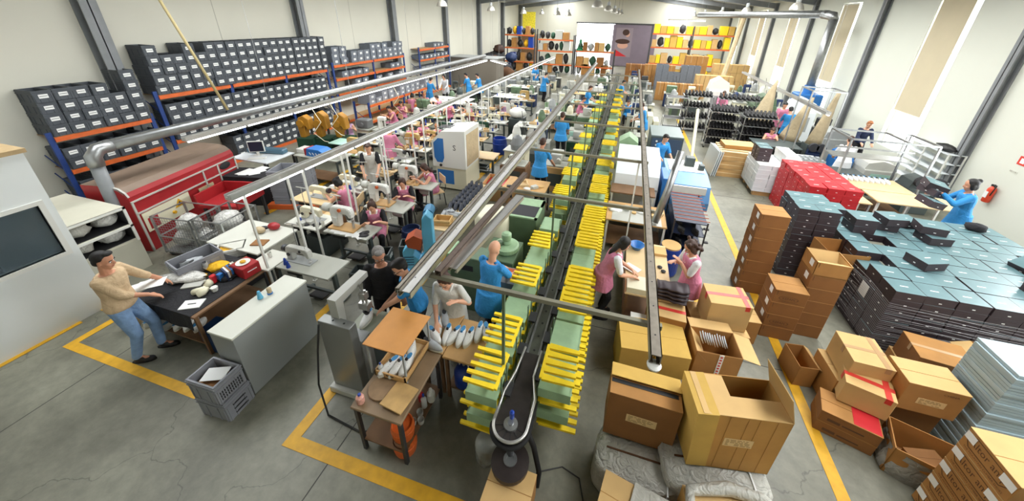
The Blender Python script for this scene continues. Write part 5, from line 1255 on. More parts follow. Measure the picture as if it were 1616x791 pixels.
# ------------------------------------------------------------ the black table at left and its things
TX, TY = -5.86, 2.80
t = table('long table under black cloth in front of the man in the beige sweater', -6.5, 2.25, -5.25, 3.42, z=.74, top='wood_dark', name='packing_table', legs='F', leg='wood_dark')
t = thing('black_cloth', 'black cloth spread over the long packing table', 'cloth', (-5.95, 2.83, .741))
m = MB(); m.box(-.55, -.58, 0, .64, .6, .008, bev=.002); m.rings([[(-.55, -.58 + 1.18 * k / 8, 0) for k in range(9)], [(-.565 + .01 * math.sin(k * 2), -.58 + 1.18 * k / 8, -.3) for k in range(9)]], closed=False, cap=False); m.rings([[(-.55 + 1.19 * k / 8, -.58, 0) for k in range(9)], [(-.55 + 1.19 * k / 8, -.60 + .012 * math.sin(k * 2), -.24) for k in range(9)]], closed=False, cap=False)
m.build('cloth', 'cloth_black', t)
z = .75
t = crateG((-6.32, 3.05, z), 1.35, 'light grey crate of white shoes at the far left of the black table')
for i in range(4): shoeG((-6.42 + .08 * i, 3.02 + .04 * (i % 2), z + .05), .4 * i, 'pale shoe inside the grey crate on the black table, %s' % ORD[i], 'shoes in the grey crate')
t = crate_mesh(MB(), .42, .3, .16).build('white_tote', 'white', loc=(-6.38, 3.62, .60), rz=.75); tag(t, 'white tote with yellow lining behind the grey crate', 'tote'); MB().box(-.18, -.12, .02, .18, .12, .12).build('yellow_lining', 'yellow_paint', t)
tag(MB().box(-.3, -.25, 0, .3, .25, .60).build('tote_stand', 'black', loc=(-6.38, 3.68, 0)), 'black stand under the white tote', 'stand')
m = MB(); blob(m, (0, 0, 0), (.3, .13, .06), seed=5, amp=.3); tag(m.build('plastic_bag', 'plastic_bag', loc=(-6.2, 2.76, z + .05), smooth=True, rz=.3), 'crumpled clear bags at the man\'s outstretched hand', 'bag')
def cloth_heap(label, x, y, z, r, col, seed, rz=0):
    m = MB(); blob(m, (0, 0, 0), r, n=18, amp=.22, seed=seed)
    o = m.build('folded_cloth', col, loc=(x, y, z), rz=rz, smooth=True); return tag(o, label, 'cloth')
cloth_heap('larger heap of yellow cloth on the black table', -5.98, 3.12, z + .04, (.17, .13, .06), 'yellow_cloth', 3, .4)
cloth_heap('smaller yellow cloth next to the man\'s hand', -6.08, 2.86, z + .02, (.15, .07, .03), 'yellow_cloth', 4, .5)
cloth_heap('dark grey cloth between the yellow heap and the red drawer box', -5.68, 3.0, z + .03, (.18, .14, .05), 'cloth_black', 8)
t = thing('red_drawer_box', 'red metal box with a white handle on the black table', 'box', (-5.42, 3.18, z), -.1)
MB().box(-.17, -.13, 0, .13, .13, .19, bev=.008).build('box_body', 'red', t); MB().box(.131, -.07, .1, .137, .07, .112).build('handle', 'paper', t); MB().box(-.19, -.14, 0, -.171, .14, .18).build('side_panel', 'card_in', t)
t = thing('plate', 'white plate with a yellow lump on top of the red box', 'plate', (-5.46, 3.18, z + .19)); MB().lathe([(.05, 0), (.1, .012), (.1, .016), (.04, .006)], n=20).build('dish', 'white', t); m = MB(); m.ell((0, 0, .025), (.045, .04, .02)); m.build('yellow_lump', 'yellow_paint', t, smooth=True)
for i, (x, y) in enumerate(((-5.66, 3.28), (-5.72, 3.18), (-5.60, 3.36))): piece('roll', x, y, z, 0, '%s tape roll beside the red box' % ORD[i], 'tape rolls beside the red box')
for i in range(7): tag(MB().box(-.10, -.012, 0, .10, .012, .15).build('notebook', ['navy', 'paper', 'card_in', 'blue', 'ink', 'white', 'machgrey'][i], loc=(-5.62, 2.98 + .028 * i, z), rz=-.3), '%s colored upright booklet in the short row left of the red box' % ORD[i], 'booklet', 'booklets on the black table')
for i, (x, y, c, nm) in enumerate(((-5.70, 2.86, 'redbox', 'red'), (-5.64, 2.92, 'blue', 'blue'))): tag(MB().box(-.035, -.035, 0, .035, .035, .13, bev=.006).build('small_bottle', c, loc=(x, y, z)), 'small %s container on the black table' % nm, 'bottle')
t = thing('spray_cup', 'white sculpted cup with dark marks at the table edge', 'cup', (-5.50, 2.72, z)); MB().lathe([(.035, 0), (.05, .07), (.045, .07)], n=6).build('cup_body', 'white', t)
for i, (x, y, r) in enumerate(((-5.72, 2.58, 0), (-5.60, 2.56, .6), (-5.68, 2.72, 1.2))):
    m = MB(); m.tube([(0, 0, .03), (.06, .02, .05), (.07, .1, .04), (.02, .14, .03)], [.045, .05, .035, .02], 12); tag(m.build('shoe_last', 'cream_mach', loc=(x, y, z), rz=r, smooth=True), 'cream shoe last on the black table, %s of three' % ORD[i], 'shoe last', 'cream shoe lasts')
tag(MB().box(-.13, -.08, 0, .13, .08, .02).build('grey_slab', 'machgrey', loc=(-5.94, 2.72, z), rz=.55), 'flat grey slab in the middle of the black cloth', 'block')
tag(MB().box(-.13, -.09, 0, .13, .09, .012).build('paper_pad', 'paper', loc=(-5.52, 2.42, z), rz=.5), 'white writing pad with a pen at the near corner of the black table', 'paper')
MB().box(-.05, -.004, .012, .05, .004, .02).build('pen', 'ink', [o for o in COL.objects if o.name.startswith('paper_pad')][-1])
for i in range(3): tag(MB().box(-.105, -.15, 0, .105, .15, .002).build('paper_sheet', 'paper', loc=(-6.22 + .05 * i, 2.27 + .05 * i, 1.0 + .006 * i), rz=-.4 - .2 * i), 'printed sheet in the hand of the man in beige, %s of three' % ORD[i], 'paper', 'sheets in the hand')
for i in range(6): shoeW((-6.42 + .14 * i, 2.34 + .03 * i, .20), .1 * i, 'pale shoe on the lower shelf of the black table, %s from the left' % ORD[i], 'shoes under the black table')
tag(MB().box(-.16, -.14, 0, .16, .14, .42, bev=.01).build('blue_case', mat('caseblue', '#12355c', .5), loc=(-5.25, 2.45, .0), rz=.1), 'dark blue case standing under the near end of the black table', 'case')
m = MB(); blob(m, (0, 0, 0), (.3, .25, .22), seed=9); tag(m.build('plastic_bag', 'poly_dark', loc=(-5.0, 3.1, .25), smooth=True), 'dark translucent bag between the black table and the grey cabinet', 'bag')
cloth_heap('pale cream cloth bag on the floor behind the man in beige', -6.95, 2.3, .15, (.13, .12, .16), 'sack', 12)
# grey cabinet
t = thing('grey_cabinet', 'waist-high pale grey steel cabinet with a clean top', 'cabinet', (-4.29, 2.53, 0))
MB().box(-.19, -.54, .02, .19, .54, 1.0, bev=.004).build('carcass', mat('cabgrey', '#8f9391', .42, .1, .03, 2), t); MB().box(-.2, -.55, 1.0, .2, .55, 1.03, bev=.004).build('cabinet_top', mat('cabtop', '#d3d4c8', .45, 0, .02, 2), t); MB().box(-.17, -.52, 0, .17, .52, .02).build('plinth', 'black', t)
o = tag(MB().lathe([(.03, 0), (.036, .01), (.034, .02), (.018, .12), (.01, .125)], n=14).build('thread_cone', 'lightblue', loc=(-4.38, 2.60, 1.03)), 'pale blue thread cone on the grey cabinet', 'thread cone')
t = thing('thread_spool', 'brown spool with a blue foot on the grey cabinet', 'spool', (-4.34, 2.71, 1.03)); MB().lathe([(.034, 0), (.034, .02), (.02, .025)], n=14).build('spool_foot', 'blue', t); MB().lathe([(.028, .02), (.03, .09), (.02, .1)], n=14).build('thread', 'sack', t)
# two grey crates by the cabinet
def mk_vented():
    o = crate_mesh(MB(), .30, .40, .25).build('vented_crate', 'crate_light'); tag(o, '', 'crate')
    m = MB()
    for k in range(12):
        for r in range(3): m.box(.150 + .004, -.16 + k * .028, .05 + r * .045, .150 + .0085, -.146 + k * .028, .08 + r * .045)
    m.build('vent_slot', 'ink', o); return o
t = crate_mesh(MB(), .42, .33, .31).build('folding_crate', 'crate_light', loc=(-4.30, 1.80, 0), rz=.06); tag(t, 'lower grey crate with three grip slots by the cabinet end', 'crate')
for k in range(3): MB().box(.212, -.08, .05 + k * .07, .222, .08, .062 + k * .07).build('grip_slot', 'ink', t)
t = crate_mesh(MB(), .42, .33, .29).build('folding_crate', 'crate_light', loc=(-4.32, 1.80, .315), rz=.03); tag(t, 'upper grey vented crate holding a white sheet by the cabinet end', 'crate')
m = MB()
for k in range(10):
    for r in range(3): m.box(.2105, -.13 + k * .027, .04 + r * .045, .2195, -.12 + k * .027, .07 + r * .045)
m.build('vent_slots', 'ink', t)
tag(MB().box(-.13, -.09, 0, .13, .09, .004).build('paper_sheet', 'paper', loc=(-4.33, 1.82, .54), rz=.4), 'white sheet lying in the upper grey crate', 'paper')
tag(MB().box(-.15, -.11, 0, .15, .11, .16).build('card_insert', 'card_in', loc=(-4.33, 1.80, .34), rz=.03), 'brown card contents in the upper grey crate', 'box')
# C-frame press
t = thing('sole_press', 'grey C-shaped testing press with a tall steel tower', 'machine', (-2.9, 2.5, 0))
MB().box(-.32, -.18, 0, .32, .5, .10, bev=.01).build('base', 'machgrey', t)
MB().box(-.28, -.12, .1, .18, .0, 1.22, bev=.006).build('tower', mat('tower', '#8d8f8c', .35, .4, .04, 3), t)
m = MB()
for k in (-.1, .06): m.box(k - .01, -.07, 1.22, k + .01, -.05, 1.224)
m.build('screw', 'black', t)
m = MB(); m.prism([(-.02, .9), (-.02, 1.50), (.55, 1.50), (.55, 1.42), (.09, 1.40), (.06, .9)], -.16, -.04, 'X'); m.build('c_frame', 'machgrey', t)
MB().box(-.1, .0, .1, .2, .16, .9).build('column', 'grey', t)
MB().box(-.12, .12, .84, .24, .52, .89, bev=.006).build('work_plate', mat('plate_g', '#8f9482', .5), t); MB().box(-.02, .2, .1, .14, .44, .84).build('plate_support', 'dgrey', t)
m = MB()
for dx in (-.03, .03): m.cyl((.04 + dx, .33, 1.05), (.04 + dx, .33, 1.40), .014, n=8)
m.box(-.03, .28, 1.1, .11, .38, 1.2, bev=.006); m.box(-.01, .29, 1.26, .09, .37, 1.36, bev=.006); m.build('press_head', 'alu', t)
MB().tube([(.04, .33, 1.05), (.04, .33, 1.0)], [.05, .03], 12).build('press_foot', 'black', t)
m = MB(); m.cyl((.04, .3, 1.40), (-.08, .4, 1.44), .01, n=6); m.build('rod', 'alu', t)
shoeW2((-2.86, 2.80, .89), PI + .1, 'single white shoe with blue inner under the press head')
tag(MB().tube([(-3.13, 2.35, 1.2), (-3.2, 2.3, .8), (-3.22, 2.2, .3), (-3.0, 2.05, .02), (-2.5, 2.0, .02), (-2.2, 2.1, .02)], .012, 6).build('power_cable', 'cable', smooth=True), 'black cable running down the steel tower to the floor', 'cable')
# work table with the orange board stand
table('narrow brown worktable standing on the yellow corner', -2.36, 1.85, -1.74, 2.72, z=.77, top=mat('tabletop_brown', '#8a7357', .5, 0, .12, 4), name='worktable', legs='F', leg='dark_steel')
t = thing('display_stand', 'small steel stand with an orange plywood top', 'stand', (-2.16, 2.53, .77))
for sx in (-.23, .23):
    for sy in (-.26, .26): MB().box(sx - .01, sy - .01, 0, sx + .01, sy + .01, .47).build('leg', 'grey', t)
MB().box(-.26, -.29, .47, .26, .29, .483).build('board', 'ply_orange', t)
t = thing('wooden_tray', 'wooden tray with a slot handle under the orange board', 'tray', (-2.12, 2.50, .80))
MB().box(-.20, -.27, .0, .20, .27, .012).build('tray_base', 'wood_light', t); m = MB(); m.box(-.2, -.27, 0, .2, -.255, .08); m.box(-.2, .255, 0, .2, .27, .08); m.box(-.2, -.27, 0, -.185, .27, .08); m.box(.185, -.27, 0, .2, .27, .08); m.build('tray_side', 'wood', t); MB().box(-.05, -.272, .045, .05, -.2695, .06).build('handle_slot', 'ink', t)
for i, (x, y) in enumerate(((-2.20, 2.33), (-2.10, 2.36), (-2.02, 2.40), (-2.2, 2.58), (-2.08, 2.62))): shoeW((x, y, .813), PI + .2 * (i - 2), 'white shoe in the wooden tray, %s from the front' % ORD[i], 'white shoes in the wooden tray')
def bottle(label, x, y, z, col, capc, r=.03, h=.13):
    t = thing('bottle', label, 'bottle', (x, y, z)); MB().lathe([(r * .9, 0), (r, .01), (r, h * .65), (r * .4, h * .8), (r * .35, h * .9)], n=14).build('bottle_body', col, t, smooth=False); MB().lathe([(r * .42, h * .88), (r * .42, h), (r * .3, h * 1.06)], n=12).build('cap', capc, t); return t
bottle('white bottle with a blue cap in the left corner of the wooden tray', -2.27, 2.28, .813, 'bottle', 'drum', .028, .14)
bottle('red and white jar with a blue cap on the near corner of the worktable', -2.28, 1.93, .77, mat('jar', '#d9a08f', .5, 0, .3, 60), 'drum', .042, .13)
tag(MB().lathe([(.01, 0), (.15, 0), (.155, .01), (.15, .022), (.01, .022)], n=26).build('round_board', mat('rb', '#8c7152', .7, 0, .2, 8), loc=(-2.15, 2.13, .775)), 'dark round wooden board on the worktable', 'board')
t = tag(MB().box(-.14, -.15, 0, .14, .15, .02, bev=.003).build('square_board', mat('sqb', '#c09b62', .6, 0, .25, 5), loc=(-1.90, 2.08, .80), rz=-.12), 'square wooden board propped on the worktable beside the round one', 'board')
MB().box(-.05, -.05, -.03, .05, .05, 0).build('foot_block', 'wood_dark', t)
drum('orange round tub under the narrow worktable', -1.88, 2.02, .13, .2, 'orangeb')
t = drum('second orange tub on the shelf of the narrow worktable', -1.9, 2.05, .125, .2, 'orangeb'); t.location.z = .21
for i, (x, y) in enumerate(((-1.84, 2.3), (-1.78, 2.22), (-1.86, 2.18))):
    tag(MB().lathe([(.035, 0), (.04, .06), (.036, .06), (.03, .01)], n=16).build('glue_jar', 'machgrey', loc=(x, y, .205 if i else .205)), 'small glue jar on the worktable shelf, %s' % ORD[i], 'jar', 'glue jars under the worktable')
bottle('white plastic bottle on the shelf of the worktable', -1.80, 2.50, .2, 'white', 'white', .05, .2); bottle('clear bottle with a blue cap on the worktable shelf', -1.84, 2.40, .2, 'bottle', 'drum', .035, .22); bottle('red bottle on the worktable shelf', -1.92, 2.46, .2, 'redbox', 'red', .035, .18)
# shoe bench with white shoes
t = table('plywood bench with white shoes next to the conveyor start', -1.72, 2.70, -1.20, 3.34, z=.77, top='wood', name='shoe_bench', legs='F', leg='wood_dark')
for i, (x, y, r) in enumerate(((-1.84 + .05, 2.98, .15), (-1.70, 2.99, -.25), (-1.60, 3.0, .05), (-1.50, 3.02, -.05), (-1.41, 3.14, .1), (-1.31, 3.16, .45))):
    (shoeW if i in (0, 1, 3) else shoeW2)((x, y, .77), PI + r, 'white shoe of the fan of six on the bench, %s from the left' % ORD[i], 'six white shoes on the bench')
for i, (x, y, r, k) in enumerate(((-1.93, 3.2, .6, shoeG), (-1.96, 3.06, .5, shoeW2), (-1.93, 2.92, 1.0, shoeW), (-1.88, 2.78, 1.4, shoeG))):
    k((x, y, .77), r + PI, 'pale shoe on the side ledge left of the bench, %s from the back' % ORD[i], 'shoes on the side ledge')
table('narrow side ledge between the worktable and the bench', -2.04, 2.73, -1.73, 3.4, z=.77, top='wood', name='side_table', legs='F', under=False, leg='wood_dark')
t = thing('gas_cylinder', 'dark blue gas cylinder with a handle under the plywood bench', 'gas cylinder', (-1.50, 2.84, .20)); MB().lathe([(.10, 0), (.13, .03), (.13, .24), (.09, .31), (.04, .33)], n=20).build('tank', 'drum', t, smooth=True); MB().lathe([(.02, .33), (.02, .37)], n=8).build('valve', 'alu', t); m = MB(); m.tube([(-.06, 0, .31), (-.06, 0, .40), (.06, 0, .40), (.06, 0, .31)], .01, 8); m.build('handle', 'white', t)
bottle('white funnel-shaped bottle beside the blue gas cylinder', -1.24, 2.84, .2, 'white', 'white', .05, .2)
m = MB(); m.lathe([(.10, 0), (.15, .36), (.14, .36), (.09, .02)], n=24); tag(m.build('clear_bin', mat('clearbin', '#a3a69f', .25, 0, .1, 8, alpha=.6), loc=(-1.02, 2.52, 0), smooth=True), 'translucent waste bin of scraps beside the conveyor head', 'bin'); 
m = MB(); m.lathe([(.10, 0), (.13, .05), (.13, .30), (.11, .34)], n=24); tag(m.build('clear_bin', MATS['clearbin'], loc=(-.94, 2.20, 0), smooth=True), 'translucent bag-lined bin in front of the conveyor head', 'bin')
m = MB(); blob(m, (0, 0, 0), (.11, .11, .06), seed=31, amp=.3); tag(m.build('scraps', mat('scrap', '#c9d8a8', .7, 0, .3, 20), loc=(-1.02, 2.52, .32), smooth=True), 'pale green and yellow scraps in the waste bin', 'scraps', kind='stuff')

# ------------------------------------------------------------ the carrier conveyor
CX = -.63
t = thing('chain_conveyor', 'long central chain conveyor track ending in a dark teardrop loop', 'conveyor', (CX, 2.08, 0))
LC = 27
m = MB(); m.box(-.11, .3, .86, .11, LC, .90); m.box(-.13, .3, .80, -.11, LC, .93); m.box(.11, .3, .80, .13, LC, .93); m.build('track_bed', mat('track', '#5d6055', .5, .3, .25, 8), t)
for s in (-1, 1):
    m = MB(); m.box(s * .07 - .012, .3, .90, s * .07 + .012, LC, .925); m.build('chain_rail', 'galv', t)
m = MB(); y = .5
while y < 16: m.cyl((0, y, .90), (0, y, .905), .014, n=8); y += .22
m.build('bolt_holes', 'black', t)
for k in range(12):
    y = .9 + k * 2.1; m = MB(); m.box(-.10, y - .03, 0, -.06, y + .03, .86); m.box(.06, y - .03, 0, .10, y + .03, .86); m.box(-.2, y - .04, 0, .2, y + .04, .04); m.build('support_leg', 'dgreen', t)
def tear(z, rw, y0, nm, c, n=26, thick=.02, inner=0):
    P = []
    for k in range(n):
        a = PI + PI * k / (n - 1); P.append((rw * math.cos(a), rw * math.sin(a)))
    P += [(rw * .5, .55), (.10, .85), (-.10, .85), (-rw * .45, .55)]
    return P
P = tear(0, .17, 0, '', '')
m = MB(); m.prism([(x, y + .0) for x, y in P], .93, .945, 'Z'); m.build('loop_plate', mat('loop', '#4a4543', .35, .5, .15, 10), t)
m = MB(); pts = [Vector((x, y, .965)) for x, y in P]; m.tube(pts[:26] + [Vector((.17, .3, .965)), Vector((.09, .55, .965)), Vector((.10, .9, .965))], .016, 8); m.tube([pts[0], Vector((-.17, .3, .965)), Vector((-.12, .55, .965)), Vector((-.10, .9, .965))], .016, 8); m.build('loop_rim', 'alu', t, smooth=True)
m = MB(); m.tube([Vector((x * 1.08, y * 1.08, .90)) for x, y in P[:26]] + [Vector((.18, .3, .90))], .026, 8); m.build('loop_belt', 'rubber', t, smooth=True)
m = MB(); m.lathe([(.07, .945), (.07, .97), (.03, .975), (.03, 1.0)], n=18); m.build('hub', 'galv', t); m = MB(); m.cyl((0, 0, .30), (0, 0, .93), .04, n=12); m.build('drive_shaft', 'dark_steel', t)
m = MB()
for k in range(6):
    a = PI + PI * (k + .5) / 6; m.box(.07, -.003, .945, .15, .003, .95, M=RZ(a))
m.build('spoke', 'ink', t)
m = MB(); m.lathe([(.02, .40), (.19, .40), (.195, .43), (.195, .47), (.02, .485)], c=(0.02, -.06, 0), n=28); m.build('lower_wheel', mat('loop2', '#3d3533', .4, .4, .15, 10), t); m = MB(); m.lathe([(.07, .485), (.07, .50), (.04, .50), (.04, .486)], c=(.02, -.06, 0), n=18); m.build('wheel_ring', 'galv', t)
m = MB(); m.tube([(.1, .1, .9), (.22, .12, .5), (.3, .1, .12), (.3, 0, .03)], .03, 8); m.build('support_strut', 'black', t, smooth=True)
tag(MB().lathe([(.022, 0), (.024, .01), (.024, .08), (.012, .09), (.012, .1)], n=14).build('spray_can', 'drum', loc=(CX, 2.12, 1.0)), 'small blue can standing on the conveyor hub', 'can')
carton('carton', 'brown carton beneath the loop end of the conveyor', -.56, 1.83, 0, .46, .40, .38, -.03, 'card')
tag(MB().tube([(-.3, 2.1, .3), (-.1, 2.35, .02), (.10, 2.3, .012), (.2, 2.0, .012), (.16, 1.6, .012)], .008, 6).build('hose', 'cable', smooth=True), 'black hose looping on the floor right of the conveyor head', 'hose')
tag(MB().tube([(-.1, 1.95, .01), (.1, 1.92, .01), (.2, 1.85, .01)], .008, 6).build('hose', 'galv', smooth=True), 'short pale hose on the floor beside the black hose', 'hose')
def mk_carrier(side, upper=True, solid=False):
    s = side
    def comb(z, x0, ln, n=5, pitch=.098):
        # toothed comb in the horizontal plane, back bar at x0, prongs outward
        m = MB(); W_ = pitch * (n - 1)
        m.box(x0, -W_ / 2 - .02, z, x0 + s * .035, W_ / 2 + .02, z + .028, bev=.004)
        for k in range(n):
            y = -W_ / 2 + k * pitch
            q = .028 if s < 0 else .036; m.rings([[(x0 + s * .03, y - q, z), (x0 + s * .03, y + q, z), (x0 + s * .03, y + q, z + .03), (x0 + s * .03, y - q, z + .03)], [(x0 + s * ln, y - q * .65, z), (x0 + s * ln, y + q * .65, z), (x0 + s * ln, y + q * .65, z + .03), (x0 + s * ln, y - q * .65, z + .03)]])
            if solid and k < n - 1: m.box(x0 + s * .03, y, z + .004, x0 + s * ln * .96, y + pitch, z + .02)
        return m
    def f():
        t = thing('conveyor_carrier', 'carrier', 'carrier')
        x = s * .02
        if upper: comb(1.19, x, .37).build('fork_shelf', 'fork', t)
        comb(.83, x, .42).build('fork_shelf', 'fork', t); comb(.46, x, .44).build('fork_shelf', 'fork', t)
        for z in (1.05, .70):
            m = MB(); m.box(x, -.22, z, x + s * .34, .22, z + .012); m.box(x + s * .33, -.22, z - .12, x + s * .345, .22, z + .012); m.box(x, -.225, z - .12, x + s * .345, -.215, z + .012); m.build('green_tray', 'green', t)
        m = MB(); m.box(x - s * .012, -.10, .44, x, -.07, 1.22); m.box(x - s * .012, .07, .44, x, .10, 1.22); m.build('hanger_bar', 'dgreen', t)
        m = MB(); m.box(x - s * .1, -.08, .94, x, .08, .97); m.build('chain_bracket', 'dark_steel', t)
        return t
    return f
cLu, cLn = Kit(mk_carrier(-1)), Kit(mk_carrier(-1, False)); cRu, cRn = Kit(mk_carrier(1)), Kit(mk_carrier(1, False)); cLs, cRs = Kit(mk_carrier(-1, True, True)), Kit(mk_carrier(1, True, True))
LEFTC = [(2.42, 1), (2.95, 1), (3.47, 0), (3.99, 1), (4.5, 0), (4.93, 1), (5.7, 0), (6.93, 1), (8.0, 1), (8.9, 2), (9.9, 2), (11.1, 2), (12.4, 2), (13.6, 0), (14.8, 2), (16.4, 2), (18.2, 2)]
RIGHTC = [(2.68, 1), (3.2, 0), (3.68, 1), (4.17, 1), (4.7, 0), (5.15, 1), (5.65, 1), (6.15, 1), (6.72, 0), (7.25, 1), (7.78, 1), (8.4, 0), (8.9, 1), (9.7, 0), (10.6, 2), (11.7, 0), (12.9, 2), (13.9, 0), (14.9, 2), (16.1, 2), (17.3, 2), (18.6, 2), (20, 2)]
for i, (y, k) in enumerate(LEFTC): [cLn, cLu, cLs][k]((-.80, y, 0), 0, '%s carrier of the left side of the conveyor, %s from the camera' % (['green-topped', 'yellow pronged', 'yellow decked'][k], ORD[i]), 'carriers on the left side of the conveyor')
for i, (y, k) in enumerate(RIGHTC): [cRn, cRu, cRs][k]((-.47, y, 0), 0, '%s carrier of the right side of the conveyor, number %d from the camera' % (['green-topped', 'yellow pronged', 'yellow decked'][k], i + 1), 'carriers on the right side of the conveyor')
# overhead frame
t = thing('overhead_frame', 'overhead steel frame of long drilled rails and cross bars above the conveyor', 'frame', (0, 0, 0))
def channel(a, b, w, h, nm, mt, holes=0):
    a, b = Vector(a), Vector(b); d = b - a; L = d.length; rz = math.atan2(d.y, d.x) - PI / 2; M = TR(*a) @ RZ(rz) @ RX(math.asin(d.z / L))
    m = MB(); m.box(-w / 2, 0, h - .008, w / 2, L, h, M=M); m.box(-w / 2, 0, 0, -w / 2 + .008, L, h, M=M); m.box(w / 2 - .008, 0, 0, w / 2, L, h, M=M); m.box(-w / 2, 0, 0, -w / 2 + .03, L, .008, M=M); m.box(w / 2 - .03, 0, 0, w / 2, L, .008, M=M)
    o = m.build(nm, mt, t)
    if holes:
        m = MB(); y = .2
        while y < min(L, 9): m.cyl(M @ Vector((0, y, h + .0005)), M @ Vector((0, y, h + .002)), .007, n=8); y += holes
        m.build('bolt_holes', 'black', t)
    return o
channel((-1.68, 2.12, 2.24), (-1.80, 22, 2.24), .14, .07, 'left_rail', 'alu', .45)
channel((-1.745, 2.12, 2.27), (-1.865, 22, 2.27), .05, .06, 'rail_edge', 'rail')
channel((-1.52, 2.46, 2.26), (-1.34, 5.0, 2.30), .07, .06, 'brown_rail', 'brown_rail')
channel((-1.44, 2.60, 2.22), (-1.22, 4.3, 2.26), .12, .05, 'short_rail', 'alu')
channel((.50, 2.10, 2.22), (.57, 20, 2.22), .085, .09, 'drilled_beam', 'rail', .33)
for i, (y, xa, xb) in enumerate([(2.50, -1.72, .58), (4.60, -1.80, .62), (6.5, -1.80, .60), (8.8, -1.8, .6), (11.0, -1.8, .6), (13.2, -1.8, .6), (15.5, -1.8, .6), (18.0, -1.8, .6)]):
    m = MB(); m.box(xa, y - .02, 2.19, xb, y + .02, 2.235); m.build('cross_bar', mat('bar_green', '#8d8a78', .5, .3, .1, 9), t)
for i, (x, y) in enumerate([(-.85, 2.50), (-.78, 4.62), (-.80, 6.5), (-.8, 8.8), (-.8, 11), (.44, 6.5), (-.80, 13.2), (-.8, 15.5), (.44, 13.2), (.44, 18), (-.8, 18)]):
    MB().box(x - .014, y - .014, 0 if x > 0 else .04, x + .014, y + .014, 2.2).build('post', 'dgreen' if x < 0 else 'white', t)
MB().lathe([(.05, 0), (.055, .02), (.03, .03)], c=(.50, 2.10, 2.19), n=18).build('end_cap', 'white', t)
# green machines left of the conveyor
t = thing('green_heat_setter', 'green machine with a round domed top and motor left of the conveyor', 'machine', (-1.60, 4.85, 0))
MB().box(-.35, -.35, 0, .22, .30, .92, bev=.01).build('base', 'dgreen', t)
m = MB(); m.lathe([(.20, .92), (.22, .95), (.22, 1.02), (.19, 1.04), (.08, 1.05)], n=26); m.build('round_top', 'green', t); m = MB(); m.lathe([(.08, 1.04), (.085, 1.08), (.07, 1.12), (.085, 1.16), (.085, 1.24), (.05, 1.27)], n=18); m.build('motor', 'green', t); m = MB(); m.cyl((-.09, -.08, 1.03), (-.09, -.08, 1.12), .045, n=12); m.build('valve', 'dgreen', t)
t = thing('green_cabinet_machine', 'boxy green machine with a dark recessed top beside the left carriers', 'machine', (-1.58, 6.05, 0))
MB().box(-.3, -.38, 0, .3, .40, 1.10, bev=.01).build('housing', 'dgreen', t); MB().box(-.25, -.32, 1.10, .25, .1, 1.115).build('dark_recess', 'ink', t); m = MB(); m.box(-.31, -.39, 1.09, .31, -.33, 1.12); m.box(-.31, .1, 1.09, .31, .41, 1.12); m.box(-.31, -.39, 1.09, -.26, .4, 1.12); m.box(.26, -.39, 1.09, .31, .4, 1.12); m.build('rim', 'green', t)
t = thing('white_vat', 'large cream drum-shaped tank below the rails', 'tank', (-2.15, 5.6, 0))
MB().lathe([(.30, 0), (.32, .3), (.34, 1.0), (.33, 1.15), (.28, 1.18)], n=26).build('tank_body', 'cream_mach', t, smooth=True); MB().box(-.4, -.4, 0, .4, .4, .12).build('plinth', 'dgreen', t)
t = thing('green_press', 'green work station in front of the bald man', 'machine', (-1.28, 4.15, 0)); MB().box(-.22, -.2, 0, .2, .28, .85, bev=.01).build('housing', 'dgreen', t); MB().box(-.2, -.15, .85, .16, .22, .95).build('dark_top', 'midgrey', t); MB().box(-.12, -.02, .95, .1, .14, 1.0).build('orange_tool', 'terracotta', t)
t = thing('green_booth', 'tall green panel behind the woman in the white coat', 'machine', (-2.05, 4.35, 0)); MB().box(-.35, -.15, 0, .3, .2, 1.1, bev=.01).build('housing', 'dgreen', t); MB().box(-.36, -.16, 0, -.30, .21, 1.12).build('side_panel', 'green', t); MB().box(-.28, -.156, .85, .1, -.151, .95).build('name_strip', 'ink', t)
table('pale plywood worktable under the rails by the third pair of carriers', -2.58, 7.25, -1.50, 8.1, z=.8, top='wood', name='workbench', legs='F', leg='dark_steel')
for i in range(6): piece(['leather', 'cup', 'tray', 'white_upper', 'box', 'roll'][i], -2.4 + i * .15, 7.5 + .1 * (i % 3), .8, i, '%s item on the plywood worktable under the rails' % ORD[i], 'items under the rails')
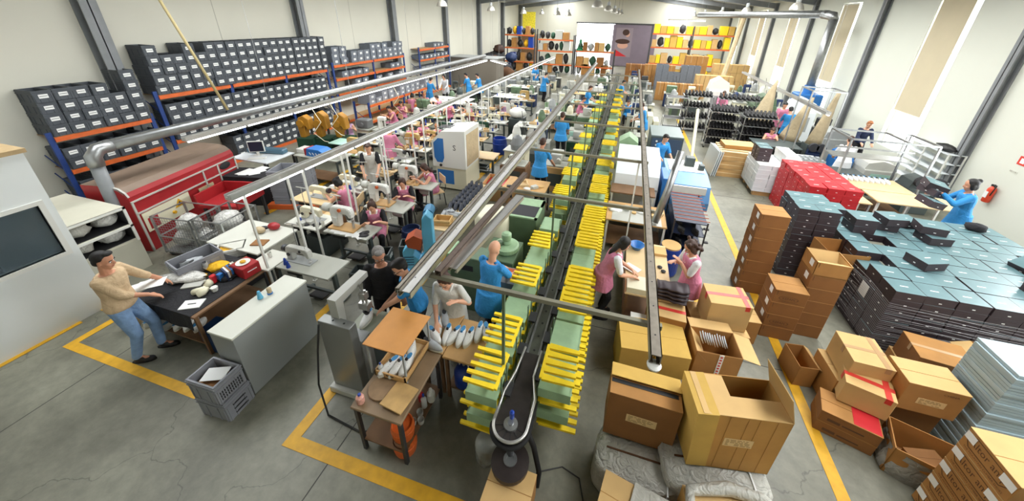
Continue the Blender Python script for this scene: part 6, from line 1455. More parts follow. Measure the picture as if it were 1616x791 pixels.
for i, (x, y, w, d, h, c, lab) in enumerate([(-1.6, 9.4, .7, .5, .95, 'wood', 'small wooden bench with tools beside the blue-shirted man'), (-1.7, 10.2, .8, .4, .8, 'machgrey', 'pair of grey cases behind the blue-shirted man'), (-1.35, 12.0, .7, .6, .9, 'darkgreen', 'dark green machine left of the carriers'), (-1.5, 13.4, .8, .6, .85, 'mint', 'pale mint topped machine near the rail'), (-2.9, 9.6, .8, .6, .7, 'wood_dark', 'brown tool rack in the middle aisle'), (-2.7, 11.0, .7, .5, .8, 'midgrey', 'grey box leaning in the middle aisle'), (-1.4, 15.2, .8, .7, 1.0, 'dgreen', 'dark green machine by the second carriers group'), (-3.2, 17.2, .9, .7, 1.1, 'green', 'green cabinet far along the aisle'), (-3.0, 19.2, .9, .6, 1.0, 'white', 'white machine beyond the green cabinet')]):
    t = thing('workshop_machine', lab, 'machine', (x, y, 0)); MB().box(-w / 2, -d / 2, 0, w / 2, d / 2, h * .8, bev=.015).build('housing', c, t); MB().box(-w / 2 + .04, -d / 2 + .04, h * .8, w / 2 - .04, d / 2 - .04, h * .84).build('top_plate', 'greytop', t); m = MB(); m.box(-w * .25, -.05, h * .84, w * .2, .12, h * 1.15, bev=.02); m.cyl((w * .1, -.1, h), (w * .1, -.2, h), .06, n=12); m.build('head', 'machgrey', t); MB().box(-w * .3, -d / 2 - .005, h * .2, w * .3, -d / 2, h * .6).build('front_panel', 'dgrey', t)
# ------------------------------------------------------------ right of the conveyor
t = table('plywood bench between the two women in pink', .42, 4.55, 1.12, 6.05, z=.78, top='wood_light', name='finishing_bench', legs='F', leg='wood_dark')
tag(MB().box(-.22, -.16, 0, .22, .16, .10, bev=.004).build('flat_box', 'cream_mach', loc=(.66, 4.72, .78)), 'cream flat box at the near end of the women\'s bench', 'box')
tag(MB().lathe([(.07, 0), (.13, .09), (.135, .1), (.12, .1), (.065, .01)], n=22).build('bowl', 'blue', loc=(.60, 5.80, .78), smooth=True), 'blue plastic bowl at the far end of the women\'s bench', 'bowl')
tag(MB().box(-.16, -.12, 0, .16, .12, .05).build('flat_box', 'card_light', loc=(.95, 5.80, .78), rz=.05), 'tan box lid with a note on the women\'s bench', 'box')
o = MB().box(-.13, -.09, 0, .13, .09, .012).build('white_sole', 'white', loc=(.52, 5.15, .80), rz=-.6); tag(o, 'white sole being brushed by the left woman in pink', 'sole')
for i in range(2): tag(MB().lathe([(.01, 0), (.04, .01), (.04, .02), (.01, .03)], n=12).build('brush_head', 'black', loc=(.98 + .05 * i, 5.35 - .1 * i, .78)), 'small black round brush on the bench, %s of two' % ORD[i], 'brush', 'brushes')
for i in range(4):
    m = MB(); rs = []
    for k in range(12):
        x = -.22 + .44 * k / 11; rs.append([(x, .11 * math.cos(a) * (1 - .15 * math.sin(k * .6)), .035 * math.sin(a) + .008 * math.sin(k * 1.7 + i)) for a in [j * 2 * PI / 12 for j in range(12)]])
    m.rings(rs); tag(m.build('boot_shaft', 'boot', loc=(1.08, 4.60, .80 + .03 + .066 * i), rz=-.08 + .03 * i, smooth=True), 'grey-brown boot shaft in the stack on the red-taped carton, %s up' % ORD[i], 'boot shaft', 'stacked boot shafts')
t = carton('carton', 'carton with red tape and printed words beneath the boot shafts', 1.03, 4.42, .40, .52, .36, .34, -.05, 'card', tape='redtape'); text_mesh('Kids Kasper', .07, 'ink', t, TR(-.02, -.183, .2) @ RX(PI / 2), width=.3)
carton('carton', 'plain carton hidden below the printed red-taped carton', 1.03, 4.42, 0, .52, .36, .38, -.05, 'card_dark')
tag(MB().box(-.14, -.12, 0, .14, .12, .24, bev=.003).build('white_box', 'white', loc=(.68, 4.26, .35)), 'white box between the bench and the joined cartons', 'box')
carton('carton', 'brown carton under the white box beside the bench', .66, 4.32, 0, .36, .3, .34, 0, 'card_dark')
t = table('long wooden bench with a grey sheet surface behind the women in pink', -.02, 6.70, 1.20, 7.55, z=.8, top='wood', name='finishing_bench', legs='F', leg='white')
tag(MB().box(-.5, -.3, 0, .5, .3, .004).build('grey_mat', 'machgrey', loc=(.6, 7.0, .80)), 'grey mat on the long wooden bench', 'mat')
for i, k in enumerate(['white_upper', 'paper', 'box', 'roll', 'white_upper', 'cup', 'tray']): piece(k, .1 + .15 * i, 7.1 + .06 * (i % 3), .805, i * .7, '%s item from the left on the long wooden bench' % ORD[i], 'items on the long wooden bench')
tag(MB().tube([(.95, 6.75, .85), (1.12, 7.05, 1.5), (1.25, 7.3, 2.25)], .07, 16).build('suction_duct', 'galv', smooth=True), 'slanted galvanised suction duct standing on the long wooden bench', 'duct')
table('wooden shelf bench before the white hooded machine', 0.0, 7.75, 1.0, 8.25, z=.95, top='wood_dark', name='finishing_bench', legs='F', leg='white')
t = thing('white_hood_machine', 'large white hooded machine with a rounded front right of the conveyor', 'machine', (.58, 9.0, 0))
m = MB(); m.prism([(-.75, 0), (-.75, .9), (-.70, 1.2), (-.4, 1.5), (.55, 1.55), (.6, 0)], -.52, .50, 'X'); m.build('hood', 'white2', t)
MB().box(-.53, -.76, .86, .51, -.745, .9).build('seam', 'grey', t); MB().box(-.03, -.765, .3, .0, -.75, .86).build('door_gap', 'grey', t); MB().box(-.4, -.79, .12, .35, -.755, .35).build('front_plate', 'white', t)
t = thing('grey_oven', 'dark grey machine with a control panel behind the white hood', 'machine', (1.48, 12.0, 0))
MB().box(-.48, -.55, 0, .48, .7, 1.3, bev=.01).build('housing', 'dgrey', t); MB().box(-.48, -.56, 1.3, .48, .7, 1.34).build('top', mat('ovtop', '#6d7a78', .5), t); MB().box(-.44, -.565, .75, .44, -.551, 1.25).build('control_panel', mat('cp', '#3c4a5c', .4), t)
for k in range(5): MB().cyl((-.3 + (k % 2) * .12, -.565, .9 + .13 * (k // 2)), (-.3 + (k % 2) * .12, -.58, .9 + .13 * (k // 2)), .03, n=12).build('button', 'white', t)
t = thing('blue_glue_machine', 'blue and white machine with a rack of dark heels below', 'machine', (1.75, 9.2, 0))
m = MB(); m.prism([(-1.0, .55), (-1.0, .75), (-.85, 1.1), (-.3, 1.2), (.6, 1.2), (.6, 0), (-.5, 0), (-.5, .55)], -.48, .48, 'X'); m.build('housing', 'machblue', t)
MB().box(-.40, -.25, 1.195, .42, .55, 1.215).build('white_top', 'white', t); MB().box(-.35, -.9, .93, .38, -.86, 1.10, M=TR(0, -.05, 0)).build('white_panel', 'white', t)
m = MB(); m.box(.0, .1, 1.21, .22, .3, 1.45, bev=.01); m.box(.3, -.1, 1.21, .42, .05, 1.35, bev=.01); m.build('motor', 'dgrey', t)
t = thing('blue_panel_machine', 'tall slanted blue panel beside the white hood', 'machine', (1.22, 8.55, 0)); MB().box(-.07, -.35, 0, .07, .4, 1.25, bev=.01).build('panel', 'blue', t)
t = thing('heel_rack', 'dark wire rack of black soles standing below the blue and white machine', 'rack', (1.62, 7.35, 0), -.02)
for sx in (-.3, .3):
    for sy in (-.65, .65): MB().box(sx - .012, sy - .012, 0, sx + .012, sy + .012, 1.05).build('post', 'dark_steel', t)
for k in range(4): MB().box(-.3, -.65, .15 + k * .28, .3, .65, .165 + k * .28).build('shelf', mat('rackb', '#1c2740', .5), t)
m = MB()
for k in range(9): m.cyl((-.3, -.6 + k * .15, 1.05), (.34, -.6 + k * .15, 1.05), .008, n=6)
m.build('rod', 'terracotta', t)
for k in range(14): tag(MB().box(-.05, -.035, 0, .05, .035, .035, bev=.012).build('rubber_heel', 'black', loc=(1.97 - .01 * (k % 2), 6.78 + k * .13, .78 if k % 2 else .55)), 'black rubber heel hanging on the right edge of the dark rack, number %d' % (k + 1), 'heel', 'heels on the dark rack')
for r in range(3):
    for k in range(8): shoeD((1.48 + .0 * r + (k % 2) * .26, 6.8 + (k // 2) * .34, .167 + r * .28), .2, 'dark shoe on shelf %d of the wire rack, number %d' % (r + 1, k + 1), 'shoes in the dark rack')
t = thing('green_panel_box', 'pale green angled box right of the second carriers group', 'machine', (.35, 11.8, 0)); MB().prism([(-.3, 0), (-.3, 1.0), (0, 1.2), (.3, 1.0), (.3, 0)], -.3, .3, 'Y').build('housing', 'green', t)
t = thing('board_stack', 'stack of white boards by the far right of the conveyor', 'panel', (1.1, 15.4, 0)); 
for k in range(3): MB().box(-.3 + k * .25, -.4, 0, -.1 + k * .25, .4, 1.3 - .2 * k).build('board', 'cream_mach', t)
tag(MB().tube([(2.6, 12.9, .0), (2.75, 14.6, 1.6)], .06, 10).build('roll_post', 'cream_mach'), 'thick cream post leaning by the shoe carts', 'post')
# shoe carts
def cart(label, x, y, w, n, h, rz=0, fill='shoe_dark'):
    t = thing('shoe_cart', label, 'cart', (x, y, 0), rz)
    for sx in (-w / 2, w / 2):
        for sy in (-.3, .3): MB().box(sx - .012, sy - .012, .06, sx + .012, sy + .012, h).build('post', 'galv', t)
        MB().cyl((sx, -.3, .04), (sx, -.28, .04), .04, n=10).build('castor', 'rubber', t)
    for k in range(n):
        z = .15 + k * (h - .2) / (n - 1); m = MB(); m.box(-w / 2, -.31, z, w / 2, -.29, z + .02); m.box(-w / 2, .29, z, w / 2, .31, z + .02); m.box(-w / 2, -.3, z, -w / 2 + .02, .3, z + .02); m.box(w / 2 - .02, -.3, z, w / 2, .3, z + .02); m.build('shelf_frame', 'galv', t); MB().box(-w / 2 + .02, -.29, z + .002, w / 2 - .02, .29, z + .008).build('shelf_plate', 'black', t)
    return t
def cart_shoes(x, y, w, n, h, rz, lab, per=7, top=True):
    for k in range(n):
        z = .15 + k * (h - .2) / (n - 1) + .021
        for i in range(per): 
            c, s = math.cos(rz), math.sin(rz); lx = -w / 2 + .09 + i * (w - .18) / (per - 1)
            for q, ro in ((-.14, 'front'), (.14, 'back')): cartShoeD((x + lx, y + q, z), rz + PI, 'black shoe on shelf %d of the %s, %s row, number %d' % (k + 1, lab, ro, i + 1), 'shoes on the ' + lab)
for lab, x, y, w, n, h, per in [('front shoe cart', 3.85, 15.4, 1.0, 5, 1.5, 8), ('second shoe cart', 4.95, 14.9, 1.1, 5, 1.5, 8), ('rear shoe cart', 3.2, 17.6, 1.2, 4, 1.65, 8), ('wide rear shoe cart', 4.8, 17.4, 1.6, 4, 1.65, 9)]:
    cart('silver wire ' + lab + ' loaded with black shoes', x, y, w, n, h); cart_shoes(x, y, w, n, h, 0, lab, per)
cart('silver wire cart of parts standing behind the carriers', 2.3, 17.2, .9, 4, 1.6)
# right benches
table('white shoe box packing table beside the pink worker at right', 5.1, 12.0, 6.1, 12.9, z=.78, top='white', name='packing_table', legs='F', leg='grey')
table('dark-topped conveyor bench with grey shoes at right', 5.75, 11.3, 6.8, 12.5 - .55, z=.80, top='dgrey', name='packing_table', legs='F', leg='grey')
table('dark table below the extraction cone near the shoe carts', 4.6, 13.4, 6.0, 14.3, z=.8, top='dgrey', name='packing_table', legs='F', leg='black')
for i in range(12): shoeG((5.35 + .14 * (i % 6), 12.2 + .3 * (i // 6), .78), .3, 'grey trainer on the white packing table, number %d' % (i + 1), 'grey trainers at right')
t = table('long pale packing table with rows of white shoes at the right wall side', 5.65, 10.35, 7.35, 11.25, z=.80, top='wood_light', name='packing_table', legs='F', leg='white')
for i in range(10): shoeW((5.95 + i * .12, 10.95, .80), PI, 'white shoe in the row on the long pale table, number %d' % (i + 1), 'row of white shoes')
for i in range(8): tag(MB().box(-.06, -.1, 0, .06, .1, .09).build('shoe_insert', 'paper' if i % 2 else 'ink', loc=(6.35 + i * .13, 10.45, .62), rz=.4), 'black and white folded insert hung under the long pale table, number %d' % (i + 1), 'insert', 'folded inserts')
t = table('wide cream packing table beside the woman lifting boxes', 6.15, 9.55, 7.85, 10.25, z=.82, top='wood_light', name='packing_table', legs='F', leg='white')
for i in range(7): piece(['leather', 'paper', 'box', 'tray', 'white_upper', 'paper', 'box'][i], 6.4 + .2 * i, 9.9, .201, i, '%s item on the lower shelf of the wide cream table' % ORD[i], 'items below the cream table')
cloth_heap('orange-brown cloth on the shelf under the wide cream table', 6.9, 9.8, .27, (.25, .15, .07), 'orange', 51)
table('small pale table with cut sheets left of the wide cream table', 5.35, 9.5, 6.05, 10.1, z=.75, top='wood_light', name='packing_table', legs='F', leg='grey')
t = thing('steel_frame', 'open steel tube frame with hanging shelf over the long pale table', 'frame', (6.65, 10.95, 0))
for x in (-.95, .85):
    for y in (-.35, .65): MB().box(x - .02, y - .02, 0, x + .02, y + .02, 2.0).build('post', 'galv', t)
m = MB()
for y in (-.35, .65): m.box(-.95, y - .02, 1.98, .85, y + .02, 2.02)
for x in (-.95, .85, .3): m.box(x - .02, -.35, 1.98, x + .02, .65, 2.02)
m.build('top_rail', 'galv', t); MB().box(-.95, .2, 1.35, .85, .65, 1.38).build('shelf', 'galv', t); MB().box(-.93, .25, 1.6, .83, .28, 1.64).build('rail', 'galv', t)
t = thing('tall_steel_frame', 'tall slim steel frame holding a tan dust sack by the right wall', 'frame', (6.0, 13.5, 0))
for x, y in ((-.35, -.2), (.55, -.2), (-.35, .6), (.55, .6)): MB().box(x - .018, y - .018, 0, x + .018, y + .018, 2.75).build('post', 'galv', t)
m = MB(); m.box(-.35, -.22, 2.72, .55, -.18, 2.76); m.box(-.35, .58, 2.72, .55, .62, 2.76); m.box(.53, -.2, 2.72, .57, .6, 2.76); m.box(-.37, -.2, 2.72, -.33, .6, 2.76); m.build('top_rail', 'galv', t)
def cone_sack(label, x, y, z0, z1, r0, r1, lean=(0, 0)):
    t = thing('dust_sack', label, 'dust sack', (x, y, 0)); m = MB(); rs = []
    for k in range(9):
        q = k / 8; r = r0 + (r1 - r0) * q; rs.append([(lean[0] * q + r * math.cos(a) * (1 + .12 * math.sin(a * 5 + k)), lean[1] * q + r * math.sin(a) * (1 + .12 * math.sin(a * 4)), z0 + (z1 - z0) * q) for a in [j * 2 * PI / 22 for j in range(22)]])
    m.rings(rs); m.build('sack_cloth', 'cone_sack', t, smooth=True); MB().box(-r0 * 1.1, -r0, 0, r0 * 1.1, r0, z0).build('collector', 'dgrey', t)
cone_sack('tan fabric dust cone over a dark collector beside the shoe carts', 5.15, 15.6, 1.0, 2.7, .38, .03, (.35, .3))
cone_sack('tan fabric dust sack hanging in the tall slim frame', 6.35, 13.7, .95, 2.7, .22, .05, (.18, 0))
cone_sack('grey-green dust sack left of the tall slim frame', 5.95, 14.6, .8, 2.3, .32, .05, (.4, .2))
for i, (x, y, w, c, lab) in enumerate([(6.9, 13.0, .5, 'blue', 'bright blue machine frame under the right-hand strip light'), (6.3, 12.6 + .9, .35, 'navy', 'navy cloth-covered machine below the strip light'), (7.6, 12.6, .8, 'machgrey', 'grey finishing machine with a teal basin near the navy sweater'), (7.1, 17.3, .9, 'white2', 'white cabinet machine behind the blue coat on the right'), (6.2, 18.8, .9, 'dgreen', 'dark green screened booth behind the pink worker'), (7.6, 15.3, .8, 'grey', 'grey extraction machine by the right wall'), (4.4, 19.8, .9, 'white', 'white gabled booth behind the shoe carts'), (7.9, 11.3, .6, 'dgrey', 'grinding machine with round brushes at the right wall')]):
    t = thing('finishing_machine', lab, 'machine', (x, y, 0)); h = [1.1, 1.0, 1.0, 1.9, 1.7, 1.2, 2.2, 1.0][i]
    MB().box(-w / 2, -w / 2, 0, w / 2, w / 2, h * .72, bev=.015).build('housing', c, t)
    MB().prism([(-w / 2, h * .72), (w / 2, h * .72), (w * .42, h * .9), (0, h), (-w * .42, h * .9)], -w * .4, w * .4, 'Y').build('hood', c, t)
    MB().box(-w * .3, -w / 2 - .01, h * .3, w * .3, -w / 2, h * .62).build('front_panel', 'mint' if i == 2 else 'grey', t)
    if i in (1, 7):
        for s in (-1, 1): MB().cyl((s * w * .3, -w / 2 - .02, h * .95), (s * w * .3, -w / 2 - .12, h * .95), .14, n=18).build('brush_wheel', 'ink', t)
t = thing('wall_duct', 'galvanised duct rising from a blue fan by the right wall and running across the hall', 'duct', (0, 0, 0))
MB().cyl((8.1, 19.5, 1.9), (8.1, 19.5, 4.85), .17, n=16).build('riser', 'galv', t, smooth=True); MB().tube([(8.1, 19.5, 4.8), (8.08, 19.6, 4.98), (7.85, 20.0, 5.05)], .18, 16).build('elbow', 'galv', t, smooth=True); MB().cyl((7.95, 19.8, 5.05), (3.9, 27, 5.02), .16, n=16).build('cross_run', 'galv', t, smooth=True)
MB().tube([(7.9, 19.5, 0), (7.9, 19.5, 1.3)], .1, 10).build('support', 'galv', t)
m = MB(); m.box(7.6, 19.1, 1.2, 8.6, 19.9, 1.75, bev=.05); m.cyl((8.1, 19.5, 1.7), (8.1, 19.5, 2.1), .22, n=18); m.build('fan_housing', 'blue', t)
# white shelving at the right wall
t = thing('white_shelving', 'white wire shelving with slanted shelves against the right wall', 'shelf unit', (8.86, 12.75, 0))
for y in (-.85, 0, .85): MB().box(-.2, y - .015, 0, -.17, y + .015, 1.5).build('post', 'white', t); MB().box(.17, y - .015, 0, .2, y + .015, 1.5).build('post', 'white', t)
for k in range(6): MB().box(-.2, -.85, .12 + k * .27, .2, .85, .135 + k * .27, M=TR(0, 0, 0)).build('shelf', 'white2', t)
m = MB(); blob(m, (0, 0, 0), (.14, .32, .09), n=24, amp=.25, seed=77); tag(m.build('black_bundle', 'shoe_dark', loc=(8.85, 12.35, 1.58), smooth=True), 'black bundle on top of the white shelving', 'bundle')
t = thing('fire_extinguisher', 'red fire extinguisher on the right wall', 'fire extinguisher', (9.02, 10.79, .68)); MB().lathe([(.06, 0), (.075, .02), (.075, .34), (.05, .40), (.02, .42)], n=20).build('cylinder', 'fire', t, smooth=True); MB().tube([(0, 0, .43), (-.03, -.05, .48), (-.04, -.1, .42), (-.05, -.09, .2)], .012, 8).build('hose', 'black', t, smooth=True); MB().box(-.02, -.05, .41, .02, .06, .46).build('valve_handle', 'black', t); MB().box(-.079, -.045, .12, -.07, .045, .28).build('instruction_label', 'paper', t)
t = thing('extinguisher_sign', 'red and white extinguisher sign at the upper right wall', 'sign', (9.09, 10.62, 1.74)); MB().box(0, -.10, 0, .008, .10, .2).build('sign_plate', 'sign_red', t); MB().box(-.002, -.05, .04, 0, .05, .16).build('pictogram', 'paper', t)
t = thing('wall_notice', 'small dark lettering strip below the extinguisher sign', 'sign', (9.09, 10.68, 1.53)); MB().box(0, -.1, 0, .004, .1, .05).build('notice_plate', 'wall_r', t); text_mesh('2E11E', .045, 'ink_brown', t, TR(-.002, 0, .025) @ RZ(-PI / 2) @ RX(PI / 2), width=.17)
for i, (dx, dy, dz, r) in enumerate(((0, 0, 0, .3), (.1, .25, .16, .5), (.12, .28, .29, -.2))): sbL((6.55 + dx, 8.85 + dy, 1.05 + .12 + dz), r, 'teal-lidded shoe box carried by the woman in blue, %s of three' % ORD[i], 'shoe boxes being carried', rot=(.1, .25, r))
m = MB(); blob(m, (0, 0, 0), (.16, .12, .08), seed=66); tag(m.build('black_bag', 'cloth_black', loc=(6.75, 7.95, 1.18), smooth=True), 'black cloth bag lying on the far edge of the dark shoe box block', 'bag')
# ------------------------------------------------------------ back of the hall
def back_rack(label, x0, x1, y, zs, H):
    t = thing('pallet_rack', label, 'rack', (x0, y, 0)); w = x1 - x0; n = max(1, round(w / 2.9)); b = w / n
    for k in range(n + 1):
        for d in (0, .9): MB().box(k * b - .05, d - .04, 0, k * b + .05, d + .04, H).build('upright', 'dark_steel', t)
    for z in zs:
        for k in range(n): MB().box(k * b + .05, -.03, z - .1, (k + 1) * b - .05, 0, z).build('beam', 'orange', t)
        MB().box(.05, 0, z, w - .05, .9, z + .012).build('shelf_board', 'board', t)
    return t
BX = [('far right rack with yellow cartons', 1.6, 8.2, 35.0, [1.2, 2.55, 3.65], 4.3), ('far left rack of coloured bundles', -11.3, -8.4, 33.2, [.9, 2.1, 3.2], 3.7), ('far middle rack of dark bundles', -8.2, -4.9, 33.4, [.8, 1.95, 2.9], 3.3), ('far rack standing in front of the bright door', -4.7, -1.3, 33.4, [.75, 2.05], 2.2)]
pal_ = [('card_yellow', 'fork', 'card_light', 'ink', 'fork'), ('yellow_cloth', 'drum', 'ink', 'card', 'shoe_dark'), ('ink', 'darkgreen', 'machgrey', 'card', 'shoe_dark'), ('card', 'card_light', 'darkgreen', 'card_dark', 'grey')]
for bi, (lab, x0, x1, y, zs, H) in enumerate(BX):
    back_rack(lab, x0, x1, y, zs, H)
    for si, z in enumerate(zs + [.0]):
        x = x0 + .12; i = 0
        while x < x1 - .5:
            w = random.uniform(.36, .66); h = random.uniform(.55, .95 if si < len(zs) - 1 or si == len(zs) else .75)
            if x + w > x1 - .08: break
            c = pal_[bi][(i + si * 2) % 5]
            m = MB(); 
            if c in ('ink', 'shoe_dark', 'darkgreen', 'yellow_cloth', 'grey'): blob(m, (0, 0, h * .5), (w * .46, .3, h * .47), n=10, amp=.16, seed=i + bi * 50)
            else: m.box(-w / 2 + .01, -.3, 0, w / 2 - .01, .3, h, bev=.01)
            soft = c in ('ink', 'shoe_dark', 'darkgreen', 'yellow_cloth', 'grey')
            o = m.build('bundle' if soft else 'carton', c, loc=(x + w / 2, y + .4, z + .014), smooth=soft)
            tag(o, '%s on level %d of the %s, position %d' % ('dark bundle' if soft else 'carton', si + 1 if si < len(zs) else 0, lab, i + 1), 'bundle' if soft else 'box', 'goods on the ' + lab)
            x += w + .02; i += 1
t = thing('christmas_tree', 'small green and white decorated tree on the rack before the bright door', 'tree', (-4.35, 33.8, 2.07))
for k in range(4): MB().lathe([(.36 - k * .08, k * .2), (.36 - k * .08, k * .2 + .03), (.1, k * .2 + .3)], n=14).build('tier', mat('xg', '#14764a', .6), t)
MB().lathe([(.1, .8), (.01, 1.1)], n=10).build('tip', 'white', t)
# poster on the sliding door: three plain portrait shapes
t = thing('door_poster', 'tall faded portrait poster on the grey sliding door', 'poster', (-.85, Y1 - .175, 1.0))
MB().box(-.85, 0, 0, .85, .01, 2.9).build('poster_sheet', mat('po', '#8d8088', .6), t)
def disc(cx, cz, rx, rz, d): return [(cx + rx * math.cos(k * PI / 10), cz + rz * math.sin(k * PI / 10)) for k in range(20)], d
m = MB()
for cx, cz, rx, rz in ((-.05, 1.15, .55, .32), (.35, 2.25, .22, .25)): m.prism(disc(cx, cz, rx, rz, 0)[0], -.006, -.002, 'Y')
m.build('face_shape', mat('poface', '#c99a86', .6), t); m = MB()
for cx, cz, rx, rz in ((-.1, 1.55, .75, .25), (.15, 2.45, .35, .3)): m.prism(disc(cx, cz, rx, rz, 0)[0], -.010, -.006, 'Y')
m.build('hair_shape', 'hair_brown', t); MB().prism([(-.8, .05), (.5, .05), (-.8, .75)], -.006, -.002, 'Y').build('red_shape', 'redbox', t)
# stacked cartons and grey crates in front of the right back rack
k = 0
for (x0, y, n, hgt, w, h, c, lab) in [(1.5, 30.0, 4, 2, .55, .8, 'card', 'brown cartons left of the grey crate towers'), (4.6, 31.5, 2, 3, .8, .75, 'card', 'brown cartons stacked before the far right rack'), (4.6, 26.2, 4, 1, .55, 1.5, 'card_light', 'tall tan cartons behind the shoe carts'), (2.1, 24.5, 6, 1, .45, 1.1, 'card', 'brown cartons behind the cream boards'), (6.6, 31, 3, 3, .8, .6, 'card_light', 'cartons by the far right wall'), (0.2, 31.5, 3, 2, .8, .7, 'card_dark', 'brown cartons beneath the poster')]:
    for i in range(n):
        for j in range(hgt):
            o = MB().box(-w / 2 + .01, -w / 2, 0, w / 2 - .01, w / 2, h - .01, bev=.008).build('carton', c, loc=(x0 + i * w, y, j * h)); tag(o, 'carton in column %d, tier %d of the %s' % (i + 1, j + 1, lab), 'box', lab); MB().box(-.03, -w / 2 - .004, h * .3, .03, w / 2 + .004, h - .004).build('tape', 'tape', o)
for i in range(7):
    for j in range(7 if i not in (2, 3) else 5):
        crateM((2.2 + i * .42, 28.6, j * .255), PI / 2, 'grey crate in tower %d, tier %d of the far crate towers' % (i + 1, j + 1), 'far crate towers')
m = MB(); blob(m, (0, 0, 0), (1.2, .8, .8), n=20, amp=.3, seed=90)
for i, (x, y, z, r, c) in enumerate([(-11.6, 30, 1.35, .55, 'ink'), (-11.2, 30.6, 1.4, .7, 'shoe_dark'), (-10.8, 29.2, 1.2, .6, 'ink_brown'), (-10.0, 29.6, .52, .7, 'ink'), (-11.6, 28.7, .6, .8, 'ink'), (-9.7, 30.3, 1.5, .5, 'navy'), (-9.4, 28.3, .45, .6, 'ink_brown'), (-10.9, 30.6, 2.1, .45, 'hair_brown')]):
    m = MB(); blob(m, (0, 0, 0), (r, r * .8, r * .8), n=16, amp=.3, seed=90 + i); tag(m.build('material_heap', c, loc=(x, y, z), smooth=True), 'dark heap of materials in the far left corner, %s of eight' % ORD[i], 'heap', 'heaps in the far left corner')
t = thing('mezzanine', 'grey low partition platform in the far left corner', 'platform', (-10.5, 25.2, 0))
MB().box(-1.9, -.8, 0, 1.6, .8, 1.9).build('partition', mat('partn', '#7b7469', .7), t); MB().box(-2, -.9, 1.9, 1.7, .9, 1.96).build('deck', 'grey', t)
m = MB(); m.box(-.5, -.3, 0, .5, .3, .02); t = thing('yellow_lit_display', 'yellow glowing display in the far left corner', 'display', (-10.9, 40.5, 0)); MB().box(-.8, -.3, 0, .8, .3, 2.9).build('stand', 'wood_dark', t); MB().box(-.7, -.32, 3.0, .7, -.28, 5.2).build('panel', mat('yglow', '#c9b832', .5, 0, .4, 9, emis=.5), t); MB().box(-.8, -.3, 2.9, .8, .3, 3.0).build('ledge', 'wood_dark', t)
t = thing('tan_mast', 'pale slanting timber in front of the right wall windows', 'timber', (0, 0, 0)); MB().tube([(6.1, 27.4, 0), (7.3, 30.2, 5.5)], .16, 8).build('timber', 'sack', t)

# ------------------------------------------------------------ the busy middle and far parts of the hall
def wm(lab, x, y, w, d, h, c, head='machgrey', rz=0, kind=0, grp=None):
    t = thing('workshop_machine', lab, 'machine', (x, y, 0), rz, grp)
    MB().box(-w / 2, -d / 2, 0, w / 2, d / 2, h * .62, bev=.015).build('housing', c, t); MB().box(-w / 2 - .03, -d / 2 - .03, h * .62, w / 2 + .03, d / 2 + .03, h * .65).build('top_plate', 'greytop', t)
    m = MB()
    if kind == 0: m.box(-w * .3, -.08, h * .65, -w * .12, .10, h * 1.05, bev=.02); m.box(-w * .3, -.07, h * .95, w * .25, .09, h * 1.08, bev=.02); m.cyl((w * .18, 0, h * .75), (w * .18, 0, h * .95), .03, n=10)
    elif kind == 1: m.lathe([(w * .28, h * .65), (w * .3, h * .8), (w * .2, h * .98), (w * .06, h * 1.05)], n=18)
    else: m.box(-w * .4, -d * .3, h * .65, w * .4, d * .35, h * .98, bev=.03); m.cyl((0, -d * .3, h * .8), (0, -d * .45, h * .8), .08, n=14)
    m.build('head', head, t); MB().box(-w * .3, -d / 2 - .006, h * .15, w * .3, -d / 2 - .001, h * .5).build('front_panel', 'dgrey', t)
    m = MB(); m.tube([(w * .3, d * .3, h * .65), (w * .35, d * .4, h), (w * .2, d * .45, h * 1.4)], .01, 5); m.build('cable', 'cable', t)
    return t
random.seed(21)
bpy.context.view_layer.update()
OCC = []
for o in COL.objects:
    if o.parent is None and o.get('kind') != 'structure' and 'category' in o and o.name.split('.')[0] not in ('overhead_frame', 'strip_light', 'spiral_duct', 'chain_conveyor', 'pendant_lamp', 'wall_duct'):
        lo = [1e9] * 3; hi = [-1e9] * 3
        for q in [o] + list(o.children):
            if q.type == 'MESH':
                for c in q.bound_box:
                    w_ = q.matrix_world @ Vector(c)
                    for k in range(3): lo[k] = min(lo[k], w_[k]); hi[k] = max(hi[k], w_[k])
        if lo[0] < 1e8 and lo[2] < 1.3: OCC.append((lo[0], lo[1], hi[0], hi[1]))
def free(x, y, w, d, pad=.03):
    a = (x - w / 2 - pad, y - d / 2 - pad, x + w / 2 + pad, y + d / 2 + pad)
    if any(a[0] < b[2] and a[2] > b[0] and a[1] < b[3] and a[3] > b[1] for b in OCC): return False
    OCC.append(a); return True
cols = ['dgrey', 'midgrey', 'dgreen', 'white', 'machgrey', 'dark_steel', 'cream_mach', 'navy', 'grey']; cn = ['dark grey', 'mid grey', 'green', 'white', 'light grey', 'charcoal', 'cream', 'navy', 'grey']
zones = [('left rack aisle', -9.9, -8.3, 10.6, 19.5, 1.25, 2), ('middle aisle', -3.5, -2.2, 10.3, 22, 1.15, 2), ('hall behind the sewing rows', -7.6, -4.4, 18.2, 27, 1.35, 3), ('strip behind the rail', -1.75, -1.15, 16.5, 29, 1.3, 1), ('strip right of the conveyor', .35, 1.2, 13.3, 30, 1.35, 2), ('right finishing area', 5.6, 8.2, 16.8, 28, 1.5, 3), ('space behind the carts', 2.2, 5.2, 20, 23.5, 1.35, 3)]
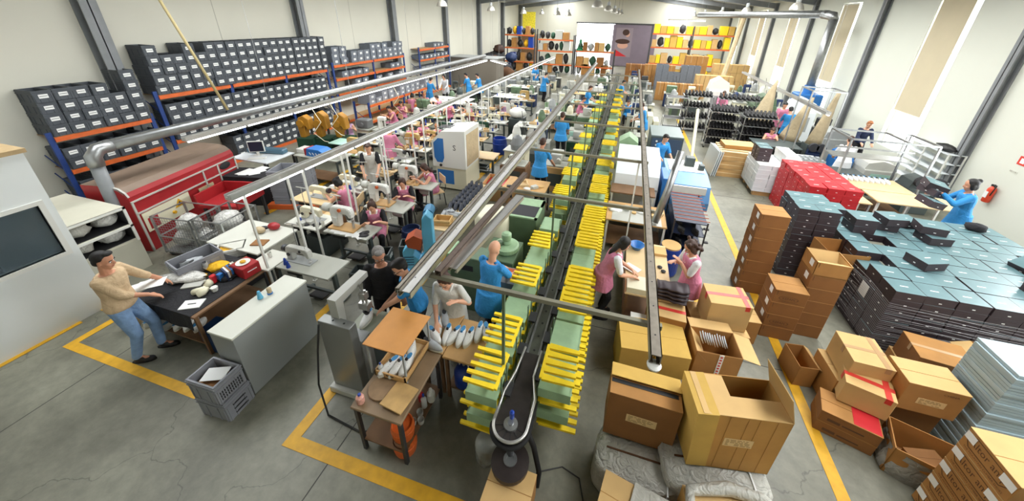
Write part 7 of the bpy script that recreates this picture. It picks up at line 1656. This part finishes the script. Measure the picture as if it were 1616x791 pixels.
for zn, x0, x1, y0, y1, st, nx in zones:
    y = y0; i = 0
    while y < y1:
        for c in range(nx):
            x = x0 + (x1 - x0) * (c + .5) / nx + random.uniform(-.12, .12); k = random.randrange(9)
            w_, d_ = random.uniform(.5, .72), random.uniform(.45, .6)
            for dx, dy in ((0, 0), (.2, 0), (-.2, 0), (0, .25), (0, -.25), (.3, .3), (-.3, .3), (0, .45)):
                if free(x + dx, y + dy, w_ + .1, d_ + .1): break
            else: continue
            wm('%s machine, row %d, place %d in the %s' % (cn[k], i + 1, c + 1, zn), x + dx, y + dy, w_, d_, random.uniform(.95, 1.25), cols[k], cols[(k + 4) % 9], random.uniform(-.06, .06), random.randrange(3), 'machines in the ' + zn)
        y += st; i += 1
# crates and bins on the floor between the rows
bn = 0
for y in [6.9, 8.0, 8.9, 9.9, 10.9, 12.1, 13.3, 14.7]:
    for x in (-5.45, -6.85, -4.15):
        bn += 1
        if (x == -4.15 and y < 9.5) or not free(x, y, .35, .25, 0): continue
        crateK_small((x + random.uniform(-.05, .05), y, 0), random.uniform(-.4, .4), 'small dark bin on the floor among the rear tables, number %d' % bn, 'small dark bins among the rear tables')
# racks of shoes and coloured bins along the low left rack
for i in range(9):
    o = MB().box(-.2, -.14, 0, .2, .14, .2, bev=.01).build('storage_box', ['drum', 'card_light', 'orangeb', 'white', 'navy', 'card', 'lightblue', 'redbox', 'machgrey'][i], loc=(-9.9, 13.2 + i * .52, 0)); tag(o, '%s box on the floor before the low rack' % ['blue', 'tan', 'orange', 'white', 'navy', 'brown', 'light blue', 'red', 'grey'][i], 'box')
tag(MB().lathe([(.22, 0), (.26, .5), (.2, .62), (.05, .66)], n=20).build('orange_bucket', 'orangeb', loc=(-8.75, 18.1, 0)), 'bright orange container behind the blue coats at the sorting table', 'container')
t = thing('white_printer', 'cream machine under a white cloth near the lilac worker', 'machine', (-4.15, 13.9, 0)); MB().box(-.3, -.3, 0, .3, .3, .8).build('base', 'dgrey', t); m = MB(); blob(m, (0, 0, 1.0), (.36, .26, .22), seed=4, amp=.12); m.build('cloth_cover', 'white', t, smooth=True)
t = thing('tan_sack', 'round tan sack standing on the table right of the cabinet machine', 'sack', (-4.25, 9.35, .76)); m = MB(); blob(m, (0, 0, .24), (.2, .18, .24), seed=14, amp=.06); m.build('sack_body', 'gold', t, smooth=True)
table('pale table right of the cabinet machine with a tan machine', -4.35, 9.15, -3.45, 9.75, top='wood_light', under=False)
t = thing('leaning_case', 'cream framed case leaning in the middle aisle', 'case', (-2.85, 11.9, 0), .3); MB().box(-.25, -.06, 0, .25, .06, .55, M=RX(-.25)).build('case_body', 'wood_dark', t); MB().box(-.21, -.07, .05, .21, -.061, .5, M=RX(-.25)).build('case_face', 'sack', t)

for i, (x, y) in enumerate(((-8.75, 8.2), (-8.75, 8.9), (-8.75, 12.2))):
    tag(MB().tube([(x, y, 2.0), (x + .12, y + .1, 1.6), (x - .05, y - .08, 1.3), (x + .1, y + .1, 1.0), (x + .05, y + .3, .9)], .012, 6).build('hanging_cable', 'cream_mach', smooth=True), 'pale cable looping down from the left strip light, %s of three' % ORD[i], 'cable', 'hanging cables')

for o in COL.objects:
    if o.parent is None and 'category' in o and o.type in ('MESH', 'EMPTY'):
        w = o['label'].split()
        if len(w) > 16: o['label'] = ' '.join(w[:16])
